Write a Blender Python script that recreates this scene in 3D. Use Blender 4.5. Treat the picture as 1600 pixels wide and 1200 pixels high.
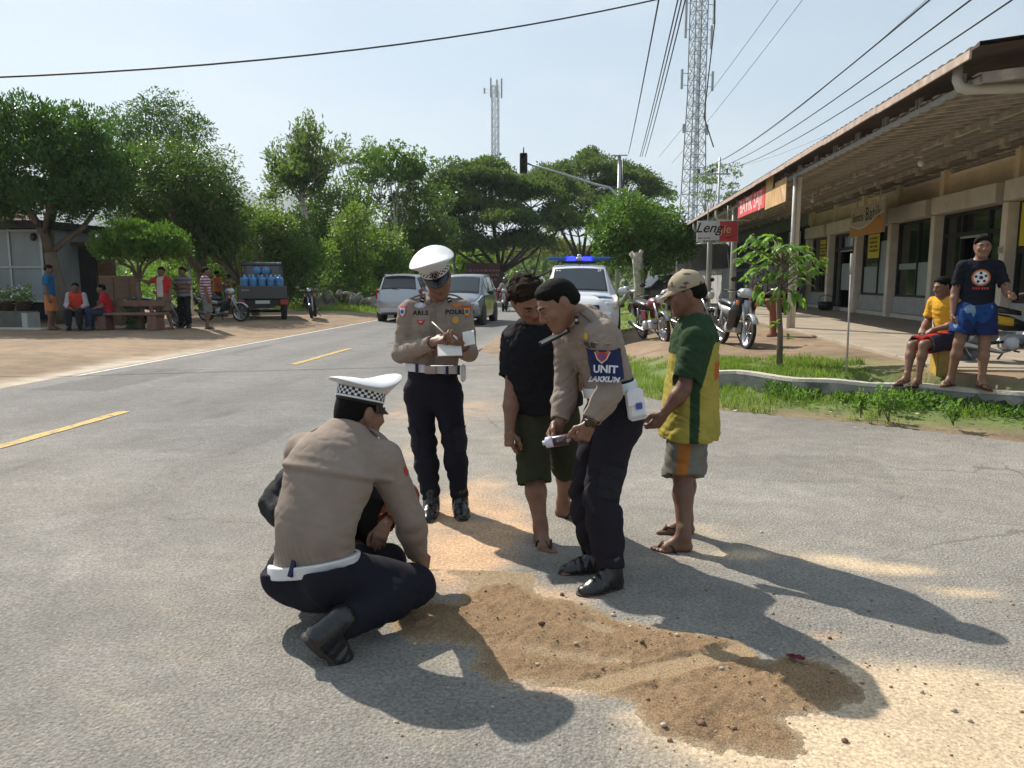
import bpy, bmesh, math, random
import numpy as np
from mathutils import Vector, Matrix
from mathutils.bvhtree import BVHTree
for o in list(bpy.data.objects): bpy.data.objects.remove(o)
SC = bpy.context.scene
COL = SC.collection
R = math.radians
# ---------------------------------------------------------------- camera
FPX, HY, VX, CH = 1200.0, 437.0, 930.0, 1.5
PIT = math.atan((600 - HY) / FPX)
CP, SP = math.cos(PIT), math.sin(PIT)
YAW = math.atan2(VX - 800, FPX * CP + (600 - HY) * SP)
cam = bpy.data.cameras.new('camera'); cam_o = bpy.data.objects.new('camera', cam); COL.objects.link(cam_o)
cam.sensor_width = 36.0; cam.lens = 36.0 * FPX / 1600.0; cam.clip_start = 0.05; cam.clip_end = 30000
cam_o.location = (0, 0, CH); cam_o.rotation_euler = (math.pi / 2 - PIT, 0, YAW)
SC.camera = cam_o
# ---------------------------------------------------------------- world, sun, exposure
SUN_EL, SUN_AZ = R(43), R(-45)          # azimuth measured from +Y towards +X
wd = bpy.data.worlds.new('World'); SC.world = wd; wd.use_nodes = True
nt = wd.node_tree; nt.nodes.clear()
def WN(t, **k):
    n = nt.nodes.new(t)
    for a, b in k.items(): setattr(n, a, b)
    return n
sky = WN('ShaderNodeTexSky', sky_type='NISHITA', sun_disc=False, sun_elevation=SUN_EL, sun_rotation=SUN_AZ,
         altitude=50, air_density=1.0, dust_density=1.0, ozone_density=1.2)
tc = WN('ShaderNodeTexCoord'); sx = WN('ShaderNodeSeparateXYZ'); nt.links.new(tc.outputs['Generated'], sx.inputs[0])
# flat-topped cloud layer: direction projected on a plane far overhead
zp = WN('ShaderNodeMath', operation='ADD'); zp.inputs[1].default_value = 0.22; nt.links.new(sx.outputs['Z'], zp.inputs[0])
dx = WN('ShaderNodeMath', operation='DIVIDE'); dy = WN('ShaderNodeMath', operation='DIVIDE')
nt.links.new(sx.outputs['X'], dx.inputs[0]); nt.links.new(zp.outputs[0], dx.inputs[1])
nt.links.new(sx.outputs['Y'], dy.inputs[0]); nt.links.new(zp.outputs[0], dy.inputs[1])
cx = WN('ShaderNodeCombineXYZ'); nt.links.new(dx.outputs[0], cx.inputs[0]); nt.links.new(dy.outputs[0], cx.inputs[1])
cn = WN('ShaderNodeTexNoise'); cn.inputs['Scale'].default_value = 1.1; cn.inputs['Detail'].default_value = 7; cn.inputs['Roughness'].default_value = .55
nt.links.new(cx.outputs[0], cn.inputs['Vector'])
cr = WN('ShaderNodeValToRGB'); cr.color_ramp.elements[0].position = .46; cr.color_ramp.elements[1].position = .74
cr.color_ramp.elements[1].color = (.62, .62, .62, 1)
nt.links.new(cn.outputs['Fac'], cr.inputs[0])
hz = WN('ShaderNodeMix', data_type='RGBA'); hz.inputs['Factor'].default_value = .55      # thin milky veil over the whole sky
hz.inputs['B'].default_value = (4.5, 5.5, 6.2, 1)
nt.links.new(sky.outputs[0], hz.inputs['A'])
mx = WN('ShaderNodeMix', data_type='RGBA'); nt.links.new(cr.outputs[0], mx.inputs['Factor'])
nt.links.new(hz.outputs['Result'], mx.inputs['A']); mx.inputs['B'].default_value = (7.4, 7.8, 7.9, 1)
bg = WN('ShaderNodeBackground'); bg.inputs['Strength'].default_value = 0.072
nt.links.new(mx.outputs['Result'], bg.inputs['Color'])
wo = WN('ShaderNodeOutputWorld'); nt.links.new(bg.outputs[0], wo.inputs['Surface'])
sl = bpy.data.lights.new('sun', 'SUN'); sl.energy = 4.3; sl.angle = R(.6); sl.color = (1, .92, .80)
so = bpy.data.objects.new('sun', sl); COL.objects.link(so); so.location = (-20, 20, 30)
so.rotation_euler = Vector((-math.sin(SUN_AZ) * math.cos(SUN_EL), -math.cos(SUN_AZ) * math.cos(SUN_EL), -math.sin(SUN_EL))).to_track_quat('-Z', 'Y').to_euler()
SC.view_settings.view_transform = 'Standard'; SC.view_settings.look = 'None'; SC.view_settings.gamma = 1
SC.view_settings.exposure = 0.85
SC.render.engine = 'CYCLES'
SC.cycles.max_bounces = 6; SC.cycles.diffuse_bounces = 4; SC.cycles.glossy_bounces = 3; SC.cycles.transmission_bounces = 4
SC.cycles.transparent_max_bounces = 6; SC.cycles.caustics_reflective = False; SC.cycles.caustics_refractive = False
SC.cycles.use_denoising = True
# ---------------------------------------------------------------- pixel (of the 1600x1200 photo) to place
def ray(x, y):
    X, Z = x - 800, 600 - y
    F, U = FPX * CP + Z * SP, -FPX * SP + Z * CP
    c, s = math.cos(YAW), math.sin(YAW)
    return np.array([X * c - F * s, X * s + F * c, U])
def gz(x, y, z=0.0): r = ray(x, y); return np.array([0, 0, CH]) + r * ((z - CH) / r[2])
def ony(x, y, Y): r = ray(x, y); return np.array([0, 0, CH]) + r * (Y / r[1])
def onx(x, y, X): r = ray(x, y); return np.array([0, 0, CH]) + r * (X / r[0])
# ---------------------------------------------------------------- materials
MATS = {}
def mat(name, base, rough=.75, var=.18, scale=6., bump=.15, bscale=60., metal=0., spec=.4, coat=0., attr=None, alpha=1.,
        trans=0., emit=None, sub=0., stretch=None, var2=None, sheen=0.):
    """procedural principled material: two noise octaves vary the colour, a finer one gives relief"""
    if name in MATS: return MATS[name]
    m = bpy.data.materials.new(name); MATS[name] = m; m.use_nodes = True
    t = m.node_tree; t.nodes.clear(); L = t.links.new
    def N(ty, **k):
        n = t.nodes.new(ty)
        for a, b in k.items(): setattr(n, a, b)
        return n
    out = N('ShaderNodeOutputMaterial'); p = N('ShaderNodeBsdfPrincipled'); L(p.outputs[0], out.inputs[0])
    p.inputs['Roughness'].default_value = rough; p.inputs['Metallic'].default_value = metal
    p.inputs['Specular IOR Level'].default_value = spec; p.inputs['Coat Weight'].default_value = coat
    p.inputs['Coat Roughness'].default_value = .06; p.inputs['Alpha'].default_value = alpha
    p.inputs['Transmission Weight'].default_value = trans; p.inputs['Sheen Weight'].default_value = sheen
    if sub: p.inputs['Subsurface Weight'].default_value = sub; p.inputs['Subsurface Radius'].default_value = (.012, .005, .003)
    if emit: p.inputs['Emission Color'].default_value = (*emit[0], 1); p.inputs['Emission Strength'].default_value = emit[1]
    c = N('ShaderNodeTexCoord'); v = c.outputs['Object']
    if stretch:
        mp = N('ShaderNodeMapping'); mp.inputs['Scale'].default_value = stretch; L(v, mp.inputs[0]); v = mp.outputs[0]
    n1 = N('ShaderNodeTexNoise'); n1.inputs['Scale'].default_value = scale; n1.inputs['Detail'].default_value = 6; L(v, n1.inputs['Vector'])
    mr = N('ShaderNodeMapRange'); mr.inputs[1].default_value = .3; mr.inputs[2].default_value = .7
    mr.inputs[3].default_value = 1 - var; mr.inputs[4].default_value = 1 + var; L(n1.outputs['Fac'], mr.inputs[0])
    if attr:
        a = N('ShaderNodeAttribute', attribute_name=attr); col = a.outputs['Color']
    else:
        rg = N('ShaderNodeRGB'); rg.outputs[0].default_value = (*base, 1); col = rg.outputs[0]
    if var2:      # patches of a second colour: (colour, noise scale, threshold)
        n3 = N('ShaderNodeTexNoise'); n3.inputs['Scale'].default_value = var2[1]; n3.inputs['Detail'].default_value = 8; n3.inputs['Roughness'].default_value = .65; L(v, n3.inputs['Vector'])
        r3 = N('ShaderNodeMapRange'); r3.inputs[1].default_value = var2[2]; r3.inputs[2].default_value = var2[2] + .14; L(n3.outputs['Fac'], r3.inputs[0])
        m3 = N('ShaderNodeMix', data_type='RGBA'); L(r3.outputs[0], m3.inputs['Factor']); L(col, m3.inputs['A']); m3.inputs['B'].default_value = (*var2[0], 1); col = m3.outputs['Result']
    vm = N('ShaderNodeVectorMath', operation='SCALE'); L(col, vm.inputs[0]); L(mr.outputs[0], vm.inputs['Scale'])
    L(vm.outputs[0], p.inputs['Base Color'])
    if bump:
        n2 = N('ShaderNodeTexNoise'); n2.inputs['Scale'].default_value = bscale; n2.inputs['Detail'].default_value = 4; L(v, n2.inputs['Vector'])
        b = N('ShaderNodeBump'); b.inputs['Strength'].default_value = bump; b.inputs['Distance'].default_value = .02; L(n2.outputs['Fac'], b.inputs['Height'])
        L(b.outputs[0], p.inputs['Normal'])
        rr = N('ShaderNodeMapRange'); rr.inputs[3].default_value = max(.02, rough - .12); rr.inputs[4].default_value = min(1, rough + .12); L(n1.outputs['Fac'], rr.inputs[0]); L(rr.outputs[0], p.inputs['Roughness'])
    return m
def leafmat(name, a, b, rough=.5):
    """foliage: colour varies leaf clump by leaf clump, light passes through"""
    if name in MATS: return MATS[name]
    m = bpy.data.materials.new(name); MATS[name] = m; m.use_nodes = True
    t = m.node_tree; t.nodes.clear(); L = t.links.new; N = t.nodes.new
    out = N('ShaderNodeOutputMaterial'); p = N('ShaderNodeBsdfPrincipled'); tr = N('ShaderNodeBsdfTranslucent'); mx = N('ShaderNodeMixShader')
    g = N('ShaderNodeTexCoord'); n = N('ShaderNodeTexNoise'); n.inputs['Scale'].default_value = 1.7; n.inputs['Detail'].default_value = 9; n.inputs['Roughness'].default_value = .75
    L(g.outputs['Object'], n.inputs['Vector'])
    r = N('ShaderNodeValToRGB'); r.color_ramp.elements[0].position = .32; r.color_ramp.elements[1].position = .68
    r.color_ramp.elements[0].color = (*a, 1); r.color_ramp.elements[1].color = (*b, 1)
    L(n.outputs['Fac'], r.inputs[0]); L(r.outputs[0], p.inputs['Base Color']); p.inputs['Roughness'].default_value = rough
    p.inputs['Specular IOR Level'].default_value = .35
    s = N('ShaderNodeVectorMath'); s.operation = 'MULTIPLY'; s.inputs[1].default_value = (1.25, 1.35, .55); L(r.outputs[0], s.inputs[0]); L(s.outputs[0], tr.inputs[0])
    mx.inputs[0].default_value = .45; L(p.outputs[0], mx.inputs[1]); L(tr.outputs[0], mx.inputs[2]); L(mx.outputs[0], out.inputs[0])
    return m
# ---------------------------------------------------------------- objects
def link(o, parent=None):
    COL.objects.link(o)
    if parent is not None: o.parent = parent
    return o
def tag(o, label=None, cat=None, group=None, kind=None):
    if label: o['label'] = label
    if cat: o['category'] = cat
    if group: o['group'] = group
    if kind: o['kind'] = kind
    return o
def thing(name, label, cat, loc=(0, 0, 0), rz=0., group=None):
    o = bpy.data.objects.new(name, None); link(o); o.location = Vector([float(a) for a in loc]); o.rotation_euler = (0, 0, rz)
    o.empty_display_size = .2
    return tag(o, label, cat, group)
def meshobj(name, me, parent=None, m=None):
    if m is not None and not me.materials: me.materials.append(m)
    return link(bpy.data.objects.new(name, me), parent)
def npmesh(name, V, F, m=None, smooth=False, colors=None):
    """big mesh from numpy arrays; F is (n,3) or (n,4)"""
    me = bpy.data.meshes.new(name); V = np.asarray(V, np.float32); F = np.asarray(F, np.int32); n, k = F.shape
    me.vertices.add(len(V)); me.vertices.foreach_set('co', V.ravel())
    me.loops.add(n * k); me.loops.foreach_set('vertex_index', F.ravel())
    me.polygons.add(n); me.polygons.foreach_set('loop_start', np.arange(0, n * k, k, dtype=np.int32))
    if smooth: me.polygons.foreach_set('use_smooth', np.ones(n, bool))
    if m: me.materials.append(m)
    me.update(calc_edges=True)
    if colors is not None:
        a = me.color_attributes.new('Col', 'FLOAT_COLOR', 'POINT'); c = np.ones((len(V), 4), np.float32); c[:, :3] = colors; a.data.foreach_set('color', c.ravel())
    return me
def copy_tree(o, parent=None):
    c = o.copy(); link(c, parent)
    for ch in list(o.children): copy_tree(ch, c)
    return c
def frame(d, up=(0, 0, 1)):
    d = Vector(d).normalized(); u = Vector(up)
    x = d.cross(u)
    if x.length < 1e-4: x = d.cross(Vector((1, 0, 0)))
    x.normalize(); return x, d, x.cross(d)       # right, along, up
class MB:
    """mesh collector: boxes, tubes, lathes, prisms -> one mesh object"""
    def __init__(s): s.v = []; s.f = []; s.mi = []; s.sm = []
    def _add(s, vs, fs, mi=0, smooth=False):
        b = len(s.v); s.v += [tuple(float(c) for c in v) for v in vs]
        for f in fs: s.f.append(tuple(b + i for i in f)); s.mi.append(mi); s.sm.append(smooth)
        return s
    def box(s, c, size, mi=0, rot=None, bev=0., taper=1.):
        x, y, z = [a / 2 for a in size]; M = rot or Matrix.Identity(3)
        if bev <= 0:
            vs = [(-x, -y, -z), (x, -y, -z), (x, y, -z), (-x, y, -z), (-x * taper, -y * taper, z), (x * taper, -y * taper, z), (x * taper, y * taper, z), (-x * taper, y * taper, z)]
            fs = [(0, 3, 2, 1), (4, 5, 6, 7), (0, 1, 5, 4), (1, 2, 6, 5), (2, 3, 7, 6), (3, 0, 4, 7)]
        else:
            b = min(bev, x * .98, y * .98, z * .98); ring = [(-x + b, -y), (x - b, -y), (x, -y + b), (x, y - b), (x - b, y), (-x + b, y), (-x, y - b), (-x, -y + b)]
            inn = [(-x + b, -y + b), (x - b, -y + b), (x - b, -y + b), (x - b, y - b), (x - b, y - b), (-x + b, y - b), (-x + b, y - b), (-x + b, -y + b)]
            vs = [(a, c2, -z) for a, c2 in inn] + [(a, c2, -z + b) for a, c2 in ring] + [(a * taper, c2 * taper, z - b) for a, c2 in ring] + [(a * taper, c2 * taper, z) for a, c2 in inn]
            fs = [(0, 7, 5, 3)[::1], (24, 27, 29, 31)]
            fs = [(0, 5, 3, 1), (25, 27, 29, 24)]
            for k in range(3):
                for i in range(8):
                    j = (i + 1) % 8; fs.append((k * 8 + i, k * 8 + j, k * 8 + 8 + j, k * 8 + 8 + i))
        C = Vector([float(a) for a in c]); return s._add([C + M @ Vector(v) for v in vs], fs, mi)
    def tube(s, pts, r, mi=0, seg=8, caps=True, smooth=True, flat=1.):
        pts = [Vector([float(a) for a in p]) for p in pts]; n = len(pts); rs = r if hasattr(r, '__len__') else [r] * n
        vs = []; fs = []; pu = None
        for i, p in enumerate(pts):
            d = (pts[min(i + 1, n - 1)] - pts[max(i - 1, 0)])
            if d.length < 1e-7: d = Vector((0, 0, 1))
            d.normalize()
            if pu is None:
                ref = Vector((0, 0, 1)) if abs(d.z) < .9 else Vector((0, 1, 0)); u = d.cross(ref).normalized()
            else:
                u = (pu - d * pu.dot(d)); u = u.normalized() if u.length > 1e-6 else d.orthogonal().normalized()
            pu = u; w = d.cross(u)
            for k in range(seg):
                a = 2 * math.pi * k / seg; vs.append(p + (u * math.cos(a) + w * math.sin(a) * flat) * rs[i])
        for i in range(n - 1):
            for k in range(seg):
                j = (k + 1) % seg; fs.append((i * seg + k, i * seg + j, (i + 1) * seg + j, (i + 1) * seg + k))
        if caps: fs.append(tuple(range(seg))[::-1]); fs.append(tuple((n - 1) * seg + k for k in range(seg)))
        return s._add(vs, fs, mi, smooth)
    def lathe(s, prof, c=(0, 0, 0), axis=(0, 0, 1), seg=16, mi=0, smooth=True, sx=1.):
        x, d, u = frame(axis, (0, 1, 0) if abs(Vector(axis).normalized().z) > .9 else (0, 0, 1)); C = Vector([float(a) for a in c]); vs = []; fs = []
        for r, h in prof:
            for k in range(seg):
                a = 2 * math.pi * k / seg; vs.append(C + d * h + (x * math.cos(a) * sx + u * math.sin(a)) * r)
        for i in range(len(prof) - 1):
            for k in range(seg):
                j = (k + 1) % seg; fs.append((i * seg + k, (i + 1) * seg + k, (i + 1) * seg + j, i * seg + j))
        if prof[0][0] > 1e-5: fs.append(tuple(range(seg)))
        if prof[-1][0] > 1e-5: fs.append(tuple((len(prof) - 1) * seg + k for k in range(seg))[::-1])
        return s._add(vs, fs, mi, smooth)
    def ell(s, c, r, mi=0, seg=12, rings=7, rot=None):
        M = rot or Matrix.Identity(3); C = Vector([float(a) for a in c]); vs = []; fs = []
        for i in range(rings + 1):
            t = math.pi * i / rings
            for k in range(seg):
                a = 2 * math.pi * k / seg; vs.append(C + M @ Vector((r[0] * math.sin(t) * math.cos(a), r[1] * math.sin(t) * math.sin(a), r[2] * math.cos(t))))
        for i in range(rings):
            for k in range(seg):
                j = (k + 1) % seg; fs.append((i * seg + k, (i + 1) * seg + k, (i + 1) * seg + j, i * seg + j))
        return s._add(vs, fs, mi, True)
    def prism(s, poly, ax, a, b, mi=0, smooth=False):
        """polygon in the plane perpendicular to axis ax (0,1,2), extruded from a to b"""
        n = len(poly)
        def P(q, t):
            l = list(q); l.insert(ax, t); return tuple(l)
        vs = [P(q, a) for q in poly] + [P(q, b) for q in poly]
        fs = [tuple(range(n))[::-1], tuple(range(n, 2 * n))] + [(i, (i + 1) % n, n + (i + 1) % n, n + i) for i in range(n)]
        return s._add(vs, fs, mi, smooth)
    def loft(s, secs, mi=0, caps=True, smooth=True, closed=True):
        n = len(secs[0]); vs = [p for q in secs for p in q]; fs = []
        for i in range(len(secs) - 1):
            for k in range(n if closed else n - 1):
                j = (k + 1) % n; fs.append((i * n + k, i * n + j, (i + 1) * n + j, (i + 1) * n + k))
        if caps: fs.append(tuple(range(n))[::-1]); fs.append(tuple((len(secs) - 1) * n + k for k in range(n)))
        return s._add(vs, fs, mi, smooth)
    def quad(s, a, b, c, d, mi=0): return s._add([a, b, c, d], [(0, 1, 2, 3)], mi)
    def sheet(s, poly, z, mi=0): return s._add([(p[0], p[1], z) for p in poly], [tuple(range(len(poly)))], mi)
    def mesh(s, name, mats):
        me = bpy.data.meshes.new(name); me.from_pydata(s.v, [], s.f)
        for m in (mats if isinstance(mats, (list, tuple)) else [mats]): me.materials.append(m)
        me.polygons.foreach_set('material_index', s.mi); me.polygons.foreach_set('use_smooth', s.sm)
        bm = bmesh.new(); bm.from_mesh(me); bmesh.ops.recalc_face_normals(bm, faces=bm.faces); bm.to_mesh(me); bm.free()
        me.update(); return me
    def build(s, name, mats, parent=None, loc=None, rz=None):
        o = link(bpy.data.objects.new(name, s.mesh(name, mats)), parent)
        if loc is not None: o.location = Vector([float(a) for a in loc])
        if rz is not None: o.rotation_euler = (0, 0, rz)
        return o
# ---------------------------------------------------------------- numpy noise
_rs = np.random.RandomState(7)
def noise(P, freq=1., seed=0, octaves=3, gain=.5):
    """smooth value in about -1..1 from warped sines; P (...,3) or (...,2)"""
    rs = np.random.RandomState(seed); out = 0; amp = 1.; tot = 0; P = np.asarray(P, float)
    for o in range(octaves):
        acc = 0
        for k in range(4):
            d = rs.normal(size=P.shape[-1]); d /= np.linalg.norm(d); ph = rs.uniform(0, 6.3, 2); e = rs.normal(size=P.shape[-1]); e /= np.linalg.norm(e)
            acc = acc + np.sin((P @ d) * freq * 2.1 + ph[0] + 1.3 * np.sin((P @ e) * freq * 1.7 + ph[1]))
        out = out + acc / 4 * amp; tot += amp; amp *= gain; freq *= 2.07
    return out / tot * 1.6
def vnoise2(X, Y, freq, seed=0, octaves=4, gain=.5):
    """lattice value noise in -1..1 on 2-d arrays"""
    rs = np.random.RandomState(seed); T = rs.uniform(-1, 1, (256, 256)); out = 0; amp = 1; tot = 0
    for o in range(octaves):
        x = X * freq + 17.3 * o; y = Y * freq + 9.1 * o; xi = np.floor(x).astype(int); yi = np.floor(y).astype(int); fx = x - xi; fy = y - yi
        fx = fx * fx * (3 - 2 * fx); fy = fy * fy * (3 - 2 * fy); a = T[xi % 256, yi % 256]; b = T[(xi + 1) % 256, yi % 256]; c = T[xi % 256, (yi + 1) % 256]; d = T[(xi + 1) % 256, (yi + 1) % 256]
        out = out + amp * (a * (1 - fx) * (1 - fy) + b * fx * (1 - fy) + c * (1 - fx) * fy + d * fx * fy); tot += amp; amp *= gain; freq *= 2.03
    return out / tot
def sstep(a, b, x): t = np.clip((x - a) / (b - a), 0, 1); return t * t * (3 - 2 * t)
# ================================================================ ground, road, sand
def kerb_y(x):      # line of the low retaining wall, then on to the right
    return np.interp(x, [-3, .6, 1.3, 1.6, 1.91, 2.13, 2.58, 3.12, 3.72, 4.2, 4.68, 6, 9, 14], [15.4, 12.2, 10.9, 10.64, 10.6, 10.4, 9.91, 9.66, 9.49, 9.26, 8.86, 7.9, 5.9, 2.5])
def apron_y(x):     # far edge of the side road's asphalt
    return np.interp(x, [-3, -2.4, -1.2, 0., .6, 1.39, 2.8, 4., 6, 9, 14], [16.6, 15.9, 14.2, 11.6, 9.93, 9.05, 8.2, 7.5, 6.5, 4.6, 1.2])
def ground_h(x, y):
    x = np.asarray(x, float); y = np.asarray(y, float)
    left = .15 * sstep(-8.15, -11.0, x)
    left = np.where(x < -8.1, left + .012, -.05)
    left = np.where(x < -30, left * 1.0, left)
    behind = sstep(-.02, .10, y - kerb_y(x)) * sstep(.9, 1.6, x) + sstep(-.5, 2.2, y - kerb_y(x)) * (1 - sstep(.9, 1.6, x))
    high = .27 * sstep(.0, 1.7, x) + .13 * sstep(2.2, 4.2, x)
    verge = .07 * sstep(.1, 1.3, y - apron_y(x)) - .03
    right = verge * (1 - behind) + np.maximum(verge, high) * behind
    right = np.where((y < apron_y(x) + .05), -.05, right)
    far = sstep(60, 120, y)
    h = np.where(x < -5, left, np.where(x > -2.45, right * (1 - far) + .02 * far, -.05))
    return h
def axis(lo, hi, step, far, n):
    g_ = np.linspace(0, 1, n + 1)[1:] ** 2.6
    return np.concatenate([(lo - far * g_)[::-1], np.arange(lo, hi + 1e-6, step), hi + far * g_])
gx = axis(-27, 12, .2, 3000, 24); gy = axis(-4, 62, .22, 6000, 26)
gx = np.sort(np.concatenate([gx, [-8.09, -8.11, -2.44, -2.46]]))
GX, GY = np.meshgrid(gx, gy, indexing='ij'); GZ = ground_h(GX, GY)
near = (np.abs(GX) < 30) & (GY < 70)
nz_ = vnoise2(GX, GY, .9, 3, 4)
GZ += np.where(near & ((GX < -8.3) | (GX > -2)), .018 * nz_, 0)
dirt = np.array([.29, .21, .14]); dirt2 = np.array([.24, .185, .13]); grassc = np.array([.12, .16, .05]); gdark = np.array([.07, .10, .035])
f1 = vnoise2(GX, GY, .5, 5, 5); f2 = vnoise2(GX, GY, 1.7, 8, 3)
C = dirt * (.82 + .3 * f1[..., None]) * 1.
C = C * (1 - .3 * sstep(.1, .6, f2))[..., None] + dirt2 * (.3 * sstep(.1, .6, f2))[..., None]
def gmix(mask, col):
    global C
    C = C * (1 - mask[..., None]) + np.asarray(col) * mask[..., None]
gr_left = sstep(31.5, 33.5, GY + 1.2 * f1 + np.where(GX < -13, -2.5, 0)) * (GX < -8.2)
gmix(gr_left, grassc)
gr_kerb = sstep(.15, .7, GY - apron_y(GX) - .25 * f2) * (1 - sstep(1.0, 2.6, GY - kerb_y(GX) + .8 * f1)) * sstep(.1, .7, GX) * (1 - sstep(3.2, 4.6, GX) * sstep(0, .2, GY - kerb_y(GX)))
gmix(np.clip(gr_kerb, 0, 1), grassc)
gr_far = sstep(20.5, 23.5, GY + f1) * (GX > -2) * (1 - sstep(3.4, 4.0, GX)) * sstep(.45, -.15, f1 - .3)
gmix(np.clip(gr_far, 0, 1), grassc * 1.1)
gmix((sstep(45, 60, GY) * ((GX > -2.4) | (GX < -8.2)) + (np.abs(GX) > 40)).clip(0, 1), gdark)
verge_d = sstep(-.1, .05, GY - apron_y(GX)) * sstep(.9, .3, GY - apron_y(GX) - .3 * f2) * (GX > .5)
gmix(np.clip(verge_d, 0, 1) * .9, [.20, .15, .10])
edge = sstep(-8.9, -8.3, GX + .35 * f2) * (GX < -8.05) * (GY < 60)       # crumbling pale edge beside the road
gmix(edge * sstep(20, 12, GY) * .8, [.5, .44, .36])
n, k = GX.shape
idx = np.arange(n * k).reshape(n, k)
F = np.stack([idx[:-1, :-1], idx[1:, :-1], idx[1:, 1:], idx[:-1, 1:]], -1).reshape(-1, 4)
M_ground = mat('dirt_ground', (.3, .2, .13), rough=.95, var=.22, scale=3., bump=.6, bscale=22, attr='Col', spec=.2)
ground = meshobj('ground', npmesh('ground', np.stack([GX, GY, GZ], -1).reshape(-1, 3), F, M_ground, True, C.reshape(-1, 3)))
tag(ground, 'pale brown dirt ground with patches of grass reaching to the hills', kind='structure')
def gh(x, y): return float(ground_h(x, y))
# ---- asphalt material: worn colour from the surface itself, stone speckle and relief
def asphalt(name, speck=1.):
    m = bpy.data.materials.new(name); m.use_nodes = True; t = m.node_tree; t.nodes.clear(); L = t.links.new; N = t.nodes.new
    out = N('ShaderNodeOutputMaterial'); p = N('ShaderNodeBsdfPrincipled'); L(p.outputs[0], out.inputs[0])
    a = N('ShaderNodeAttribute'); a.attribute_name = 'Col'; tc_ = N('ShaderNodeTexCoord')
    n1 = N('ShaderNodeTexNoise'); n1.inputs['Scale'].default_value = 62; n1.inputs['Detail'].default_value = 5; n1.inputs['Roughness'].default_value = .8; L(tc_.outputs['Object'], n1.inputs['Vector'])
    n2 = N('ShaderNodeTexNoise'); n2.inputs['Scale'].default_value = 6; n2.inputs['Detail'].default_value = 8; n2.inputs['Roughness'].default_value = .7; L(tc_.outputs['Object'], n2.inputs['Vector'])
    vo = N('ShaderNodeTexVoronoi'); vo.inputs['Scale'].default_value = 75; L(tc_.outputs['Object'], vo.inputs['Vector'])
    r1 = N('ShaderNodeMapRange'); r1.inputs[1].default_value = .33; r1.inputs[2].default_value = .67; r1.inputs[3].default_value = 1 - .52 * speck; r1.inputs[4].default_value = 1 + .6 * speck; L(n1.outputs['Fac'], r1.inputs[0])
    r2 = N('ShaderNodeMapRange'); r2.inputs[1].default_value = .25; r2.inputs[2].default_value = .75; r2.inputs[3].default_value = .8; r2.inputs[4].default_value = 1.2; L(n2.outputs['Fac'], r2.inputs[0])
    mu = N('ShaderNodeMath'); mu.operation = 'MULTIPLY'; L(r1.outputs[0], mu.inputs[0]); L(r2.outputs[0], mu.inputs[1])
    # a scatter of pale chips
    v2 = N('ShaderNodeTexVoronoi'); v2.inputs['Scale'].default_value = 26; L(tc_.outputs['Object'], v2.inputs['Vector'])
    lt = N('ShaderNodeMath'); lt.operation = 'LESS_THAN'; lt.inputs[1].default_value = .085; L(v2.outputs['Distance'], lt.inputs[0])
    sr = N('ShaderNodeSeparateColor'); L(v2.outputs['Color'], sr.inputs[0])
    gt = N('ShaderNodeMath'); gt.operation = 'GREATER_THAN'; gt.inputs[1].default_value = .72; L(sr.outputs[0], gt.inputs[0])
    ml = N('ShaderNodeMath'); ml.operation = 'MULTIPLY'; L(lt.outputs[0], ml.inputs[0]); L(gt.outputs[0], ml.inputs[1])
    sc = N('ShaderNodeVectorMath'); sc.operation = 'SCALE'; L(a.outputs['Color'], sc.inputs[0]); L(mu.outputs[0], sc.inputs['Scale'])
    mxx = N('ShaderNodeMix'); mxx.data_type = 'RGBA'; L(ml.outputs[0], mxx.inputs['Factor']); L(sc.outputs[0], mxx.inputs['A']); mxx.inputs['B'].default_value = (.48, .45, .40, 1)
    wn = N('ShaderNodeTexNoise'); wn.inputs['Scale'].default_value = 3; wn.inputs['Detail'].default_value = 5; L(tc_.outputs['Object'], wn.inputs['Vector'])
    wa = N('ShaderNodeVectorMath'); wa.operation = 'MULTIPLY_ADD'; L(wn.outputs['Color'], wa.inputs[0]); wa.inputs[1].default_value = (.5, .5, 0); L(tc_.outputs['Object'], wa.inputs[2])
    ve = N('ShaderNodeTexVoronoi'); ve.feature = 'DISTANCE_TO_EDGE'; ve.inputs['Scale'].default_value = .55; L(wa.outputs[0], ve.inputs['Vector'])
    ck = N('ShaderNodeMapRange'); ck.inputs[1].default_value = .0025; ck.inputs[2].default_value = .007; ck.inputs[3].default_value = 1; ck.inputs[4].default_value = 0; L(ve.outputs['Distance'], ck.inputs[0])
    mk = N('ShaderNodeTexNoise'); mk.inputs['Scale'].default_value = .5; L(tc_.outputs['Object'], mk.inputs['Vector']); mr_ = N('ShaderNodeMapRange'); mr_.inputs[1].default_value = .5; mr_.inputs[2].default_value = .6; mr_.inputs[4].default_value = .38; L(mk.outputs['Fac'], mr_.inputs[0])
    cm = N('ShaderNodeMath'); cm.operation = 'MULTIPLY'; L(ck.outputs[0], cm.inputs[0]); L(mr_.outputs[0], cm.inputs[1])
    mz = N('ShaderNodeMix'); mz.data_type = 'RGBA'; L(cm.outputs[0], mz.inputs['Factor']); L(mxx.outputs['Result'], mz.inputs['A']); mz.inputs['B'].default_value = (.045, .042, .038, 1); mxx = mz
    L(mxx.outputs['Result'], p.inputs['Base Color']); p.inputs['Roughness'].default_value = .85; p.inputs['Specular IOR Level'].default_value = .35
    ad = N('ShaderNodeMath'); ad.operation = 'ADD'; L(n1.outputs['Fac'], ad.inputs[0]); L(vo.outputs['Distance'], ad.inputs[1])
    b = N('ShaderNodeBump'); b.inputs['Strength'].default_value = .55; b.inputs['Distance'].default_value = .011; L(ad.outputs[0], b.inputs['Height']); L(b.outputs[0], p.inputs['Normal'])
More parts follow.
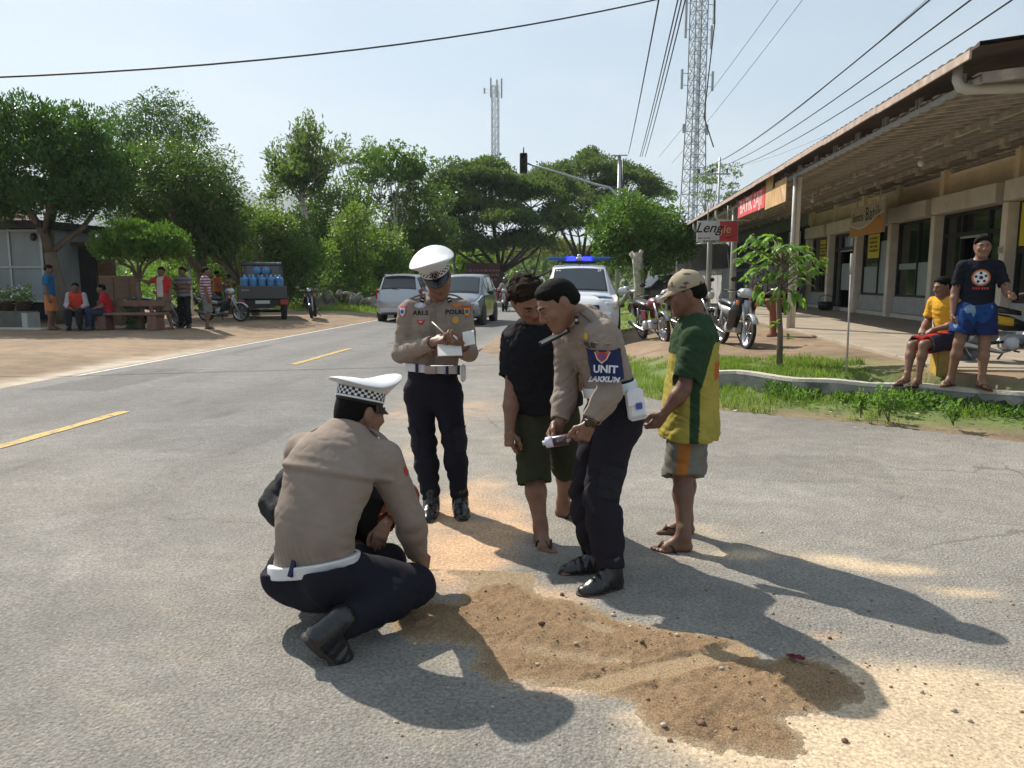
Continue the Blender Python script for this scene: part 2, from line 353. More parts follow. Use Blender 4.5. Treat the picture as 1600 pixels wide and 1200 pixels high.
    bw = N('ShaderNodeRGBToBW'); L(a.outputs['Color'], bw.inputs[0]); bs_ = N('ShaderNodeMapRange'); bs_.inputs[1].default_value = .2; bs_.inputs[2].default_value = .42; bs_.inputs[3].default_value = .55; bs_.inputs[4].default_value = .12; L(bw.outputs[0], bs_.inputs[0]); L(bs_.outputs[0], b.inputs['Strength'])
    return m
M_asph = asphalt('asphalt_worn')
# dust lying on the asphalt: blobs (photo pixel, radius m across / along, strength, tint)
DUST = []
for px_, py_, rx, ry, s, tint in [
    (725, 870, .26, .42, 1.25, 0), (790, 820, .22, .40, .8, 0), (700, 800, .16, .5, .75, 0), (660, 700, .3, .9, .45, 0), (740, 640, .6, 1.2, .42, 0), (640, 640, .35, 1.2, .4, 0), (790, 700, .35, .9, .38, 1),
    (760, 770, .3, .5, .5, 0), (840, 940, .3, .18, .7, 0), (870, 600, .8, 1.6, .25, 1), (1400, 895, .26, .09, 1., 1), (1500, 930, .22, .08, .9, 1), (1300, 880, .2, .08, .6, 1), (1160, 872, .14, .07, .8, 1), (1080, 830, .35, .16, .5, 1),
    (1150, 860, .8, .2, .3, 1), (1030, 880, .5, .15, .3, 1),
    (1330, 1070, .3, .22, .6, 1), (1480, 1130, .5, .30, 1.1, 1), (1250, 1175, .42, .17, 1.05, 1), (1130, 1150, .22, .10, .95, 1), (1560, 1080, .3, .14, .7, 1), (1030, 1130, .14, .06, .75, 1), (1400, 1240, .6, .2, 1., 1),
    (650, 960, .15, .2, .5, 0), (720, 1040, .3, .14, .3, 1), (870, 1080, .25, .08, .6, 0), (1290, 1000, .1, .05, .6, 0), (300, 900, .7, .8, .16, 1), (120, 820, .5, .5, .3, 2), (60, 900, .5, .5, .3, 2), (900, 1160, .4, .2, .12, 1), (250, 1100, .8, .5, .16, 1)]:
    q = gz(px_, py_); DUST.append((q[0], q[1], rx, ry, s, tint))
def road_color(X, Y):
    f = vnoise2(X, Y, .35, 21, 4); f2_ = vnoise2(X, Y, 2.6, 22, 5, .6); f3 = vnoise2(X * .6, Y * 3.2 + X * 1.2, 2.2, 25, 5, .62)
    side = sstep(-3.2, -1.9, X + .5 * vnoise2(X, Y, .4, 31, 3) + .32 * (2.5 - np.minimum(Y, 9)).clip(-5, 1) * 0)
    near_ = sstep(7.5, 3.2, Y + X * .25 + 1.2 * f)
    base = np.array([.160, .157, .154]) * (1 - side[..., None]) + np.array([.215, .203, .183]) * side[..., None]
    base = base * (1 - near_[..., None] * (1 - side[..., None])) + np.array([.215, .202, .180]) * near_[..., None] * (1 - side[..., None])
    tracks = np.exp(-((X + 6.0) / .28) ** 2) + np.exp(-((X + 7.4) / .28) ** 2) + np.exp(-((X + 4.5) / .3) ** 2) + np.exp(-((X + 3.1) / .3) ** 2)
    base = base * (1 - .13 * tracks * (Y > 3))[..., None]
    for (a0, a1, b0, b1, k_) in ((-7.7, -6.5, 9.5, 12.2, .72), (-4.9, -3.4, 17.5, 19.6, .75), (-6.9, -5.9, 24, 29, .8), (.9, 2.3, 5.7, 6.6, .86), (-4.4, -3.0, 6.2, 7.4, .84)):
        wv_ = .09 * vnoise2(X, Y, 1.9, 37, 3); pm = sstep(a0, a0 + .05, X + wv_) * sstep(a1, a1 - .05, X + wv_) * sstep(b0, b0 + .05, Y + wv_) * sstep(b1, b1 - .05, Y + wv_); base = base * (1 - (1 - k_) * pm)[..., None]
    oil = sstep(.42, .7, vnoise2(X * 2.2, Y * .55, 1.1, 52, 4)) * (1 - side); base = base * (1 - .28 * oil)[..., None]
    base = base * (1 + .24 * f + .16 * f2_)[..., None]
    sh = sstep(.18, .55, f3) * side * .22
    base = base * (1 - sh[..., None]) + np.array([.36, .30, .225]) * sh[..., None]
    tints = np.array([[.50, .33, .20], [.47, .37, .255], [.42, .41, .40]])
    num = 0; den = 0
    for (bx, by, rx, ry, s, t_) in DUST:
        w = s * np.exp(-(((X - bx) / rx) ** 2 + ((Y - by) / ry) ** 2)); num = num + w[..., None] * tints[t_]; den = den + w
    st = .55 + .9 * vnoise2(X * .9 + Y * .5, Y * 1.6, 3.4, 44, 5, .65)
    m_ = np.clip(den * (.55 + .75 * st), 0, 1); m_ = sstep(.12, .95, m_)
    tintc = num / np.maximum(den, 1e-6)[..., None]
    return base * (1 - m_[..., None]) + tintc * m_[..., None] * (1 + .08 * f2_)[..., None]
def grid_mesh(name, xs, ys, zf, cf, m):
    X, Y = np.meshgrid(xs, ys, indexing='ij'); n, k = X.shape; idx = np.arange(n * k).reshape(n, k)
    F = np.stack([idx[:-1, :-1], idx[1:, :-1], idx[1:, 1:], idx[:-1, 1:]], -1).reshape(-1, 4)
    return npmesh(name, np.stack([X, Y, zf(X, Y)], -1).reshape(-1, 3), F, m, True, cf(X, Y).reshape(-1, 3))
ys_road = np.concatenate([np.arange(-8, 0, .5), np.arange(0, 18, .09), 18 + np.cumsum(np.linspace(.12, 6, 110))])
road = meshobj('road', grid_mesh('road', np.arange(-8.22, -2.38, .085), ys_road,
    lambda X, Y: .012 - .035 * sstep(-8.12, -8.2, X + .05 * vnoise2(X, Y, 1.3, 61, 3)), road_color, M_asph))
tag(road, kind='structure')
def apron_z(X, Y):
    e = Y - apron_y(X) + .16 * vnoise2(X, Y, 1.1, 62, 4)
    return .017 - .09 * sstep(-.03, .05, e)
apron = meshobj('side_road', grid_mesh('side_road', np.concatenate([np.arange(-2.47, 3.2, .04), np.arange(3.2, 9.6, .11)]), np.concatenate([np.arange(-6, 1.6, .25), np.arange(1.6, 6.6, .04), np.arange(6.6, 16.9, .08)]), apron_z, road_color, M_asph))
tag(apron, kind='structure')
# ---- painted lines
M_yel = mat('road_paint_yellow', (.50, .34, .09), rough=.8, var=.2, scale=9, bump=.3, bscale=90, var2=((.19, .17, .13), 16, .49))
M_wht = mat('road_paint_white', (.55, .53, .48), rough=.8, var=.2, scale=9, bump=.3, bscale=90, var2=((.25, .23, .2), 14, .52))
rs = np.random.RandomState(3)
for y0, y1 in [(4.4, 8.1), (13.0, 16.2), (21.2, 24.4), (29.4, 32.6), (37.6, 40.8), (45.8, 49)]:
    b = MB(); n = 14; L_ = []; R_ = []
    for i in range(n + 1):
        y = y0 + (y1 - y0) * i / n; L_.append((-5.36 + rs.uniform(-.012, .012), y, .0175)); R_.append((-5.22 + rs.uniform(-.015, .015), y + rs.uniform(-.02, .02), .0175))
    for i in range(n): b.quad(L_[i], R_[i], R_[i + 1], L_[i + 1])
    o = b.build('centre_line_dash', M_yel, road)
b = MB(); yy = np.arange(11, 75, 1.0)
for i in range(len(yy) - 1):
    b.quad((-8.06 + .02 * rs.rand(), yy[i], .0175), (-7.95, yy[i], .0175), (-7.95, yy[i + 1], .0175), (-8.06, yy[i + 1], .0175))
b.build('edge_line', M_wht, road)
# ---- sand heap spilled over the asphalt
SX, SY = np.meshgrid(np.arange(-.95, 2.75, .0115), np.arange(1.75, 3.75, .0115), indexing='ij')
def line_d(px0, py0, px1, py1):
    a = gz(px0, py0)[:2]; b = gz(px1, py1)[:2]; d = b - a; L2 = (d ** 2).sum(); t = np.clip(((SX - a[0]) * d[0] + (SY - a[1]) * d[1]) / L2, 0, 1)
    return np.hypot(SX - a[0] - t * d[0], SY - a[1] - t * d[1]), t
wob = .075 * vnoise2(SX, SY, 2.6, 71, 6, .62) + .04 * vnoise2(SX, SY, 20, 70, 5, .72)
d1, t1 = line_d(690, 975, 1110, 1030); d2, t2 = line_d(780, 945, 960, 1010); d3, t3 = line_d(1075, 1110, 1265, 1075); d4, t4 = line_d(800, 1040, 1000, 1075); d5, t5 = line_d(1080, 1130, 1190, 1150); d6, t6 = line_d(1330, 1110, 1640, 1190); d7, t7 = line_d(700, 880, 790, 905); d8, t8 = line_d(960, 1060, 1150, 1060)
hgt = -.02
for dd_, H_, R_, wk in ((d1, .020, .21 - .05 * t1, 1), (d2, .024, .20, 1), (d3, .026, .19, 1), (d4, .016, .15, 1), (d5, .019, .14, 1), (d7, .004, .24, 1.5), (d8, .014, .14, 1)):
    q_ = H_ * np.clip(1 - ((dd_ + wk * wob) / R_) ** 2, -1, 1); k_ = .012; h_ = np.maximum(k_ - np.abs(hgt - q_), 0) / k_; hgt = np.maximum(hgt, q_) + h_ * h_ * k_ * .25
hgt = hgt - .0035 * np.abs(vnoise2(SX, SY, 26, 78, 4, .75)) * (hgt < .006)
loose = sstep(.001, .013, hgt + .005 * vnoise2(SX, SY, 34, 79, 4, .7))
dt, tt = line_d(880, 1092, 1190, 1018)                      # tyre track pressed through it
tr = sstep(.062, .045, dt)
hgt = hgt + .004 * np.exp(-((dt - .072) / .014) ** 2) * (hgt > .004)
lug = np.sin(tt * 46 + 9 * np.abs(dt) * 8) > .35
flat_ = np.minimum(hgt, .006 + .003 * lug * sstep(.05, .02, dt))
hgt = hgt * (1 - tr) + flat_ * tr
foot, _ = line_d(920, 985, 945, 995); hgt = hgt - .012 * sstep(.05, .03, foot) * (hgt > .01)
loose = loose * (1 - .85 * tr) * (1 - .8 * sstep(.05, .035, foot))
gran = vnoise2(SX, SY, 20, 72, 3, .7) * .006 + vnoise2(SX, SY, 44, 73, 2, .7) * .011 + np.abs(vnoise2(SX, SY, 9, 74, 3)) * .005
hz_ = np.where(hgt > 0, hgt + loose * gran, hgt)
hz_ = np.maximum(hz_, -.02)
sandc = np.array([.375, .255, .150]); sandd = np.array([.20, .130, .075]); sandp = np.array([.47, .36, .24])
q = vnoise2(SX, SY, 5, 75, 4); CC = sandp * (1 - loose[..., None]) + (sandc * (1 + .22 * q)[..., None]) * loose[..., None]
dk = sstep(.1, .6, q + .3 * vnoise2(SX, SY, 40, 76, 2)) * loose; CC = CC * (1 - .5 * dk[..., None]) + sandd * .5 * dk[..., None]
tw = np.clip(tr, 0, 1) * (hgt > 0); CC = CC * (1 - .5 * tw[..., None]) + np.array([.50, .35, .20]) * .5 * tw[..., None]
n, k = SX.shape; idx = np.arange(n * k).reshape(n, k); F = np.stack([idx[:-1, :-1], idx[1:, :-1], idx[1:, 1:], idx[:-1, 1:]], -1).reshape(-1, 4)
keep = (hz_.ravel()[F] > -.012).any(1); F = F[keep]
u, inv = np.unique(F, return_inverse=True); V = np.stack([SX, SY, hz_ + .016], -1).reshape(-1, 3)[u]
M_sand = mat('loose_sand', (.4, .3, .2), rough=.95, var=.42, scale=130, bump=.9, bscale=260, attr='Col', spec=.15)
sand = meshobj('sand_pile', npmesh('sand_pile', V, inv.reshape(F.shape), M_sand, True, CC.reshape(-1, 3)[u]))
tag(sand, 'brown loose sand spread over the asphalt with a tyre track pressed through', 'sand', kind='stuff')
# pebbles, clods and bits of debris on and around the sand
M_peb = mat('pebble_stone', (.45, .38, .3), rough=.9, var=.3, scale=20, bump=.3)
M_clod = mat('dark_clod', (.16, .10, .065), rough=.95, var=.3, scale=30, bump=.4)
peb = MB(); rs = np.random.RandomState(11)
for px_, py_, r_ in [(648, 1003, .010), (1003, 1008, .012), (1128, 1047, .010), (806, 1068, .009), (1096, 1134, .014), (840, 1040, .008), (878, 926, .012), (1037, 1134, .010), (846, 978, .012), (958, 958, .010), (900, 1010, .008), (700, 1070, .006), (620, 1130, .006), (770, 1100, .006), (1190, 833, .010), (1490, 1112, .010), (1440, 1083, .010), (1515, 1128, .010), (1320, 1160, .011), (985, 978, .009), (1058, 995, .008)]:
    q = gz(px_, py_, .03 if 640 < px_ < 1330 and 920 < py_ < 1150 else .015)
    i = np.clip(int((q[0] + .95) / .0115), 0, SX.shape[0] - 1); j = np.clip(int((q[1] - 1.75) / .0115), 0, SX.shape[1] - 1)
    zz = max(hz_[i, j], 0) + .017
    peb.ell((q[0], q[1], zz + r_ * .4), (r_ * rs.uniform(.9, 1.5), r_, r_ * .75), seg=7, rings=5, mi=int(r_ > .0105))
for i in range(2600):
    x, y = rs.uniform(-.8, 2.3), rs.uniform(1.9, 3.7); a = int((x + .95) / .0115); c_ = int((y - 1.75) / .0115)
    if hgt[a, c_] < -.006 or rs.rand() > (.6 * loose[a, c_] + .03 if hgt[a, c_] > 0 else .25): continue
    r_ = rs.gamma(2.0, .0012) + .001; peb.ell((x, y, max(hz_[a, c_], 0) + .016 + r_ * .4), (r_ * 1.2, r_, r_ * .8), seg=5, rings=3, mi=2 if rs.rand() < .8 else int(rs.rand() < .6))
tag(peb.build('pebbles', [M_peb, M_clod, mat('sand_clod', (.29, .19, .105), rough=.95, var=.3, scale=40, bump=.3)]), 'small pebbles and dark clods scattered over the sand', kind='stuff')
# ---- low concrete retaining wall along the forecourt
M_conc = mat('weathered_concrete', (.30, .285, .26), rough=.9, var=.25, scale=4, bump=.4, bscale=40, var2=((.13, .13, .12), 3.2, .52))
M_cap = mat('pale_concrete_edge', (.50, .46, .39), rough=.9, var=.2, scale=9, bump=.4, bscale=50)
kx = np.concatenate([np.linspace(1.45, 4.7, 28), np.linspace(4.9, 8.4, 14)]); secs = []; cap = []
for x in kx:
    y = float(kerb_y(x)); e = .12; dy_ = float(kerb_y(x + e) - kerb_y(x - e)); nx_, ny_ = dy_, -2 * e; l = math.hypot(nx_, ny_); nx_ /= l; ny_ /= l
    t_ = .27 * min(1, (x - 1.38) / .25) + .01 * math.sin(x * 7)
    a = (x + nx_ * .07, y + ny_ * .07); c_ = (x - nx_ * .07, y - ny_ * .07)
    secs.append([(a[0], a[1], -.08), (a[0], a[1], t_ - .03), (c_[0], c_[1], t_ - .03), (c_[0], c_[1], -.08)])
    a = (x + nx_ * .078, y + ny_ * .078); c_ = (x - nx_ * .06, y - ny_ * .06)
    cap.append([(a[0], a[1], t_ - .032), (a[0] - nx_ * .01, a[1] - ny_ * .01, t_ + .008), (c_[0], c_[1], t_ + .01), (c_[0], c_[1], t_ - .032)])
kw = thing('retaining_wall', 'low grey concrete retaining wall stained dark along the shop forecourt', 'wall', (1.5, 10.6, 0))
for nm, s_, m_ in (('wall_face', secs, M_conc), ('wall_coping', cap, M_cap)):
    o = MB().loft(s_, smooth=False).build(nm, m_, kw); o.location = (-1.5, -10.6, 0)
pq = gz(1583, 632, .16); x = float(pq[0]); y = float(kerb_y(x))
M_black = mat('black_plastic', (.012, .012, .013), rough=.45, var=.1, bump=.05)
dp = MB(); dp.lathe([(.035, 0), (.035, .10), (.028, .10), (.028, .02)], (x - .05, y - .14, .15), (.55, .83, 0), 14)
dp.build('drain_pipe', M_black, kw).location = (-1.5, -10.6, 0)
# ---- forecourt paving in front of the shops, with sawn joints
M_pave = mat('forecourt_paving', (.33, .275, .21), rough=.9, var=.16, scale=2.2, bump=.25, bscale=30, var2=((.30, .235, .165), .8, .55))
fc = MB().box((6.4, 33, .33), (4.4, 46.6, .20)).build('forecourt_pavement', M_pave); tag(fc, kind='structure')
rsl = np.random.RandomState(9); tile_me = {}
M_slab = mat('concrete_slab', (.34, .29, .23), rough=.9, var=.15, scale=1.4, bump=.25, bscale=34, var2=((.33, .27, .2), 1.1, .55))
for i in range(3):
    for j in range(16):
        key = (i + j) % 3
        if key not in tile_me: tile_me[key] = MB().box((0, 0, 0), (1.40, 1.44, .02), bev=.006).mesh('slab', M_slab)
        o = meshobj('slab', tile_me[key], fc); o.location = (4.95 + 1.42 * i, 10.6 + 1.46 * j, .434 + .003 * rsl.rand())
# ---- blades of grass and leafy weeds
def blades(P, L_, w, seed=0, lean=.5):
    rs = np.random.RandomState(seed); n = len(P); a = rs.uniform(0, 6.283, n); L_ = np.asarray(L_); d = np.stack([np.cos(a), np.sin(a), 0 * a], -1); side = np.stack([-np.sin(a), np.cos(a), 0 * a], -1)
    b_ = rs.uniform(0, 6.283, n); side = np.stack([np.cos(b_), np.sin(b_), 0 * b_], -1); le = rs.uniform(.1, lean, n)[:, None]; up = np.array([0, 0, 1.])
    m1 = P + up * (L_ * .55)[:, None] + d * L_[:, None] * le * .35; tip = P + up * (L_ * (1 - .35 * le[:, 0]))[:, None] + d * L_[:, None] * le
    W = side * w; V = np.stack([P - W, P + W, m1 + W * .7, m1 - W * .7, tip], 1).reshape(-1, 3); b5 = np.arange(n)[:, None] * 5
    F = np.concatenate([b5 + [0, 1, 2], b5 + [0, 2, 3], b5 + [3, 2, 4]]); return V, F
M_grass = leafmat('grass_blades', (.09, .16, .03), (.27, .36, .085), .6)
rs = np.random.RandomState(5)
def grass_zone(n, xr, yr, keepf, lmin, lmax, w, seed):
    x = rs.uniform(*xr, n); y = rs.uniform(*yr, n); cl = vnoise2(x, y, 2.3, seed, 4); k = keepf(x, y, cl); x, y, cl = x[k], y[k], cl[k]
    P = np.stack([x, y, ground_h(x, y) - .01], -1); L_ = rs.uniform(lmin, lmax, len(x)) * (.75 + .6 * cl.clip(-.5, 1)); return blades(P, L_, w, seed)
VV = []; FF = []; off = 0
def addz(VF):
    global off
    V, F = VF; VV.append(V); FF.append(F + off); off += len(V)
addz(grass_zone(60000, (.2, 9), (5, 14), lambda x, y, c: (y > apron_y(x) + .12 + .5 * np.clip(x - 1.5, 0, 1.0) * 0 + .28 * np.clip((x - 1.6) / 2, 0, 1)) & (y < kerb_y(x) - .03) & (c > -.35 + .5 * np.clip((x - 1.8) / 1.5, 0, 1)), .06, .19, .005, 81))
addz(grass_zone(34000, (.4, 4.2), (9.5, 14.5), lambda x, y, c: (y > kerb_y(x) + .08) & (y < kerb_y(x) + 2.1 + .8 * c) & (c > -.25) & (x < 3.4 + .6 * c), .04, .13, .005, 82))
addz(grass_zone(26000, (-1.5, 4.0), (20, 46), lambda x, y, c: (c > -.1), .05, .16, .009, 83))
addz(grass_zone(30000, (-20, -8.6), (31, 48), lambda x, y, c: (y > 32.2 + np.where(x < -13, 2, 0) + .8 * c), .12, .4, .011, 84))
grass_o = meshobj('grass', npmesh('grass', np.concatenate(VV), np.concatenate(FF), M_grass))
tag(grass_o, 'short green grass along the verge and around the retaining wall', 'grass', kind='stuff')
def leaf_cloud(P, N_, size, seed=0, aspect=.5, fold=.25):
    """one folded leaf (two quads) per point, pointing along N_ with random roll"""
    rs = np.random.RandomState(seed); n = len(P); N_ = N_ / np.maximum(np.linalg.norm(N_, axis=1, keepdims=True), 1e-6); r = rs.normal(size=(n, 3)); s = np.cross(N_, r); s /= np.maximum(np.linalg.norm(s, axis=1, keepdims=True), 1e-6); u = np.cross(N_, s)
    L_ = (size * rs.uniform(.65, 1.3, n))[:, None]; w = L_ * aspect * .5
    base = P; tip = P + N_ * L_ - u * L_ * .12; mid = P + N_ * L_ * .5 + u * L_ * .05; a = mid + s * w + u * w * fold; c_ = mid - s * w + u * w * fold
    V = np.stack([base, a, tip, c_], 1).reshape(-1, 3); b4 = np.arange(n)[:, None] * 4; return V, (b4 + [0, 1, 2, 3])
M_weed = leafmat('weed_leaves', (.06, .13, .028), (.17, .29, .065), .55)
VV = []; FF = []; off = 0
x = rs.uniform(2.2, 8.0, 9000); y = kerb_y(x) - .08 - rs.gamma(1.6, .14, 9000); cl = vnoise2(x, y, 1.6, 91, 3); k = (y > apron_y(x) + .3) & (cl > -.45); x, y, cl = x[k], y[k], cl[k]
P = np.stack([x, y, ground_h(x, y) + rs.uniform(0, .20, len(x)) * (.5 + .6 * cl.clip(0, 1))], -1); Nn = rs.normal(size=P.shape); Nn[:, 2] = np.abs(Nn[:, 2]) + .3
addz(leaf_cloud(P, Nn, .055, 7))
weed = meshobj('weeds', npmesh('weeds', np.concatenate(VV), np.concatenate(FF), M_weed)); tag(weed, 'leafy green weeds creeping along the foot of the concrete wall', 'weeds', kind='stuff')
# ================================================================ row of shops
def text_mesh(body, size=1., bold=0., shear=0., space=1., mats=None):
    cu = bpy.data.curves.new('lettering', 'FONT'); cu.body = body; cu.size = size; cu.align_x = 'CENTER'; cu.align_y = 'CENTER'; cu.offset = bold; cu.shear = shear; cu.space_character = space; cu.resolution_u = 3
    o = bpy.data.objects.new('lettering', cu); COL.objects.link(o); bpy.context.view_layer.update()
    me = bpy.data.meshes.new_from_object(o.evaluated_get(bpy.context.evaluated_depsgraph_get())); bpy.data.objects.remove(o); bpy.data.curves.remove(cu)
    me.materials.clear()
    if mats: me.materials.append(mats)
    return me
def lettering(body, size, m, origin, right, up, parent=None, sx=1., **k):
    """flat letters lying on the plane through origin spanned by right/up"""
    me = text_mesh(body, size, mats=m, **k); r = Vector(right).normalized(); u = Vector(up).normalized(); o_ = Vector([float(a) for a in origin])
    for v in me.vertices: v.co = o_ + r * v.co.x * sx + u * v.co.y
    return meshobj('lettering', me, parent)
def strokes(parent, o, right, up, w, h, m, rows=2, seed=0):
    """unreadable print: broken dashes in rows"""
    rs = np.random.RandomState(seed); r = Vector(right).normalized(); u = Vector(up).normalized(); n_ = r.cross(u); b = MB(); O = Vector([float(a) for a in o])
    for k in range(rows):
        z = h * ((rows - 1) / 2 - k) / max(rows, 1); x = -w / 2
        while x < w / 2 - .02 * w:
            l = w * rs.uniform(.05, .14); c = O + r * (x + l / 2) + u * z; hh = h / rows * rs.uniform(.35, .6); b._add([c - r * l / 2 - u * hh / 2, c + r * l / 2 - u * hh / 2, c + r * l / 2 + u * hh / 2, c - r * l / 2 + u * hh / 2], [(0, 1, 2, 3)]); x += l + w * rs.uniform(.02, .05)
    o_ = b.build('print_lines', m, parent); o_['kind'] = 'stuff'; return o_
M_cream = mat('cream_render', (.80, .67, .47), rough=.9, var=.12, scale=1.6, bump=.15, bscale=30, var2=((.36, .30, .22), 1.1, .60))
M_beam = mat('grey_beam_paint', (.62, .58, .50), rough=.85, var=.12, scale=2.5, bump=.12, bscale=40, var2=((.30, .27, .23), 2.4, .60))
M_colp = mat('column_paint', (.74, .67, .55), rough=.8, var=.1, scale=3, bump=.1, bscale=40)
M_plin = mat('grey_plinth_tile', (.38, .385, .38), rough=.6, var=.15, scale=5, bump=.08)
M_whst = mat('white_skirting', (.62, .59, .52), rough=.7, var=.1, bump=.08)
M_gls = mat('dark_shop_glass', (.010, .016, .016), rough=.06, var=.05, bump=0, spec=.9)
M_frost = mat('frosted_glass_film', (.30, .35, .36), rough=.45, var=.06, bump=0)
M_frm = mat('dark_window_frame', (.018, .018, .02), rough=.4, var=.1, bump=.03)
M_wood = mat('weathered_joist', (.40, .365, .325), rough=.9, var=.3, scale=4, bump=.3, bscale=24, var2=((.52, .45, .37), 2.0, .55))
M_steel = mat('grey_painted_steel', (.40, .41, .41), rough=.5, var=.12, scale=4, bump=.08, metal=.2)
M_roof = mat('roof_underside_sheet', (.46, .43, .39), rough=.8, var=.25, scale=1.3, bump=.2, bscale=20)
M_rooft = mat('roof_tile_dark', (.085, .065, .058), rough=.9, var=.3, scale=5, bump=.3, bscale=30)
M_fasc = mat('faded_pink_fascia', (.42, .33, .28), rough=.9, var=.25, scale=6, bump=.25, bscale=30, var2=((.55, .45, .36), 5, .58))
M_pvc = mat('old_pvc_pipe', (.52, .50, .45), rough=.6, var=.12, scale=4, bump=.08)
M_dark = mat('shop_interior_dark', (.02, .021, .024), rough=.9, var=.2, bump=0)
M_gwall = mat('grey_shop_wall', (.34, .35, .37), rough=.85, var=.15, scale=1.4, bump=.1)
M_bluew = mat('blue_grey_shutter', (.075, .095, .13), rough=.7, var=.2, scale=2, bump=.1)
M_yposter = mat('yellow_poster', (.62, .50, .03), rough=.5, var=.05, bump=0)
M_ink = mat('black_print', (.015, .014, .013), rough=.6, var=.05, bump=0)
M_redink = mat('red_print', (.50, .03, .03), rough=.6, var=.06, bump=0)
M_white = mat('white_plastic', (.72, .72, .70), rough=.5, var=.05, bump=.03)
SBY = 9.3; SEY = 52.
shop = thing('shop_row', 'long cream shop row with dark glass fronts under a wide timber canopy', 'building', (8.5, 30, .44))
def SB(nm, b, m, parent=shop):
    o = b.build(nm, m, parent)
    if parent is shop: o.location = (-8.5, -30, -.44)
    return o
cols = [8.2, 11.1, 14.05, 16.95, 20.35, 23.2, 26.05, 29.0, 31.85]
SB('wall', MB().box((9.0, 20.0, 3.9), (.9, 25.6, .98)), M_cream)
SB('wall', MB().box((9.05, 42.8, 2.5), (.9, 20., 4.1)), M_gwall)
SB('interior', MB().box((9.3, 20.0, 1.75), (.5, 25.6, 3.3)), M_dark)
for y in cols:
    SB('column', MB().box((8.42, y, 1.755), (.30, .22, 2.63), bev=.015), M_colp)
    SB('pilaster', MB().box((8.50, y, 3.83), (.14, .20, .66)), M_cream)
door_bays = {3, 6}
for i in range(len(cols) - 1):
    a, b_ = cols[i] + .115, cols[i + 1] - .115; c_ = (a + b_) / 2; w = b_ - a
    SB('beam', MB().box((8.36, c_ + .02, 3.275), (.42, w - .12, .41), bev=.012), M_beam)
    for k in range(4): SB('louvre_slat', MB().box((8.515, c_, 4.0 + .075 * k), (.10, w - .25, .018), rot=Matrix.Rotation(.5, 3, 'Y')), M_wood if k % 2 else M_colp)
    SB('skirting', MB().box((8.46, c_, .50), (.14, w, .12)), M_whst)
    if i in door_bays:
        d = MB()
        for yy in (a + .04, c_ - .62, c_ + .62, b_ - .04): d.box((8.53, yy, 1.80), (.08, .07, 2.48))
        d.box((8.532, c_, 2.55), (.07, w - .1, .09)); d.box((8.532, c_, 3.03), (.07, w - .1, .07))
        fr = SB('door_frame', d, M_frm)
        for yy, ww in (((a + c_ - .6) / 2, c_ - .66 - a), (c_, 1.16), ((b_ + c_ + .6) / 2, b_ - c_ - .66)):
            SB('pane', MB().box((8.545, yy, 2.80), (.012, ww, .40)), M_gls)
            SB('pane', MB().box((8.545 if ww < 1.1 else 8.75, yy, 1.53), (.012, ww, 1.93)), M_gls)
        SB('door_rail', MB().box((8.50, c_, 2.47), (.05, 1.24, .05)), M_steel)
        if i == 6: SB('window_film', MB().box((8.535, c_ + .1, 1.6), (.008, 1.0, .9)), M_frost)
    else:
        SB('plinth', MB().box((8.50, c_, .80), (.12, w, .46), bev=.01), M_plin)
        d = MB()
        for yy in (a + .03, c_ - .05, b_ - .03): d.box((8.53, yy, 2.05), (.07, .06, 2.02))
        for zz in (1.06, 3.04): d.box((8.532, c_, zz), (.06, w - .06, .06))
        fr = SB('window_frame', d, M_frm)
        for s_ in (0, 1):
            yy = (a + c_) / 2 - .02 if s_ == 0 else (b_ + c_) / 2 - .02
            SB('pane', MB().box((8.55, yy, 2.05), (.012, w / 2 - .08, 1.95)), M_gls)
        if i in (4, 5, 2): SB('window_film', MB().box((8.538, (a + c_) / 2 - .02, 1.52), (.006, w / 2 - .12, .86)), M_frost)
        if i == 5:
            SB('window_film', MB().box((8.536, (a + c_) / 2 + .3, 2.1), (.006, .6, 1.1)), M_frost)
            SB('window_film', MB().box((8.538, (b_ + c_) / 2 - .02, 1.5), (.006, w / 2 - .16, .8)), M_frost)
        if i == 4: SB('window_stripe', MB().box((8.537, c_, 1.86), (.006, w - .16, .16)), M_frost)
# canopy: joists, roof sheet, eave boards, rail, posts
joist = MB(); L_ = math.hypot(4.3, .5); jr = Matrix.Rotation(-math.atan2(.46, 4.3), 3, 'Y'); joist.box((0, 0, 0), (L_, .055, .11), rot=jr); jm = joist.mesh('joist', M_wood)
slat = MB().box((0, 0, 0), (L_, .16, .018), rot=jr).mesh('ceiling_board', M_roof)
roof = SB('roof', MB(), M_rooft)
rsb = np.random.RandomState(2)
for k in range(int((SEY - SBY) / .34)):
    y = SBY + .15 + .34 * k; o = meshobj('joist', jm, roof); o.location = (6.42, y + rsb.uniform(-.03, .03), 3.97 + rsb.uniform(-.012, .012)); o.rotation_euler = (0, rsb.uniform(-.004, .004), rsb.uniform(-.006, .006))
for k in range(120):
    y = SBY + .3 + .355 * k
    if rsb.rand() < .72: o = meshobj('ceiling_board', slat, roof); o.location = (6.42, y + .05, 4.042 + rsb.uniform(-.006, .006)); o.rotation_euler = (0, rsb.uniform(-.006, .006), rsb.uniform(-.01, .01))
yy = np.arange(SBY - .35, SEY + .3, .0575); pr = .028 * np.abs(np.sin(np.pi * (yy - SBY) / .23)) ** .6
V = []; F = []
for i, y in enumerate(yy):
    z = pr[i]; V += [(3.98, y, 3.955 + z), (9.4, y, 4.60 + z), (3.98, y, 3.935), (9.4, y, 4.58)]
for i in range(len(yy) - 1): a = 4 * i; F += [(a, a + 1, a + 5, a + 4), (a + 2, a + 6, a + 7, a + 3), (a, a + 4, a + 6, a + 2)]
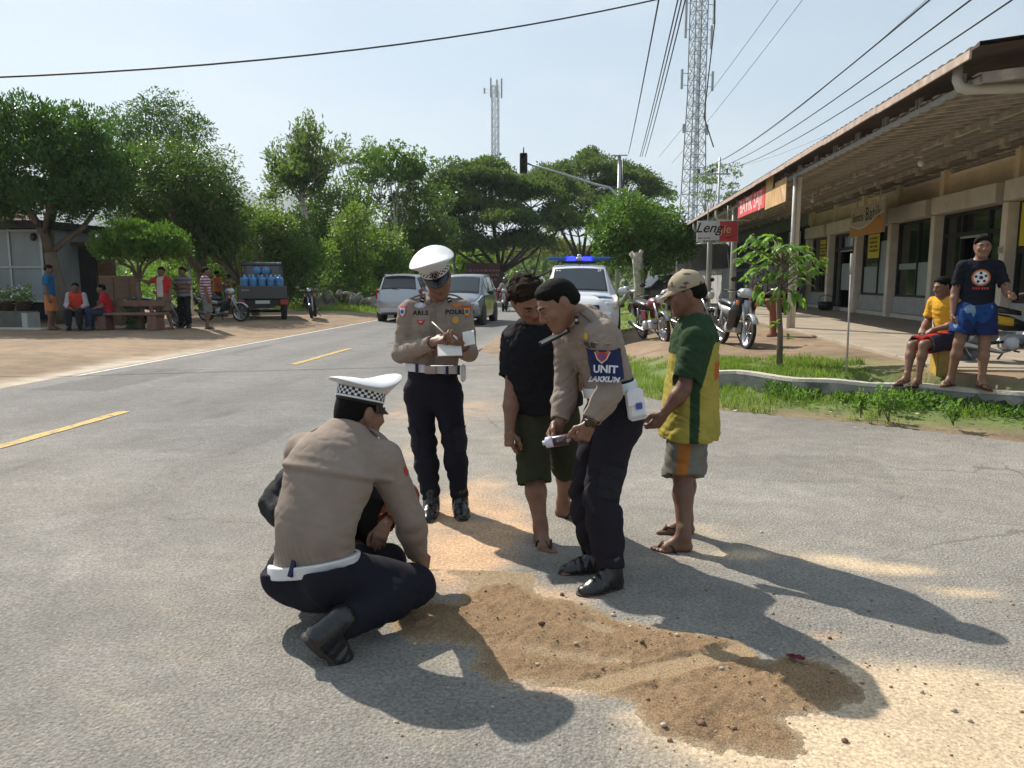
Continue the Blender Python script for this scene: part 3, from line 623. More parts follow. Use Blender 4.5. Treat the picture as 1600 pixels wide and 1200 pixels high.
me = bpy.data.meshes.new('tile_sheet'); me.from_pydata(V, [], F); me.materials.append(M_rooft); meshobj('tile_sheet', me, roof)
SBr = lambda nm, b, m: b.build(nm, m, roof)
y = SBY - .2
while y < SEY:
    l = min(rsb.uniform(2.6, 3.4), SEY + .2 - y)
    SBr('fascia_board', MB().box((3.965, y + l / 2, 3.895 + rsb.uniform(-.008, .008)), (.025, l - .012, .09), rot=Matrix.Rotation(rsb.uniform(-.004, .004), 3, 'X')), M_fasc); y += l
SB('canopy_rail', MB().box((4.3, (SBY + SEY) / 2, 3.735), (.07, SEY - SBY - .5, .06)), M_steel)
SB('canopy_beam', MB().box((5.75, (SBY + SEY) / 2, 3.82), (.07, SEY - SBY, .10)), M_wood)
SB('canopy_beam', MB().box((7.2, (SBY + SEY) / 2, 3.97), (.07, SEY - SBY, .10)), M_wood)
k = 0; y = SBY + .75
while y < SEY:
    for dy_ in (-.055, .055): SB('truss_strut', MB().box((4.3, y + dy_, 3.835), (.045, .035, .15)), M_steel)
    for X_, zz in ((5.75, 3.76), (7.2, 3.90)): SB('hanger_block', MB().box((X_, y, zz), (.10, .20, .16)), M_wood)
    y += 1.22
for y in (17.62, 25.1, 30.3, 36.2, 41.5, 46.4, 50.8):
    SB('canopy_post', MB().box((4.36, y + .04, 2.05), (.11, .13, 3.32), bev=.01), M_colp if y < 18 else M_gwall)
    SB('downpipe', MB().tube([(4.26, y - .10, .4), (4.26, y - .10, 2.2), (4.26, y - .10, 3.70)], .05, seg=10), M_pvc)
SB('drain_pipe', MB().tube([(4.12, 9.75, 3.93), (4.12, 9.75, 3.78), (4.16, 9.75, 3.71), (4.24, 9.75, 3.68), (4.34, 9.75, 3.675), (8.3, 9.75, 3.70)], [.055, .055, .062, .066, .058, .058], seg=12), M_pvc)
SB('drain_pipe', MB().tube([(4.05, 27.2, 3.9), (4.05, 27.2, 3.62), (4.12, 27.2, 3.52), (5.2, 27.2, 3.52)], .05, seg=10), M_pvc)
SB('drain_pipe', MB().tube([(4.05, 33.2, 3.9), (4.05, 33.2, 3.62), (4.12, 33.2, 3.52), (5.2, 33.2, 3.52)], .05, seg=10), M_pvc)
SB('canopy_end_board', MB().box((4.72, 9.0, 3.88), (.16, .03, .28)), M_pvc)
# darker units further along: half-height partitions and shutters
for k in range(9):
    y = 32.6 + 2.1 * k; SB('partition_panel', MB().box((8.2, y, 1.2), (.06, 2.0, 1.5)), M_gwall if k % 3 else M_bluew)
for k in range(12):
    SB('fence_panel', MB().box((6.2 + .19 * k, 31.9, 1.25), (.14, .05, 1.6 + .05 * (k % 3))), M_gwall)
for k in range(14):
    SB('fence_panel', MB().box((5.6, 33.1 + 1.3 * k, 1.2), (.05, 1.24, 1.55)), M_gwall)
SB('wall', MB().box((6.9, 52.1, 2.1), (4.3, .12, 3.4)), M_gwall)
for z in (3.55,): SB('shutter', MB().box((8.53, 42, 2.9), (.1, 19, 1.5)), M_bluew)
SB('air_conditioner', MB().box((8.2, 33.4, 3.2), (.3, .8, .55), bev=.02), M_white)
SB('light_bulb', MB().ell((5.9, 15.2, 3.62), (.055, .055, .07)).tube([(5.9, 15.2, 3.66), (5.9, 15.2, 3.9)], .012, seg=6), M_white)
SB('light_bulb', MB().ell((5.6, 21.2, 3.55), (.05, .05, .065)).tube([(5.6, 21.2, 3.6), (5.6, 21.2, 3.86)], .012, seg=6), M_white)
# ---- signs
M_sred = mat('faded_red_banner', (.62, .075, .085), rough=.7, var=.15, scale=3, bump=.1, var2=((.72, .30, .28), 3, .6))
M_sor = mat('bare_orange_board', (.56, .36, .17), rough=.8, var=.2, scale=3, bump=.15, var2=((.62, .5, .36), 2.2, .55))
M_bad = mat('banner_letters', (.78, .52, .50), rough=.7, var=.2, scale=5, bump=0)
bs = thing('shop_banner', 'torn red banner with pale BATIK SAJI letters and bare orange boards under the eave', 'sign', (4.15, 20.7, 3.2))
def LOC(o, t): o.location = -t.location; return o
LOC(MB().box((4.15, 21.8, 3.53), (.02, 3.6, .50)).build('banner_board', M_sred, bs), bs)
for a, b_, z1 in ((19.96, 19.2, 4.02), (19.2, 18.95, 3.62), (18.95, 17.85, 3.72)):
    LOC(MB().box((4.152, (a + b_) / 2, (3.2 + z1) / 2 + .01), (.02, abs(a - b_) - .02, z1 - 3.2)).build('bare_board', M_sor, bs), bs)
LOC(lettering('BATIK SAJI', .50, M_bad, (4.135, 21.8, 3.53), (0, -1, 0), (0, 0, 1), bs, sx=1.28, bold=.012), bs)
# ---- light-box sign facing up the road
M_sgrey = mat('sign_face_grey', (.46, .47, .48), rough=.4, var=.06, bump=0); M_sred2 = mat('sign_face_red', (.42, .04, .05), rough=.4, var=.1, bump=0)
M_gold = mat('sign_gold', (.50, .38, .20), rough=.5, var=.1, bump=0)
y0 = 24.6; p0 = ony(1090, 345, y0); p1 = ony(1153, 378, y0); cx_, cz_ = (p0[0] + p1[0]) / 2, (p0[2] + p1[2]) / 2; w_, h_ = p1[0] - p0[0], p0[2] - p1[2]
lb = thing('lightbox_sign', 'grey and red light-box sign with black script lettering beside a canopy post', 'sign', (cx_, y0, cz_ - h_ / 2))
LOC(MB().box((cx_, y0 + .07, cz_), (w_, .12, h_), bev=.01).build('sign_case', M_steel, lb), lb)
LOC(MB().box((cx_ - w_ * .22, y0 + .003, cz_), (w_ * .53, .006, h_ - .04)).build('sign_face', M_sgrey, lb), lb)
LOC(MB().box((cx_ + w_ * .265, y0 + .003, cz_), (w_ * .43, .006, h_ - .04)).build('sign_face', M_sred2, lb), lb)
LOC(lettering('Leng', .42, M_ink, (cx_ - .28, y0 - .002, cz_ + .10), (1, 0, 0), (0, 0, 1), lb, shear=.35, bold=.006), lb)
LOC(lettering('jie', .36, M_gold, (cx_ + .24, y0 - .002, cz_ + .06), (1, 0, 0), (0, 0, 1), lb, shear=.1), lb)
LOC(strokes(lb, (cx_ - .40, y0 - .002, cz_ - .20), (1, 0, 0), (0, 0, 1), .36, .07, M_ink, 1, 3), lb)
LOC(strokes(lb, (cx_ - .18, y0 - .002, cz_ - .29), (1, 0, 0), (0, 0, 1), .5, .07, M_ink, 1, 4), lb)
LOC(MB().prism([(cx_ + .12, cz_ - .20), (cx_ + .34, cz_ - .17), (cx_ + .58, cz_ - .12), (cx_ + .36, cz_ - .20)], 1, y0 - .004, y0 - .001).build('brush_stroke', M_ink, lb), lb)
for s_ in (-.3, .3): LOC(MB().tube([(cx_ + s_, y0 + .07, cz_ + h_ / 2), (cx_ + s_, y0 + .07, 3.75)], .02).build('hanger', M_steel, lb), lb)
# ---- hanging batik shop sign
M_sbei = mat('sign_beige', (.44, .40, .33), rough=.5, var=.05, bump=0); M_sora = mat('sign_orange', (.50, .22, .05), rough=.5, var=.06, bump=0); M_swh = mat('sign_white', (.6, .58, .5), rough=.5, var=.04, bump=0)
X_ = 7.4; ya, yb = 23.85, 21.2; za, zb = 2.735, 3.55; ss = thing('hanging_shop_sign', 'beige and orange Sentra Batik sign hung in front of the cream beam', 'sign', (X_, 22.5, za))
LOC(MB().box((X_ + .03, (ya + yb) / 2, (za + zb) / 2), (.05, ya - yb, zb - za)).build('sign_board', M_sbei, ss), ss)
wv = [(ya - (ya - yb) * t, za + .30 - .16 * math.sin(math.pi * min(1, t * 1.25)) + .20 * t ** 2) for t in np.linspace(0, 1, 15)]
LOC(MB().prism([(ya - .005, za + .005)] + [(p[0], p[1]) for p in wv] + [(yb + .005, za + .005)], 0, X_ - .004, X_ + .001).build('orange_wave', M_sora, ss), ss)
LOC(MB().prism([(p[0], p[1] + .004) for p in wv] + [(p[0], p[1] + .05) for p in wv[::-1]], 0, X_ - .006, X_ + .001).build('white_wave', M_swh, ss), ss)
LOC(lettering('Sentra', .36, M_ink, (X_ - .004, 23.2, 3.24), (0, -1, 0), (0, 0, 1), ss), ss); LOC(lettering('Batik', .52, M_ink, (X_ - .004, 22.0, 3.27), (0, -1, 0), (0, 0, 1), ss, space=1.12), ss)
for s_ in (23.4, 21.6): LOC(MB().tube([(X_ + .03, s_, zb), (X_ + .03, s_, 3.98)], .018).build('hanger', M_steel, ss), ss)
# ---- yellow posters on the glass
for nm, y, z, w_, h_, l in (('poster', 24.95, 2.52, .95, .72, 'yellow poster with black lines on the glass below the hanging sign'), ('poster', 30.3, 2.55, .75, .85, 'yellow poster on the window behind the young tree'), ('poster', 16.35, 2.6, .72, .86, 'yellow poster with red script on the glass behind the boy in black')):
    t = thing(nm, l, 'poster', (8.5, y, z - h_ / 2)); LOC(MB().box((8.478, y, z), (.012, w_, h_)).build('poster_sheet', M_yposter, t), t)
    if w_ < .73: LOC(lettering('G', .34, M_redink, (8.468, y + .12, z + .18), (0, -1, 0), (0, 0, 1), t, shear=.3), t); LOC(lettering('S', .30, M_redink, (8.468, y + .12, z - .12), (0, -1, 0), (0, 0, 1), t, shear=.3), t); LOC(strokes(t, (8.468, y - .15, z + .04), (0, -1, 0), (0, 0, 1), .36, .4, M_redink, 2, 6), t)
    else:
        LOC(strokes(t, (8.468, y, z + .05), (0, -1, 0), (0, 0, 1), .7, .5, M_ink, 4, int(y)), t)
    LOC(MB().box((8.474, y, z - h_ / 2 - .09), (.01, w_, .13)).build('poster_strip', M_ink, t), t)
t = tag(MB().box((8.25, 16.95, 2.1), (.012, .16, .14)).build('number_plate', M_whst), 'small pale plate with black lines fixed to the column behind the boy in black', 'plate')
t.location = (0, 0, 0); strokes(t, (8.242, 16.95, 2.1), (0, -1, 0), (0, 0, 1), .13, .11, M_ink, 3, 2)
# ---- farther shed along the same side
sh = thing('market_shed', 'dark open shed with pale posts beyond the shop row', 'building', (6, 60, .05))
LOC(MB().box((6.2, 63, 3.7), (5.2, 18, .12)).build('roof', M_rooft, sh), sh); LOC(MB().box((8.4, 63, 1.9), (.2, 18, 3.5)).build('back_wall', M_bluew, sh), sh)
LOC(MB().box((6.2, 72, 1.9), (4.6, .2, 3.5)).build('end_wall', M_bluew, sh), sh)
for k in range(6): LOC(MB().box((3.8, 54.6 + 3.3 * k, 1.85), (.2, .2, 3.6)).build('post', M_colp, sh), sh)
# ================================================================ masts, poles and wires
M_galv = mat('galvanised_steel', (.42, .44, .46), rough=.5, var=.12, scale=6, bump=.05, metal=.4)
M_lat = mat('mast_steel', (.33, .35, .37), rough=.6, var=.1, bump=0, metal=.3)
def mast(loc, H, wb, wt, step, label, ants, rot=.35, br=.04):
    t = thing('lattice_mast', label, 'radio mast', loc, rot); legs = [(-1, -1), (1, -1), (1, 1), (-1, 1)]
    W = lambda z: (wb + (wt - wb) * min(1, z / (H * .55))) / 2
    for sx_, sy_ in legs:
        MB().tube([(sx_ * W(z), sy_ * W(z), z) for z in np.linspace(0, H, 12)], .075, seg=6).build('leg', M_lat, t)
    b = MB(); z = 0; f = 0
    while z < H - .1:
        z2 = min(z + step, H); w1, w2 = W(z), W(z2)
        for i in range(4):
            p, q = legs[i], legs[(i + 1) % 4]
            b.tube([(p[0] * w1, p[1] * w1, z), (q[0] * w2, q[1] * w2, z2)], br, seg=4, smooth=False); b.tube([(q[0] * w1, q[1] * w1, z), (p[0] * w2, p[1] * w2, z2)], br, seg=4, smooth=False)
            b.tube([(p[0] * w2, p[1] * w2, z2), (q[0] * w2, q[1] * w2, z2)], br, seg=4, smooth=False)
        z = z2
    b.build('bracing', M_lat, t)
    c_ = MB()
    for k_ in range(4): c_.tube([(-.35 * W(0) + .12 * k_, -W(H) * .9, 0), (-.35 * W(H) + .08 * k_, -W(H) * .9, H)], .035, seg=4)
    c_.build('cable_ladder', M_lat, t)
    for (z, dx_, dy_, h_) in ants:
        a = MB().box((dx_, dy_, z), (7 * br, 5 * br, h_), bev=.03).build('antenna', M_galv, t); w = W(z)
        MB().tube([(max(-w, min(w, dx_)), max(-w, min(w, dy_)), z + h_ * .3), (dx_, dy_, z + h_ * .3)], .04, seg=5).tube([(max(-w, min(w, dx_)), max(-w, min(w, dy_)), z - h_ * .3), (dx_, dy_, z - h_ * .3)], .04, seg=5).build('bracket', M_lat, a)
    return t
q = ony(1082, 345, 95); mast((q[0], 95, .0), 42, 2.75, 1.5, 1.45, 'tall grey lattice mast with panel antennas behind the shop row', [(24.5, 2.0, 0, 2.2), (24.5, -1.9, 0, 2.2), (29.5, 1.9, .4, 2.6), (32, 1.7, -.4, 2.6), (31.5, -1.5, .2, 4.8), (19, 1.5, 0, 1.2), (19, -1.5, 0, 1.0), (34.8, -1.5, 0, 1.6)])
q = ony(774, 250, 230); mast((q[0], 230, 0.), 57., 2.7, 1.9, 2.4, 'slim distant lattice mast rising above the rain trees', [(56.5, -1.3, 0, 5.5), (56.5, 1.9, 0, 5.5), (56, .2, -1.4, 5), (55.5, -3.2, 0, 1.6)], br=.065)
# traffic signal on a long arm
Yp = 38.; pb = ony(964, 470, Yp); X0 = pb[0]
ts = thing('traffic_signal', 'grey pole with curved arm carrying a black traffic signal over the road', 'traffic signal', (X0, Yp, 0))
ztop = ony(962, 244, Yp)[2]; zb = ony(964, 320, Yp)[2]; e = ony(822, 255, Yp); m_ = ony(930, 288, Yp)
MB().tube([(0, 0, 0), (0, 0, 2.5), (0, 0, ztop)], [.11, .10, .07], seg=12).build('pole', M_galv, ts)
MB().lathe([(.2, 0), (.2, .03), (.13, .06)], (0, 0, 0)).build('base_plate', M_galv, ts)
ar = [(0, 0, zb), (-.12, 0, zb + .45), (-.45, 0, zb + .8), (m_[0] - X0, 0, m_[2]), ((m_[0] + e[0]) / 2 - X0, 0, (m_[2] + e[2]) / 2 + .03), (e[0] - X0, 0, e[2])]
MB().tube(ar, [.07, .07, .065, .06, .05, .045], seg=10).build('arm', M_galv, ts)
hd = MB().box((e[0] - X0 - .12, 0, e[2]), (.36, .26, .95), bev=.03).tube([(e[0] - X0 - .12, 0, e[2] + .45), (e[0] - X0 - .12, 0, e[2] + .75)], .03).build('signal_head', M_black, ts)
for k_, c_ in enumerate(((.10, .012, .01), (.11, .07, .01), (.01, .08, .03))):
    MB().lathe([(.0, -.01), (.10, 0), (.10, .015)], (e[0] - X0 - .12, -.135, e[2] + .29 - .29 * k_), (0, -1, 0), 14).build('lens', mat('signal_lens_%d' % k_, c_, rough=.2, bump=0), hd)
    MB().lathe([(.115, 0), (.12, .16), (.112, .16), (.107, 0)], (e[0] - X0 - .12, -.13, e[2] + .29 - .29 * k_), (0, -1, 0), 14).build('visor', M_black, hd)
zx = ony(961, 359, Yp)[2]; MB().box((-.05, -.16, zx), (.42, .24, .66), bev=.02).box((-.05, -.16, zx + .345), (.48, .30, .03)).build('control_box', M_galv, ts)
MB().box((0, 0, ztop + .03), (.75, .32, .05), rot=Matrix.Rotation(.12, 3, 'X')).build('solar_panel', M_galv, ts)
MB().tube([(.17, .1, 3.2), (.17, .1, ztop - .1)], .035, seg=6).build('cable_conduit', M_black, ts)
# utility pole with a cross-arm
Yu = 62.; q = ony(1122, 330, Yu); up = thing('utility_pole', 'thin utility pole with insulators on a cross-arm behind the shop roof', 'utility pole', (q[0], Yu, 0)); zt = ony(1122, 246, Yu)[2]; za = ony(1122, 272, Yu)[2]
MB().tube([(0, 0, 0), (0, 0, zt)], [.13, .08], seg=8).build('pole', M_galv, up)
ca = MB().box((-.45, -.1, za), (2.35, .10, .12)).build('cross_arm', M_galv, up)
for dx_ in (-1.55, -.55, .55): MB().lathe([(.04, 0), (.09, .1), (.05, .16), (.10, .24), (.04, .36)], (dx_, -.1, za + .06), seg=8).build('insulator', M_black, ca)
UPX = q[0]
M_wire = mat('black_cable', (.03, .03, .032), rough=.6, var=.05, bump=0)
def wire(label, P, r, sag=.4, n=18, group=None):
    P = [Vector([float(a) for a in p]) for p in P]; pts = []
    for a, b_ in zip(P[:-1], P[1:]):
        for i in range(n): t_ = i / n; pts.append(a.lerp(b_, t_) - Vector((0, 0, sag * 4 * t_ * (1 - t_))))
    pts.append(P[-1]); c_ = pts[0]
    o = MB().tube([p - c_ for p in pts], r, seg=5).build('cable', M_wire); o.location = c_
    return tag(o, label, 'cable', group)
wire('single thick black cable sagging across the whole road', [ony(-260, 128, 14), ony(1100, -18, 24)], .022, .55)
for k_, (px_, yy) in enumerate(((1440, 12), (1510, 12), (1580, 12))):
    wire(('power line from the outermost insulator of the cross-arm over the shop roof', 'power line from the middle insulator of the cross-arm over the shop roof', 'power line from the insulator beside the pole top over the shop roof')[k_], [(UPX + (-1.55, -.55, .55)[k_], Yu - .1, za + .42), ony(px_ + 60, -40, yy)], .016, .5, group='power lines on the cross-arm')
for px0, px1, l in ((1000, 1066, 0), (1003, 1072, 0), (1008, 1078, 0)):
    wire('one of three close cables climbing steeply from the rain tree', [ony(px0, 245, 70), ony(px1, -30, 26)], .026, .2, group='steep cables by the mast')
wire('thicker cable climbing steeply left of the three close ones', [ony(982, 240, 70), ony(1034, -25, 24)], .028, .2)
wire('loose cable hanging down with a bent free end beside the mast', [ony(1116, -20, 26), ony(1117, 35, 26), ony(1108, 110, 26), ony(1100, 183, 26), ony(1115, 230, 26)], .020, .0)
wire('thin wire slanting behind the tall mast to the upper right', [ony(1030, 245, 100), ony(1230, -20, 60)], .02, .3)
wire('thin wire slanting behind the tall mast just below another', [ony(1050, 255, 100), ony(1265, -15, 60)], .02, .3)
wire('thin pale wire running up above the three power lines', [ony(1130, 250, 62), ony(1470, -20, 25)], .009, .4)
wire('lowest thin wire passing close over the shop roof', [ony(1140, 262, 62), ony(1290, 212, 40), ony(1420, 160, 25)], .008, .2)
wire('slack wire from the signal pole towards the shops', [(X0, Yp, ztop - 1.6), ony(1060, 300, 55)], .014, .3)
# ================================================================ trees, shrubs, hills
M_bark = mat('grey_brown_bark', (.16, .125, .095), rough=.95, var=.3, scale=5, bump=.6, bscale=18, stretch=(1, 1, .35))
M_barkd = mat('dark_bark', (.075, .06, .048), rough=.95, var=.3, scale=4, bump=.5, bscale=14, stretch=(1, 1, .35))
M_barkp = mat('pale_bark', (.42, .37, .31), rough=.95, var=.25, scale=6, bump=.5, bscale=20, var2=((.22, .2, .17), 4, .52))
LEAF = {k: leafmat('leaf_' + k, a, b, r) for k, a, b, r in (
 ('dark', (.030, .075, .027), (.10, .19, .05), .38), ('mango', (.040, .088, .022), (.13, .21, .05), .42), ('mid', (.045, .11, .024), (.15, .25, .055), .5), ('light', (.075, .15, .03), (.22, .32, .07), .5), ('feather', (.085, .14, .05), (.20, .28, .115), .55),
 ('rain', (.050, .090, .030), (.14, .20, .065), .6), ('rainy', (.09, .12, .028), (.26, .28, .07), .6), ('bright', (.09, .20, .035), (.25, .40, .09), .42))}
def clump_leaves(centres, radii, per, size, seed, flat=1., droop=0., aspect=.45, up=.4, inner=.55):
    """leaf blades in a shell round each clump centre, pointing outwards"""
    per = int(per * 1.7); size = size * .74; rs = np.random.RandomState(seed); n = len(centres); ci = np.repeat(np.arange(n), per); d = rs.normal(size=(n * per, 3)); d /= np.linalg.norm(d, axis=1, keepdims=True)
    rr = (inner + (1 - inner) * rs.rand(n * per) ** .6)[:, None]; off = d * rr * np.asarray(radii)[ci][:, None]; off[:, 2] *= flat
    P = np.asarray(centres)[ci] + off; N_ = d + np.array([0, 0, up]) + rs.normal(size=d.shape) * .55; N_[:, 2] -= droop
    return leaf_cloud(P, N_, size, seed + 1, aspect)
def crown_points(c, r, n, seed, shell=.55, low=-.75, lump=.22):
    """clump centres filling an uneven ellipsoid"""
    rs = np.random.RandomState(seed); d = rs.normal(size=(n * 3, 3)); d /= np.linalg.norm(d, axis=1, keepdims=True); d = d[d[:, 2] > low][:n]
    k = 1 + lump * noise(d * 1.6 + seed, 1.3, seed, 2); rr = (shell + (1 - shell) * rs.rand(len(d)) ** .5)
    return np.asarray(c) + d * np.asarray(r) * (rr * k)[:, None]
def limbs(b, base, targets, r0, seed, levels=2, fork=.35, seg=6, lean=(0, 0)):
    rs = np.random.RandomState(seed); base = np.asarray(base, float); targets = np.asarray(targets); c = targets.mean(0); top = base + (c - base) * fork + np.array([lean[0], lean[1], 0])
    n = 6; tr = [base + (top - base) * t_ + rs.normal(size=3) * r0 * .35 * (0 < t_ < 1) for t_ in np.linspace(0, 1, n)]
    tr[0] = base - np.array([0, 0, .15]); b.tube(tr, [r0 * 1.35, r0 * 1.02, r0 * .95, r0 * .9, r0 * .85, r0 * .8], seg=9)
    k = max(2, min(6, len(targets) // 6 + 2)); ang = np.arctan2(targets[:, 1] - c[1], targets[:, 0] - c[0]); order = np.argsort(ang); groups = np.array_split(order, k)
    for g_ in groups:
        if not len(g_): continue
        m = targets[g_].mean(0); mid = top + (m - top) * .62 + rs.normal(size=3) * .1; r1 = r0 * .55
        b.tube([top - (top - base) * .06, top + (mid - top) * .4 + np.array([0, 0, .12]), mid], [r1 * 1.1, r1 * .85, r1 * .65], seg=7)
        for j in g_[:7]:
            e = targets[j]; q_ = mid + (e - mid) * .55 + rs.normal(size=3) * .12; b.tube([mid, q_, e], [r1 * .5, r1 * .32, r1 * .1], seg=5)
    return b
def make_tree(name, label, base, c, r, nclump, rclump, per, size, leaf, bark, r0, seed, group=None, flat=.8, droop=0., aspect=.45, shell=.5, low=-.7, fork=.35, lump=.22, up=.4, cat='tree', inner=.5):
    t = thing(name, label, cat, base, 0, group); base = np.asarray(base, float); c = np.asarray(c, float) - base
    pts = crown_points(c, r, nclump, seed, shell, low, lump); rs = np.random.RandomState(seed + 5)
    limbs(MB(), (0, 0, 0), pts[rs.permutation(len(pts))[:min(len(pts), 26)]], r0, seed, fork=fork).build('trunk', bark, t)
    V, F = clump_leaves(pts, rclump * rs.uniform(.65, 1.25, len(pts)), per, size, seed, flat, droop, aspect, up, inner)
    meshobj('crown', npmesh('crown', V, F, LEAF[leaf]), t); return t
def at_px(px, py, Y): return ony(px, py, Y)
# big dark-leaved tree by the kiosk (forked trunk)
Y = 22.; bx, by = -16.2, 22.; t1 = thing('roadside_tree', 'large glossy dark-leaved tree with a forked pale trunk beside the kiosk', 'tree', (bx, by, .15))
tp = lambda px, py, Y_: np.asarray(ony(px, py, Y_)) - np.array([bx, by, .15])
tk = MB(); f0 = tp(78, 395, 22); f0[1] = 0
tk.tube([(0, 0, -.2), tp(98, 470, 22.), tp(86, 430, 22.), f0], [.24, .20, .19, .18], seg=10)
for pts, rr in (([f0, tp(68, 365, 21.8), tp(50, 335, 21.5), tp(20, 300, 21)], .13), ([f0, tp(100, 378, 22.2), tp(130, 355, 22.4), tp(165, 310, 22.8)], .10), ([f0, tp(80, 350, 22.4), tp(90, 310, 22.6), tp(85, 250, 22.5)], .11), ([tp(68, 365, 21.8), tp(75, 330, 21.4), tp(100, 280, 21.2)], .08)):
    tk.tube(pts, [rr, rr * .9, rr * .7, rr * .35][:len(pts)], seg=8)
tk.build('trunk', M_bark, t1)
cs = np.concatenate([crown_points(tp(60, 262, 22.3), (2.35, 2.2, 1.45), 120, 3, .35, -.7), crown_points(tp(130, 255, 22.6), (1.3, 1.5, 1.1), 45, 4, .4, -.8), crown_points(tp(15, 225, 22.), (1.4, 1.5, 1.1), 40, 5), crown_points(tp(45, 190, 22.2), (.9, 1.0, .55), 22, 6), crown_points(tp(120, 205, 22.4), (.8, 1.0, .7), 20, 6), crown_points(tp(30, 310, 22.), (1.6, 1.5, .5), 40, 16), crown_points(tp(-60, 260, 22.), (1.6, 2, 1.5), 40, 18), crown_points(tp(60, 318, 21.2), (1.9, .9, .45), 46, 19), crown_points(tp(150, 300, 21.8), (.9, .9, .8), 30, 20)])
V, F = clump_leaves(cs, np.full(len(cs), .42), 62, .17, 31, .9, 0, .42, .9, .3); meshobj('crown', npmesh('crown', V, F, LEAF['dark']), t1)
# mango behind
c = ony(268, 305, 27.); make_tree('mango_tree', 'broad rounded mango tree with reddish young tips behind the trimmed shrub', (-13.6, 27, .15), c, (2.55, 2.4, 2.0), 190, .55, 75, .22, 'mango', M_bark, .22, 41, droop=.55, aspect=.3, up=.1, shell=.3, low=-.95)
c = ony(330, 350, 27.5); make_tree('mango_tree', 'lower mango tree spreading over the men beside the pickup', (-12.9, 28.3, .15), c, (1.5, 1.6, 1.7), 80, .5, 70, .21, 'mango', M_bark, .14, 42, droop=.55, aspect=.3, up=.1, shell=.3, low=-.95)
c = ony(245, 205, 36.); make_tree('background_tree', 'dark open-crowned tree standing taller behind the mango tree', (-19, 36, .15), c, (2.3, 2, 1.5), 70, .62, 60, .24, 'dark', M_barkd, .2, 43, droop=.4, aspect=.3, shell=.3)
# trimmed ball shrub
Y = 19.9; c = ony(216, 387, Y); ts_ = make_tree('trimmed_shrub', 'trimmed dome-shaped shrub on a thin stem beside the bench', (-12.35, Y, .16), c, (1.12, 1.0, .62), 150, .24, 60, .13, 'mid', M_bark, .07, 44, up=1.2, shell=.35, low=-.5, fork=.6, lump=.08)
# tall feathery tree
Y = 36.; bq = ony(492, 480, Y); t4 = thing('feathery_tree', 'tall feathery pale green tree with a leaning slim trunk', 'tree', (bq[0], Y, .15))
tq = lambda px, py, dy=0: np.asarray(ony(px, py, Y + dy)) - np.array([bq[0], Y, .15])
tk = MB(); tk.tube([(0, 0, -.1), tq(484, 390), tq(477, 340), tq(470, 300)], [.2, .16, .14, .12], seg=8); PS = []; NS = []
rs = np.random.RandomState(6)
for k_ in range(34):
    ax = rs.uniform(-1, 1); tgt = tq(480 + 62 * ax + rs.normal() * 6, 172 + 60 * abs(ax) ** 1.3 + rs.uniform(0, 95), rs.uniform(-1.8, 1.8)); st = tq(471, rs.uniform(255, 320)); mid = st + (tgt - st) * .5 + np.array([0, 0, -.15]) + np.array([(tgt - st)[0] * .14, 0, 0])
    tk.tube([st, mid, tgt], [.05, .035, .012], seg=5)
    for s_ in np.linspace(.35, 1.05, 44):
        p_ = (st * (1 - s_) ** 2 + 2 * mid * s_ * (1 - s_) + tgt * s_ ** 2) if s_ <= 1 else tgt + (tgt - mid) * (s_ - 1) * 2
        for m_ in range(5): PS.append(p_ + rs.normal(size=3) * .17); d_ = (tgt - mid) / np.linalg.norm(tgt - mid); NS.append(d_ * .7 + rs.normal(size=3) * .55 + np.array([0, 0, .25]))
tk.build('trunk', M_barkp, t4); V, F = leaf_cloud(np.array(PS), np.array(NS), .24, 8, .3); meshobj('crown', npmesh('crown', V, F, LEAF['feather']), t4)
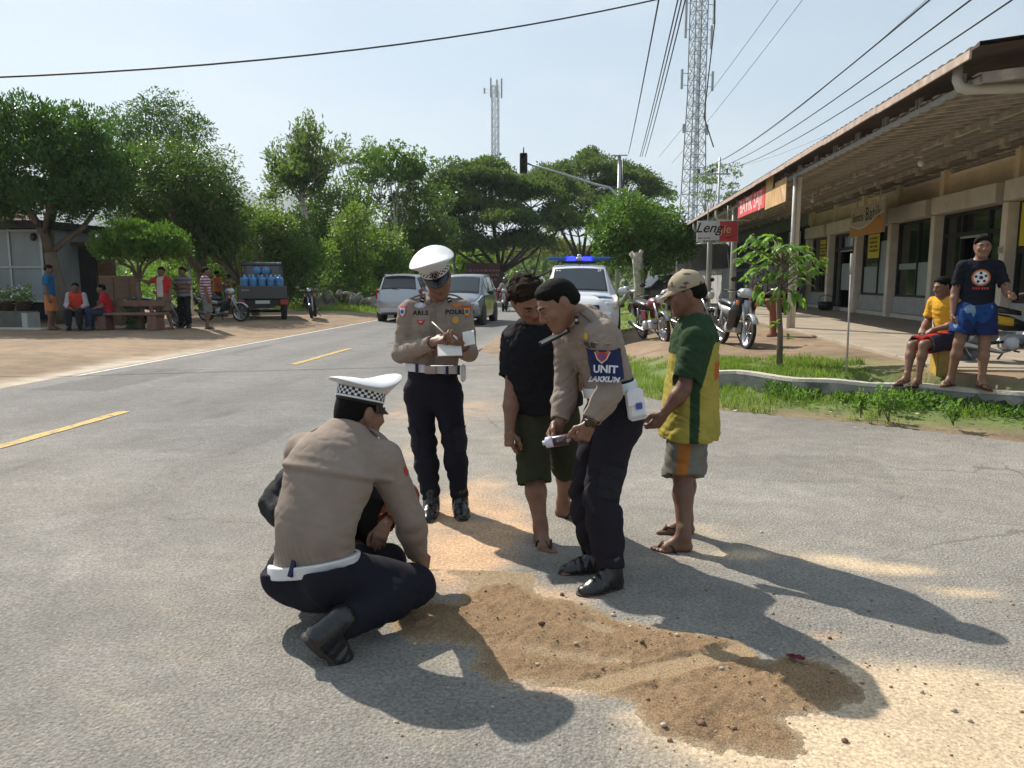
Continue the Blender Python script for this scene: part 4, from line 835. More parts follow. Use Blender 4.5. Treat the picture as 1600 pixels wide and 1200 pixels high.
# papaya-like layered tree and others of the roadside belt
for i, (px, py, Y, rx, rz, nc, rc, per, sz, lf, nm, lb, kw) in enumerate([
    (620, 265, 50, 2.6, 1.6, 60, .62, 45, .34, 'mid', 'roadside_tree', 'tall layered tree with loose drooping leaf tiers and sky gaps', dict(flat=.4, droop=.6, aspect=.5, shell=.2)),
    (560, 245, 56, 1.8, 1.1, 26, .6, 36, .30, 'feather', 'roadside_tree', 'thin airy tree just right of the feathery one', dict(flat=.4, droop=.3, shell=.3)),
    (400, 375, 33, 1.9, 1.6, 80, .6, 70, .22, 'light', 'roadside_tree', 'bushy light green tree behind the blue bottle pickup', dict(droop=.3, shell=.25, low=-1)),
    (445, 400, 34, 1.7, 1.9, 70, .6, 70, .22, 'mid', 'roadside_tree', 'dense low tree over the parked scooter', dict(droop=.3, shell=.25, low=-1)),
    (520, 345, 44, 2.4, 2.1, 80, .75, 70, .28, 'mango', 'roadside_tree', 'dark dense tree at the foot of the feathery tree', dict(droop=.2, shell=.3, low=-1)),
    (548, 392, 39, 1.7, 2.0, 70, .6, 60, .24, 'light', 'roadside_tree', 'bright leaning tree between dark ones above the silver car', dict(droop=.25, shell=.25, low=-1)),
    (600, 405, 42, 1.5, 1.7, 60, .6, 60, .25, 'light', 'roadside_tree', 'rounded bright green tree behind the silver car roof', dict(shell=.3, low=-1)),
    (650, 345, 52, 2.8, 2.6, 90, .8, 70, .32, 'mango', 'roadside_tree', 'broad dark tree behind the white officer cap', dict(shell=.3, low=-1)),
    (705, 300, 62, 2.6, 2.4, 70, .8, 60, .34, 'rain', 'roadside_tree', 'slim dark tree with a tufted top left of the distant mast', dict(flat=.5, shell=.25, low=-1)),
    (740, 420, 66, 2.2, 1.8, 50, .75, 60, .34, 'light', 'roadside_tree', 'low bright tree beside the dark rain tree trunks', dict(shell=.3, low=-1)),
    (480, 440, 37, 2.2, .9, 60, .5, 60, .2, 'mid', 'roadside_bush', 'low leafy bush behind the heap of stones', dict(shell=.2, low=-1)),
    (350, 430, 35, 1.6, 1.1, 50, .5, 60, .2, 'light', 'roadside_bush', 'sunlit bush behind the man in orange', dict(shell=.2, low=-1)),
    (650, 450, 50, 2.6, 1.0, 50, .6, 60, .26, 'mid', 'roadside_bush', 'long low bush beyond the silver car', dict(shell=.2, low=-1)),
    (300, 415, 40, 2.6, 1.8, 70, .6, 60, .24, 'light', 'roadside_bush', 'bright thicket seen between the standing men', dict(shell=.2, low=-1)),
    ]):
    c = ony(px, py, Y); b_ = (c[0] + (.15 * (i % 3 - 1)), Y, .1)
    make_tree(nm, lb, b_, c, (rx, rx * .9, rz), nc, rc, per, sz, lf, M_bark if i % 2 else M_barkp, .14 + .012 * (i % 4), 60 + i, cat='bush' if 'bush' in nm else 'tree', **kw)
# umbrella-shaped rain trees along the road ahead
def rain_tree(label, base, tiers, r0, seed, leaf='rain', per=58, size=.34):
    t = thing('rain_tree', label, 'tree', base); base = np.asarray(base, float); cs = []; rs = np.random.RandomState(seed); b = MB()
    for (px, py, Y_, rx, rz, n_) in tiers: cs.append((np.asarray(ony(px, py, Y_)) - base, rx, rz, n_))
    zs = np.mean([c_[0][2] for c_ in cs]); fork = np.array([0, 0, zs * .32]); b.tube([(0, 0, -.2), fork * .5 + np.array([.15, 0, 0]), fork], [r0 * 1.3, r0, r0 * .9], seg=10); P = []
    for (c_, rx, rz, n_) in cs:
        e = c_ - np.array([0, 0, rz * .6]); mid = fork + (e - fork) * .5 + np.array([0, 0, -.08 * np.linalg.norm(e - fork)]); r1 = r0 * .5; b.tube([fork * .9, mid, e], [r1, r1 * .7, r1 * .4], seg=7)
        d = rs.normal(size=(n_, 3)); d /= np.linalg.norm(d, axis=1, keepdims=True); rr = rs.rand(n_) ** .45
        pp = c_ + np.stack([d[:, 0] * rr * rx, d[:, 1] * rr * rx, np.abs(d[:, 2]) * rz * (1 - .7 * rr ** 2)], -1); pp[:, 2] -= .25 * (pp[:, 0] - c_[0]) ** 2 / rx ** 2 * rz; P.append(pp)
        for q_ in pp[:: max(1, n_ // 7)]: b.tube([e, (e + q_) / 2 + rs.normal(size=3) * .15, q_], [r1 * .35, r1 * .2, r1 * .06], seg=5)
    b.build('trunk', M_barkd, t); P = np.concatenate(P); V, F = clump_leaves(P, rs.uniform(.5, 1.05, len(P)), per, size, seed, .5, 0, .5, .5, .15)
    meshobj('crown', npmesh('crown', V, F, LEAF[leaf]), t); return t
q = gz(800, 474); rain_tree('wide flat-topped rain tree with forked dark trunks left of the signal arm', (-7.6, 62, 0), [(765, 290, 62, 3.4, 1.9, 80), (725, 325, 61, 2.8, 1.6, 60), (830, 305, 63, 3.2, 1.7, 70), (870, 345, 62, 2.8, 1.4, 54), (790, 345, 60, 3.2, 1.6, 66), (740, 385, 60, 2.4, 1.2, 40), (865, 300, 66, 3.2, 2.0, 60), (705, 300, 62, 2.0, 1.4, 34), (820, 380, 61, 2.6, 1.2, 44), (700, 365, 63, 2.4, 1.6, 44), (765, 265, 64, 2.2, .9, 30)], .32, 91)
rain_tree('taller rain tree with layered dark canopy behind the signal pole', (-1.4, 78, 0), [(925, 270, 78, 4.8, 2.4, 110), (980, 287, 77, 4.0, 2.0, 80), (1018, 308, 76, 2.4, 1.3, 36), (880, 300, 79, 4.2, 2.0, 80), (940, 325, 76, 4.6, 1.9, 80), (1000, 335, 78, 3.0, 1.4, 40), (905, 355, 77, 3.4, 1.5, 50), (850, 280, 80, 2.8, 1.4, 40)], .4, 92)
rain_tree('paler yellowish rain tree seen far down the road', (-8.5, 105, 0), [(845, 380, 105, 4.0, 1.4, 50), (880, 395, 110, 4.5, 1.4, 50), (815, 400, 104, 3.0, 1.2, 36), (700, 390, 100, 5, 2, 60)], .4, 93, 'rainy', 40, .5)
# right-hand side
c = ony(978, 368, 37.); make_tree('verge_tree', 'dense bright green tree with drooping leaves beside the signal pole', (2.15, 34.5, .2), c + np.array([.5, -1, 0]), (2.3, 2.2, 1.7), 130, .6, 75, .26, 'mid', M_barkd, .2, 51, droop=.5, aspect=.4, shell=.3, low=-.9)
c = ony(1120, 300, 68.); make_tree('background_tree', 'thin sparse tree behind the shop roof and utility pole', (8.3, 68, 0), c, (1.9, 1.8, 2.6), 26, .55, 40, .3, 'feather', M_barkp, .12, 52, flat=.4, shell=.5)
st = thing('tree_stump', 'sawn-off pale tree trunk beside a dark trunk on the verge', 'tree stump', (1.75, 31.5, .22)); q1 = ony(995, 395, 31.5) - np.array([1.75, 31.5, .22])
MB().tube([(0, 0, -.1), (.02, 0, 1.0), (q1[0] * .6, 0, q1[2] * .8), (q1[0], 0, q1[2])], [.25, .20, .20, .22], seg=12).tube([(q1[0] * .8, 0, q1[2] * .85), (q1[0] - .25, 0, q1[2] + .02)], [.13, .09], seg=8).tube([(q1[0] * .8, 0, q1[2] * .85), (q1[0] + .2, 0, q1[2] + .1)], [.13, .08], seg=8).build('trunk', M_barkp, st)
rs = np.random.RandomState(3); P = np.array([.12, -.15, q1[2] * .62]) + rs.normal(size=(60, 3)) * [.1, .08, .22]; V, F = leaf_cloud(P, rs.normal(size=P.shape), .14, 3); meshobj('sprout', npmesh('sprout', V, F, LEAF['bright']), st)
# young big-leaved tree on the forecourt
Y = 11.15; bq = ony(1218, 572, Y); yt = thing('young_tree', 'young tree with large bright leaves on a thin stem behind the low wall', 'tree', (bq[0], Y, .27)); tq = lambda px, py, dy=0: np.asarray(ony(px, py, Y + dy)) - np.array([bq[0], Y, .27])
tk = MB().tube([(0, 0, -.1), tq(1219, 520), tq(1216, 460), tq(1222, 420), tq(1220, 395)], [.045, .04, .036, .03, .02], seg=8); rs = np.random.RandomState(14)
tips = [(1165, 385), (1180, 400), (1195, 380), (1215, 375), (1235, 380), (1255, 385), (1275, 415), (1265, 425), (1185, 425), (1170, 435), (1200, 410), (1240, 400), (1215, 395), (1190, 445), (1250, 440), (1225, 385), (1205, 370), (1180, 375), (1245, 415), (1210, 430), (1230, 425), (1195, 460), (1280, 410), (1160, 408), (1205, 395), (1228, 405), (1240, 385), (1260, 400), (1190, 395), (1215, 455), (1238, 455), (1228, 470), (1250, 465)]
leafm = []
for i, (a, c_) in enumerate(tips):
    e = tq(a, c_, rs.uniform(-.35, .35)); s_ = tq(1220, min(455, c_ + 30)); tk.tube([s_, (s_ + e) / 2 + np.array([0, 0, .04]), e], [.014, .010, .006], seg=5); d_ = e - s_; d_[2] *= .3
    for m_ in range(9):
        a_ = rs.uniform(-1.5, 1.5); ca, sa = math.cos(a_), math.sin(a_); dd = np.array([d_[0] * ca - d_[1] * sa, d_[0] * sa + d_[1] * ca, -.10 - .5 * (c_ > 440)]); dd /= np.linalg.norm(dd); leafm.append((e + rs.normal(size=3) * .03, dd))
tk.build('trunk', M_bark, yt)
def big_leaf():
    V = []; F = []; n = 6
    for i in range(n + 1):
        s_ = i / n; w = .5 * math.sin(math.pi * min(1, s_ ** .8 * 1.0)) * .36; z = .10 * math.sin(s_ * 2.2) - .22 * s_ * s_; V += [(-w, s_, z + w * .35), (0, s_, z), (w, s_, z + w * .35)]
    for i in range(n): a = 3 * i; F += [(a, a + 1, a + 4, a + 3), (a + 1, a + 2, a + 5, a + 4)]
    me = bpy.data.meshes.new('leaf'); me.from_pydata(V, [], F); me.materials.append(LEAF['bright']); me.polygons.foreach_set('use_smooth', [True] * len(F)); return me
blm = big_leaf()
for p_, d_ in leafm[:290]:
    o = meshobj('leaf', blm, yt); x_, y_, z_ = frame(d_); M_ = Matrix((x_, y_, z_)).transposed().to_4x4(); M_ = M_ @ Matrix.Rotation(rs.uniform(-.6, .6), 4, 'Y'); s_ = rs.uniform(.12, .21); M_ = Matrix.Translation(Vector([float(v) for v in p_])) @ M_ @ Matrix.Scale(s_, 4); o.matrix_local = M_
for k_, (a, c_) in enumerate(((1212, 505), (1232, 530), (1205, 512), (1225, 545))):
    for m_ in range(6):
        o = meshobj('leaf', blm, yt); dd = rs.normal(size=3); dd[2] = .2; x_, y_, z_ = frame(dd); M_ = Matrix((x_, y_, z_)).transposed().to_4x4(); o.matrix_local = Matrix.Translation(Vector([float(v) for v in tq(a, c_)])) @ M_ @ Matrix.Scale(rs.uniform(.09, .14), 4)
# upright weeds growing before the wall
for k_, (a, c_, h_) in enumerate(((1345, 650, .28), (1375, 650, .33), (1388, 655, .36), (1400, 645, .24), (1490, 662, .22), (1475, 600, .10))):
    q = gz(a, c_, .05) if c_ > 610 else np.array([*gz(a, c_, .28)[:2], .28]); P = []; N_ = []
    w = thing('weed_plant', ['upright pale-leaved weed before the wall', 'taller bushy weed with light green leaves before the wall', 'tallest branching weed before the wall', 'short bushy weed beside the tallest one', 'lone bright weed before the wall below the yellow post', 'tiny leafy weed at the foot of the yellow post'][k_], 'weed', q)
    stm = MB()
    for s_ in range(5):
        e = np.array([rs.normal() * .05, rs.normal() * .05, h_ * rs.uniform(.6, 1)]); stm.tube([(0, 0, -.02), e * .5, e], .004, seg=4)
        for u_ in np.linspace(.3, 1, 8): P += [e * u_ + rs.normal(size=3) * .01] * 2; N_ += [rs.normal(size=3) + np.array([0, 0, .35]) for _ in range(2)]
    stm.build('stem', M_bark, w); V, F = leaf_cloud(np.array(P), np.array(N_), .065, k_, .5); meshobj('foliage', npmesh('foliage', V, F, LEAF['bright']), w)
# undergrowth belt and the far woods that read as one mass
VV = []; FF = []; off = 0; rs = np.random.RandomState(77)
def belt(n, xr, yr, h, size, seed):
    x = rs.uniform(*xr, n); y = rs.uniform(*yr, n); hh = h * (.55 + .45 * vnoise2(x, y, .35, seed, 3)); P = np.stack([x, y, rs.rand(n) ** .7 * hh], -1); addz(leaf_cloud(P, rs.normal(size=P.shape) + [0, -.3, .4], size, seed, .5))
belt(5000, (-22, -10.2), (38, 46), 1.6, .26, 1); belt(6000, (-30, -9.5), (46, 64), 2.8, .36, 2); belt(9000, (-60, -10), (66, 100), 6, .7, 3); belt(2500, (-50, -20), (34, 50), 3, .4, 6)
und = meshobj('undergrowth', npmesh('undergrowth', np.concatenate(VV), np.concatenate(FF), LEAF['mid'])); tag(und, 'tangled green undergrowth filling the left roadside behind the trees', 'undergrowth', kind='stuff')
VV = []; FF = []; off = 0
def wood(n, xr, yr, h, size, seed):
    x = rs.uniform(*xr, n); y = rs.uniform(*yr, n); hh = h * (.7 + .45 * vnoise2(x, y, .06, seed, 3)); P = np.stack([x, y, rs.rand(n) ** .5 * hh], -1); addz(leaf_cloud(P, rs.normal(size=P.shape) + [0, -.3, .4], size, seed, .7))
wood(16000, (-150, -12), (110, 170), 8, 1.2, 4); wood(12000, (-12, 70), (120, 190), 10, 1.2, 5); wood(7000, (12, 60), (70, 110), 6, .9, 8)
wd_ = meshobj('distant_wood', npmesh('distant_wood', np.concatenate(VV), np.concatenate(FF), LEAF['rain'])); tag(wd_, 'far band of trees closing off the road', 'wood', kind='stuff')
# mountains on the left horizon
M_hill = mat('forested_mountain', (.05, .075, .04), rough=1, var=.3, scale=.004, bump=0)
def hill(name, label, prof, Y_, depth):
    V = []; F = []; n = len(prof)
    for j, (dy_, k_) in enumerate(((0, 0.), (depth * .35, .62), (depth, 1.), (depth * 2, .3))):
        for i, (px, py) in enumerate(prof):
            q = ony(px, py, Y_ + depth); V.append((q[0] * (Y_ + dy_) / (Y_ + depth), Y_ + dy_, max(-5, q[2] * k_ * (1 + .05 * math.sin(i * 2.1 + j))) if j else -8))
    for j in range(3):
        for i in range(n - 1): a = j * n + i; F.append((a, a + 1, a + n + 1, a + n))
    me = bpy.data.meshes.new(name); me.from_pydata(V, [], F); me.materials.append(M_hill); me.polygons.foreach_set('use_smooth', [True] * len(F))
    o = meshobj(name, me); return tag(o, label, kind='structure')
pf = [(-300, 330), (-150, 300), (-40, 330), (60, 300), (150, 262), (240, 250), (300, 232), (335, 240), (352, 262), (380, 298), (420, 312), (450, 302), (470, 318), (500, 330), (560, 345), (640, 360), (760, 392), (900, 402), (960, 395), (1060, 410), (1200, 420), (1500, 428), (1900, 432)]
pf2 = []
for (a, b_), (c_, d_) in zip(pf[:-1], pf[1:]):
    for t_ in np.linspace(0, 1, 6, endpoint=False): pf2.append((a + (c_ - a) * t_, b_ + (d_ - b_) * t_ + 2.2 * math.sin((a + (c_ - a) * t_) * .19) + 1.5 * math.sin((a + (c_ - a) * t_) * .47)))
hill('mountain', 'steep bluish mountain above the trees on the left', pf2, 1700, 450)
# ================================================================ people: bodies and clothes as smooth solids
def U(v): v = np.asarray(v, float); return v / max(np.linalg.norm(v), 1e-9)
class Sdf:
    def __init__(s, lo, hi, h):
        s.h = h; s.lo = np.asarray(lo, float); s.n = np.ceil((np.asarray(hi) - s.lo) / h).astype(int) + 1; s.d = np.full(s.n, 1., np.float32)
        s.ax = [(s.lo[i] + h * np.arange(s.n[i])).astype(np.float32) for i in range(3)]
    def win(s, lo, hi):
        a = np.clip(np.floor((np.asarray(lo) - s.lo) / s.h).astype(int), 0, s.n); b = np.clip(np.ceil((np.asarray(hi) - s.lo) / s.h).astype(int) + 1, 0, s.n)
        if (b <= a).any(): return None, None
        sl = tuple(slice(a[i], b[i]) for i in range(3)); return sl, np.ix_(*[s.ax[i][sl[i]] for i in range(3)])
    def put(s, sl, d, k, op):
        e = s.d[sl]
        if op == 'sub': d = -d; m = np.maximum(e, d); sg = 1
        elif op == 'max': m = np.maximum(e, d); sg = 1
        else: m = np.minimum(e, d); sg = -1
        if k > 0: h = np.maximum(k - np.abs(e - d), 0) / k; m = m + sg * h * h * k * .25
        s.d[sl] = m
    def cone(s, a, b, ra, rb, k=.02, op='add', flat=None, ff=1.):
        a = np.asarray(a, float); b = np.asarray(b, float); R_ = max(ra, rb) + k + 3 * s.h; sl, P = s.win(np.minimum(a, b) - R_, np.maximum(a, b) + R_)
        if sl is None: return
        ba = b - a; L2 = max(ba @ ba, 1e-9); q = [P[i] - np.float32(a[i]) for i in range(3)]; t = np.clip((q[0] * ba[0] + q[1] * ba[1] + q[2] * ba[2]) / L2, 0, 1)
        r = [q[i] - t * np.float32(ba[i]) for i in range(3)]; d2 = r[0] ** 2 + r[1] ** 2 + r[2] ** 2
        if flat is not None: c = r[0] * flat[0] + r[1] * flat[1] + r[2] * flat[2]; d2 = d2 + c * c * (1 / ff ** 2 - 1)
        d = np.sqrt(d2) - (ra + (rb - ra) * t)
        if flat is not None: d = d * (.5 + .5 * ff)
        s.put(sl, d.astype(np.float32), k, op)
    def chain(s, P, r, k=.02, **kw):
        for i in range(len(P) - 1): s.cone(P[i], P[i + 1], r[i], r[i + 1], k, **kw)
    def ell(s, c, r, A=None, k=.01, op='add'):
        c = np.asarray(c, float); A = np.eye(3) if A is None else A; m = max(r) + k + 3 * s.h; sl, P = s.win(c - m, c + m)
        if sl is None: return
        q = [P[i] - np.float32(c[i]) for i in range(3)]; u = [(q[0] * A[j][0] + q[1] * A[j][1] + q[2] * A[j][2]) / r[j] for j in range(3)]
        k0 = np.sqrt(u[0] ** 2 + u[1] ** 2 + u[2] ** 2); k1 = np.sqrt((u[0] / r[0]) ** 2 + (u[1] / r[1]) ** 2 + (u[2] / r[2]) ** 2) + 1e-6
        s.put(sl, (k0 * (k0 - 1) / k1).astype(np.float32), k, op)
    def box(s, c, hs, A, rad=.005, k=.005, op='add'):
        c = np.asarray(c, float); m = np.linalg.norm(hs) + rad + k + 3 * s.h; sl, P = s.win(c - m, c + m)
        if sl is None: return
        q = [P[i] - np.float32(c[i]) for i in range(3)]; u = [np.abs(q[0] * A[j][0] + q[1] * A[j][1] + q[2] * A[j][2]) - (hs[j] - rad) for j in range(3)]
        d = np.sqrt(sum(np.maximum(v, 0) ** 2 for v in u)) + np.minimum(np.maximum(np.maximum(u[0], u[1]), u[2]), 0) - rad
        s.put(sl, d.astype(np.float32), k, op)
    def cut(s, p, n, k=0., lo=None, hi=None):
        """remove everything on the side n points to"""
        sl, P = s.win(s.lo if lo is None else lo, s.lo + s.n * s.h if hi is None else hi)
        if sl is None: return
        n = U(n); d = sum((P[i] - np.float32(p[i])) * np.float32(n[i]) for i in range(3)); s.put(sl, np.broadcast_to(d, s.d[sl].shape).astype(np.float32), k, 'max')
    def near(s, m=.05): return np.argwhere(np.abs(s.d) < m)
    def bumpf(s, f, m=.03):
        """displace the surface by f(points)"""
        i = s.near(m)
        if len(i): P = s.lo + i * s.h; s.d[tuple(i.T)] -= f(P).astype(np.float32)
    def mesh(s):
        d = s.d; n = d.shape; sg = d < 0; N_ = np.array(n); cells = []; poss = []; quads = []
        st = np.array([n[1] * n[2], n[2], 1])
        for ax in range(3):
            a = [slice(None)] * 3; b = [slice(None)] * 3; a[ax] = slice(0, -1); b[ax] = slice(1, None); idx = np.argwhere(sg[tuple(a)] != sg[tuple(b)])
            o1, o2 = [(1, 2), (2, 0), (0, 1)][ax]; idx = idx[(idx[:, o1] > 0) & (idx[:, o2] > 0) & (idx[:, o1] < n[o1] - 1) & (idx[:, o2] < n[o2] - 1)]
            if not len(idx): continue
            j = idx.copy(); j[:, ax] += 1; d0 = d[tuple(idx.T)]; d1 = d[tuple(j.T)]; p = idx.astype(np.float32); p[:, ax] += d0 / (d0 - d1); q = []
            for u, v in ((-1, -1), (0, -1), (0, 0), (-1, 0)):
                c = idx.copy(); c[:, o1] += u; c[:, o2] += v; ci = c @ st; q.append(ci); cells.append(ci); poss.append(p)
            q = np.stack(q, 1); fl = d0 > 0; q[fl] = q[fl][:, ::-1]; quads.append(q)
        if not cells: return np.zeros((0, 3)), np.zeros((0, 4), int)
        cells = np.concatenate(cells); poss = np.concatenate(poss); u, inv = np.unique(cells, return_inverse=True); cnt = np.bincount(inv)
        V = np.stack([np.bincount(inv, poss[:, i]) / cnt for i in range(3)], 1); Q = np.searchsorted(u, np.concatenate(quads)); return s.lo + V * s.h, Q
M_skin = mat('skin', (.2, .1, .06), rough=.5, var=.12, scale=14, bump=.08, bscale=160, attr='Col', sub=.0, spec=.4)
M_cloth = mat('woven_cloth', (.2, .2, .2), rough=.9, var=.10, scale=9, bump=.14, bscale=260, attr='Col', spec=.2)
M_jersey = mat('soft_jersey', (.2, .2, .2), rough=.92, var=.12, scale=7, bump=.10, bscale=200, attr='Col', spec=.15)
M_leather = mat('black_leather', (.012, .012, .013), rough=.28, var=.2, scale=20, bump=.12, bscale=60, spec=.6)
M_rubber = mat('sandal_rubber', (.035, .026, .022), rough=.7, var=.2, scale=14, bump=.2, bscale=90)
M_hair = mat('black_hair', (.006, .0055, .005), rough=.8, var=.4, scale=60, bump=.3, bscale=220, spec=.12)
M_hairb = mat('brown_black_hair', (.022, .014, .009), rough=.85, var=.5, scale=40, bump=.5, bscale=160, spec=.1)
M_capw = mat('white_cap_cloth', (.60, .62, .64), rough=.5, var=.04, bump=.06, bscale=200)
M_belt = mat('white_belt_leather', (.66, .67, .69), rough=.4, var=.06, bump=.08, bscale=90)
M_chrome = mat('bright_metal', (.36, .36, .36), rough=.32, var=.1, bump=0, metal=1.)
SK_D, SK_M, SK_L = (.165, .083, .053), (.205, .106, .069), (.25, .135, .09)
KHAKI = (.262, .212, .176); NAVY = (.013, .013, .020)
def head_frame(J): f = U(J['hf']); u = np.asarray(J.get('hu', (0, 0, 1)), float); u = U(u - f * (u @ f)); return np.array([U(np.cross(f, u)), f, u])   # right, forward, up
def torso_frame(J):
    up = U(J['neck'] - J['pelvis']); lat = J['shR'] - J['shL']; lat = U(lat - up * (lat @ up)); return lat, np.cross(up, lat), up
def spine(J):
    P = J['pelvis']; N_ = J['neck']; m = J.get('mid', (P + N_) / 2); c = 2 * m - .5 * (P + N_); f = lambda t: (1 - t) ** 2 * P + 2 * t * (1 - t) * c + t * t * N_
    return [f(0), f(.38), f(.7), f(.9)]
def pelvis_up(J): A, B, C_, D = spine(J); return U(J['pup']) if 'pup' in J else U(B - A)
def torso(g, J, S, e=0., gw=1., belly=0., seat=0.):
    lat, fw, up = torso_frame(J); A, B, C_, D = spine(J); hl = U(J['hipR'] - J['hipL'])
    fl = .66; kw = dict(k=.04, flat=fw, ff=fl)
    g.cone(A - up * .01 * S, B, (.150 * gw * S + e), (.138 * gw * S + e), **kw); g.cone(B, C_, .138 * gw * S + e, .158 * gw * S + e, **kw); g.cone(C_, D, .158 * gw * S + e, .105 * S + e, **kw)
    if belly: g.ell(B + fw * .05 * S, (.12 * gw * S + e, .09 * gw * S + belly + e, .13 * S + e), np.array([lat, fw, up]), .05)
    if seat:
        for h in (J['hipL'], J['hipR']): g.ell(h - fw * .045 * S + up * .0, (.085 * S + e, .085 * S + seat + e, .10 * S + e), np.array([lat, fw, up]), .05)
    for sd in 'LR':
        s_ = J['sh' + sd]; g.cone(D - up * .03 * S, s_ + (D - s_) * .12, .075 * S + e, .062 * S + e, .04)
def arm(g, J, S, sd, e=0., e2=None, t1=2., k=.025, gw=1.):
    s_, l, w = J['sh' + sd], J['el' + sd], J['wr' + sd]; e2 = e if e2 is None else e2; f = min(1, t1); g.cone(s_, s_ + (l - s_) * f, .056 * gw * S + e, (.056 + (.040 - .056) * f) * gw * S + e2, k)
    if t1 > 1: f = t1 - 1; m = l + (w - l) * min(.3, f); g.cone(l, m, .040 * gw * S + e2, .043 * gw * S + e2, k); g.cone(m, l + (w - l) * f, .043 * gw * S + e2, (.043 - .016 * f) * gw * S + e2, k)
def leg(g, J, S, sd, e=0., e2=None, t1=2., k=.03, gw=1.):
    h, n, a = J['hip' + sd], J['kn' + sd], J['an' + sd]; e2 = e if e2 is None else e2; f = min(1, t1); g.cone(h, h + (n - h) * f, .088 * gw * S + e, (.088 - .033 * f) * gw * S + e2, k)
    if t1 > 1:
        f = t1 - 1; lat, fw, up = torso_frame(J); m = n + (a - n) * min(.32, f); g.cone(n, m, .054 * gw * S + e2, .056 * gw * S + e2, k)
        if f > .32: g.cone(m, n + (a - n) * f, .056 * gw * S + e2, (.056 - .022 * (f - .32) / .68) * gw * S + e2, k)
def hand(g, J, S, sd, fist=None):
    w = J['wr' + sd]; H = J.get('hand' + sd)
    if H is None: d = U(w - J['el' + sd]); n = U(np.cross(d, (1, 0, 0)) * (1 if sd == 'R' else 1)); H = dict(d=d, n=n, curl=.35)
    d = U(H['d']); n = np.asarray(H['n'], float); n = U(n - d * (n @ d)); th = np.cross(d, n) if sd == 'R' else np.cross(n, d); c = H.get('curl', .35); cs = H.get('curls', (c, c, c * 1.1, c * 1.2)); tc_ = H.get('thumb', .4)
    g.cone(w - d * .01, w + d * .03 * S, .027 * S, .030 * S, .015, flat=n, ff=.7)
    g.box(w + d * .052 * S, (.038 * S, .040 * S, .013 * S), np.array([th, d, n]), .012, .015)
    for i, (o_, L_, r_) in enumerate(((.029, .068, .0092), (.010, .077, .0095), (-.009, .071, .0090), (-.027, .056, .0080))):
        p = w + d * (.086 - .004 * abs(i - 1)) * S + th * o_ * S; a = 0.; dd = U(d + th * o_ * H.get('spread', 1.)); q = [p - dd * .02 * S]
        for fr, aa in ((.45, cs[i] * 1.1), (.31, cs[i] * 1.5), (.24, cs[i] * 1.0)): a += aa; q.append(q[-1] + (dd * math.cos(a) + n * math.sin(a)) * (L_ + (.02 if fr == .45 else 0)) * fr * S)
        g.chain(q, [r_ * S * 1.12, r_ * S, r_ * S * .95, r_ * S * .82], .005)
    b = w + d * .022 * S + th * .026 * S; m = b + U(d * .62 + th * (.75 - .5 * tc_) + n * (.25 + .6 * tc_)) * .045 * S; e = m + U(d * .85 + th * (.25 - .5 * tc_) + n * (.15 + .5 * tc_)) * .034 * S; t_ = e + U(d * .9 + n * (.1 + .5 * tc_) - th * .3 * tc_) * .026 * S
    g.chain([b, m, e, t_], [.015 * S, .0118 * S, .0105 * S, .0088 * S], .01)
def head(g, J, S):
    A = head_frame(J); c = J['head']; T = lambda x, y, z: c + (A[0] * x + A[1] * y + A[2] * z) * S; sc = lambda *r: tuple(v * S for v in r)
    g.ell(T(0, -.012, .030), sc(.077, .097, .088), A, .0); g.ell(T(0, .03, -.02), sc(.064, .070, .085), A, .03); g.cone(T(0, .030, -.055), T(0, .062, -.088), .048 * S, .026 * S, .03)
    for s_ in (-1, 1):
        g.cone(T(.050 * s_, -.005, -.035), T(.018 * s_, .062, -.088), .026 * S, .022 * S, .03); g.ell(T(.042 * s_, .070, -.018), sc(.022, .018, .020), A, .02)
        g.ell(T(.031 * s_, .103, .010), sc(.018, .016, .012), A, .012, 'sub'); g.ell(T(.031 * s_, .078, .009), sc(.0145, .0135, .0125), A, .004)
        g.cone(T(.012 * s_, .090, .030), T(.048 * s_, .072, .028), .010 * S, .008 * S, .012); g.ell(T(.079 * s_, -.010, .000), sc(.009, .021, .033), A, .008); g.ell(T(.013 * s_, .098, -.030), sc(.009, .010, .008), A, .006)
    g.cone(T(0, .088, .022), T(0, .112, -.022), .009 * S, .0125 * S, .012); g.ell(T(0, .086, -.056), sc(.026, .015, .007), A, .006); g.ell(T(0, .083, -.067), sc(.021, .014, .0075), A, .006); g.ell(T(0, .078, -.098), sc(.020, .016, .014), A, .016)
    nb = J['neck'] + torso_frame(J)[2] * .0; g.cone(T(0, -.028, -.045), nb, .050 * S, .060 * S, .025); g.cone(T(0, .005, -.075), nb + torso_frame(J)[1] * .02, .04 * S, .05 * S, .03)
def foot(g, J, S, sd, bare=True):
    a = J['an' + sd]; t, u, s_ = foot_frame(J, sd); T = lambda x, y, z: a + (s_ * x + t * y + u * z) * S; g.cone(a + u * .04 * S, T(0, -.012, -.055), .036 * S, .033 * S, .02); g.cone(T(0, -.02, -.062), T(0, .09, -.066), .032 * S, .036 * S, .025, flat=u, ff=.85); g.cone(a, T(0, .085, -.058), .034 * S, .026 * S, .03)
    g.cone(T(-.018, .10, -.072), T(.022, .105, -.072), .022 * S, .022 * S, .02)
    b = 1 if sd == 'L' else -1
    for i, (x, L_, r_) in enumerate(((.028, .045, .0135), (.008, .046, .0105), (-.008, .040, .0098), (-.022, .032, .0092), (-.034, .022, .0088))): g.cone(T(x * b, .115 - .008 * i, -.076), T(x * b * 1.12, .125 + L_ - .008 * i, -.079), r_ * S, r_ * S * .95, .006)
    g.cut(a - u * .088 * S, -u, 0, a - .3, a + .3)
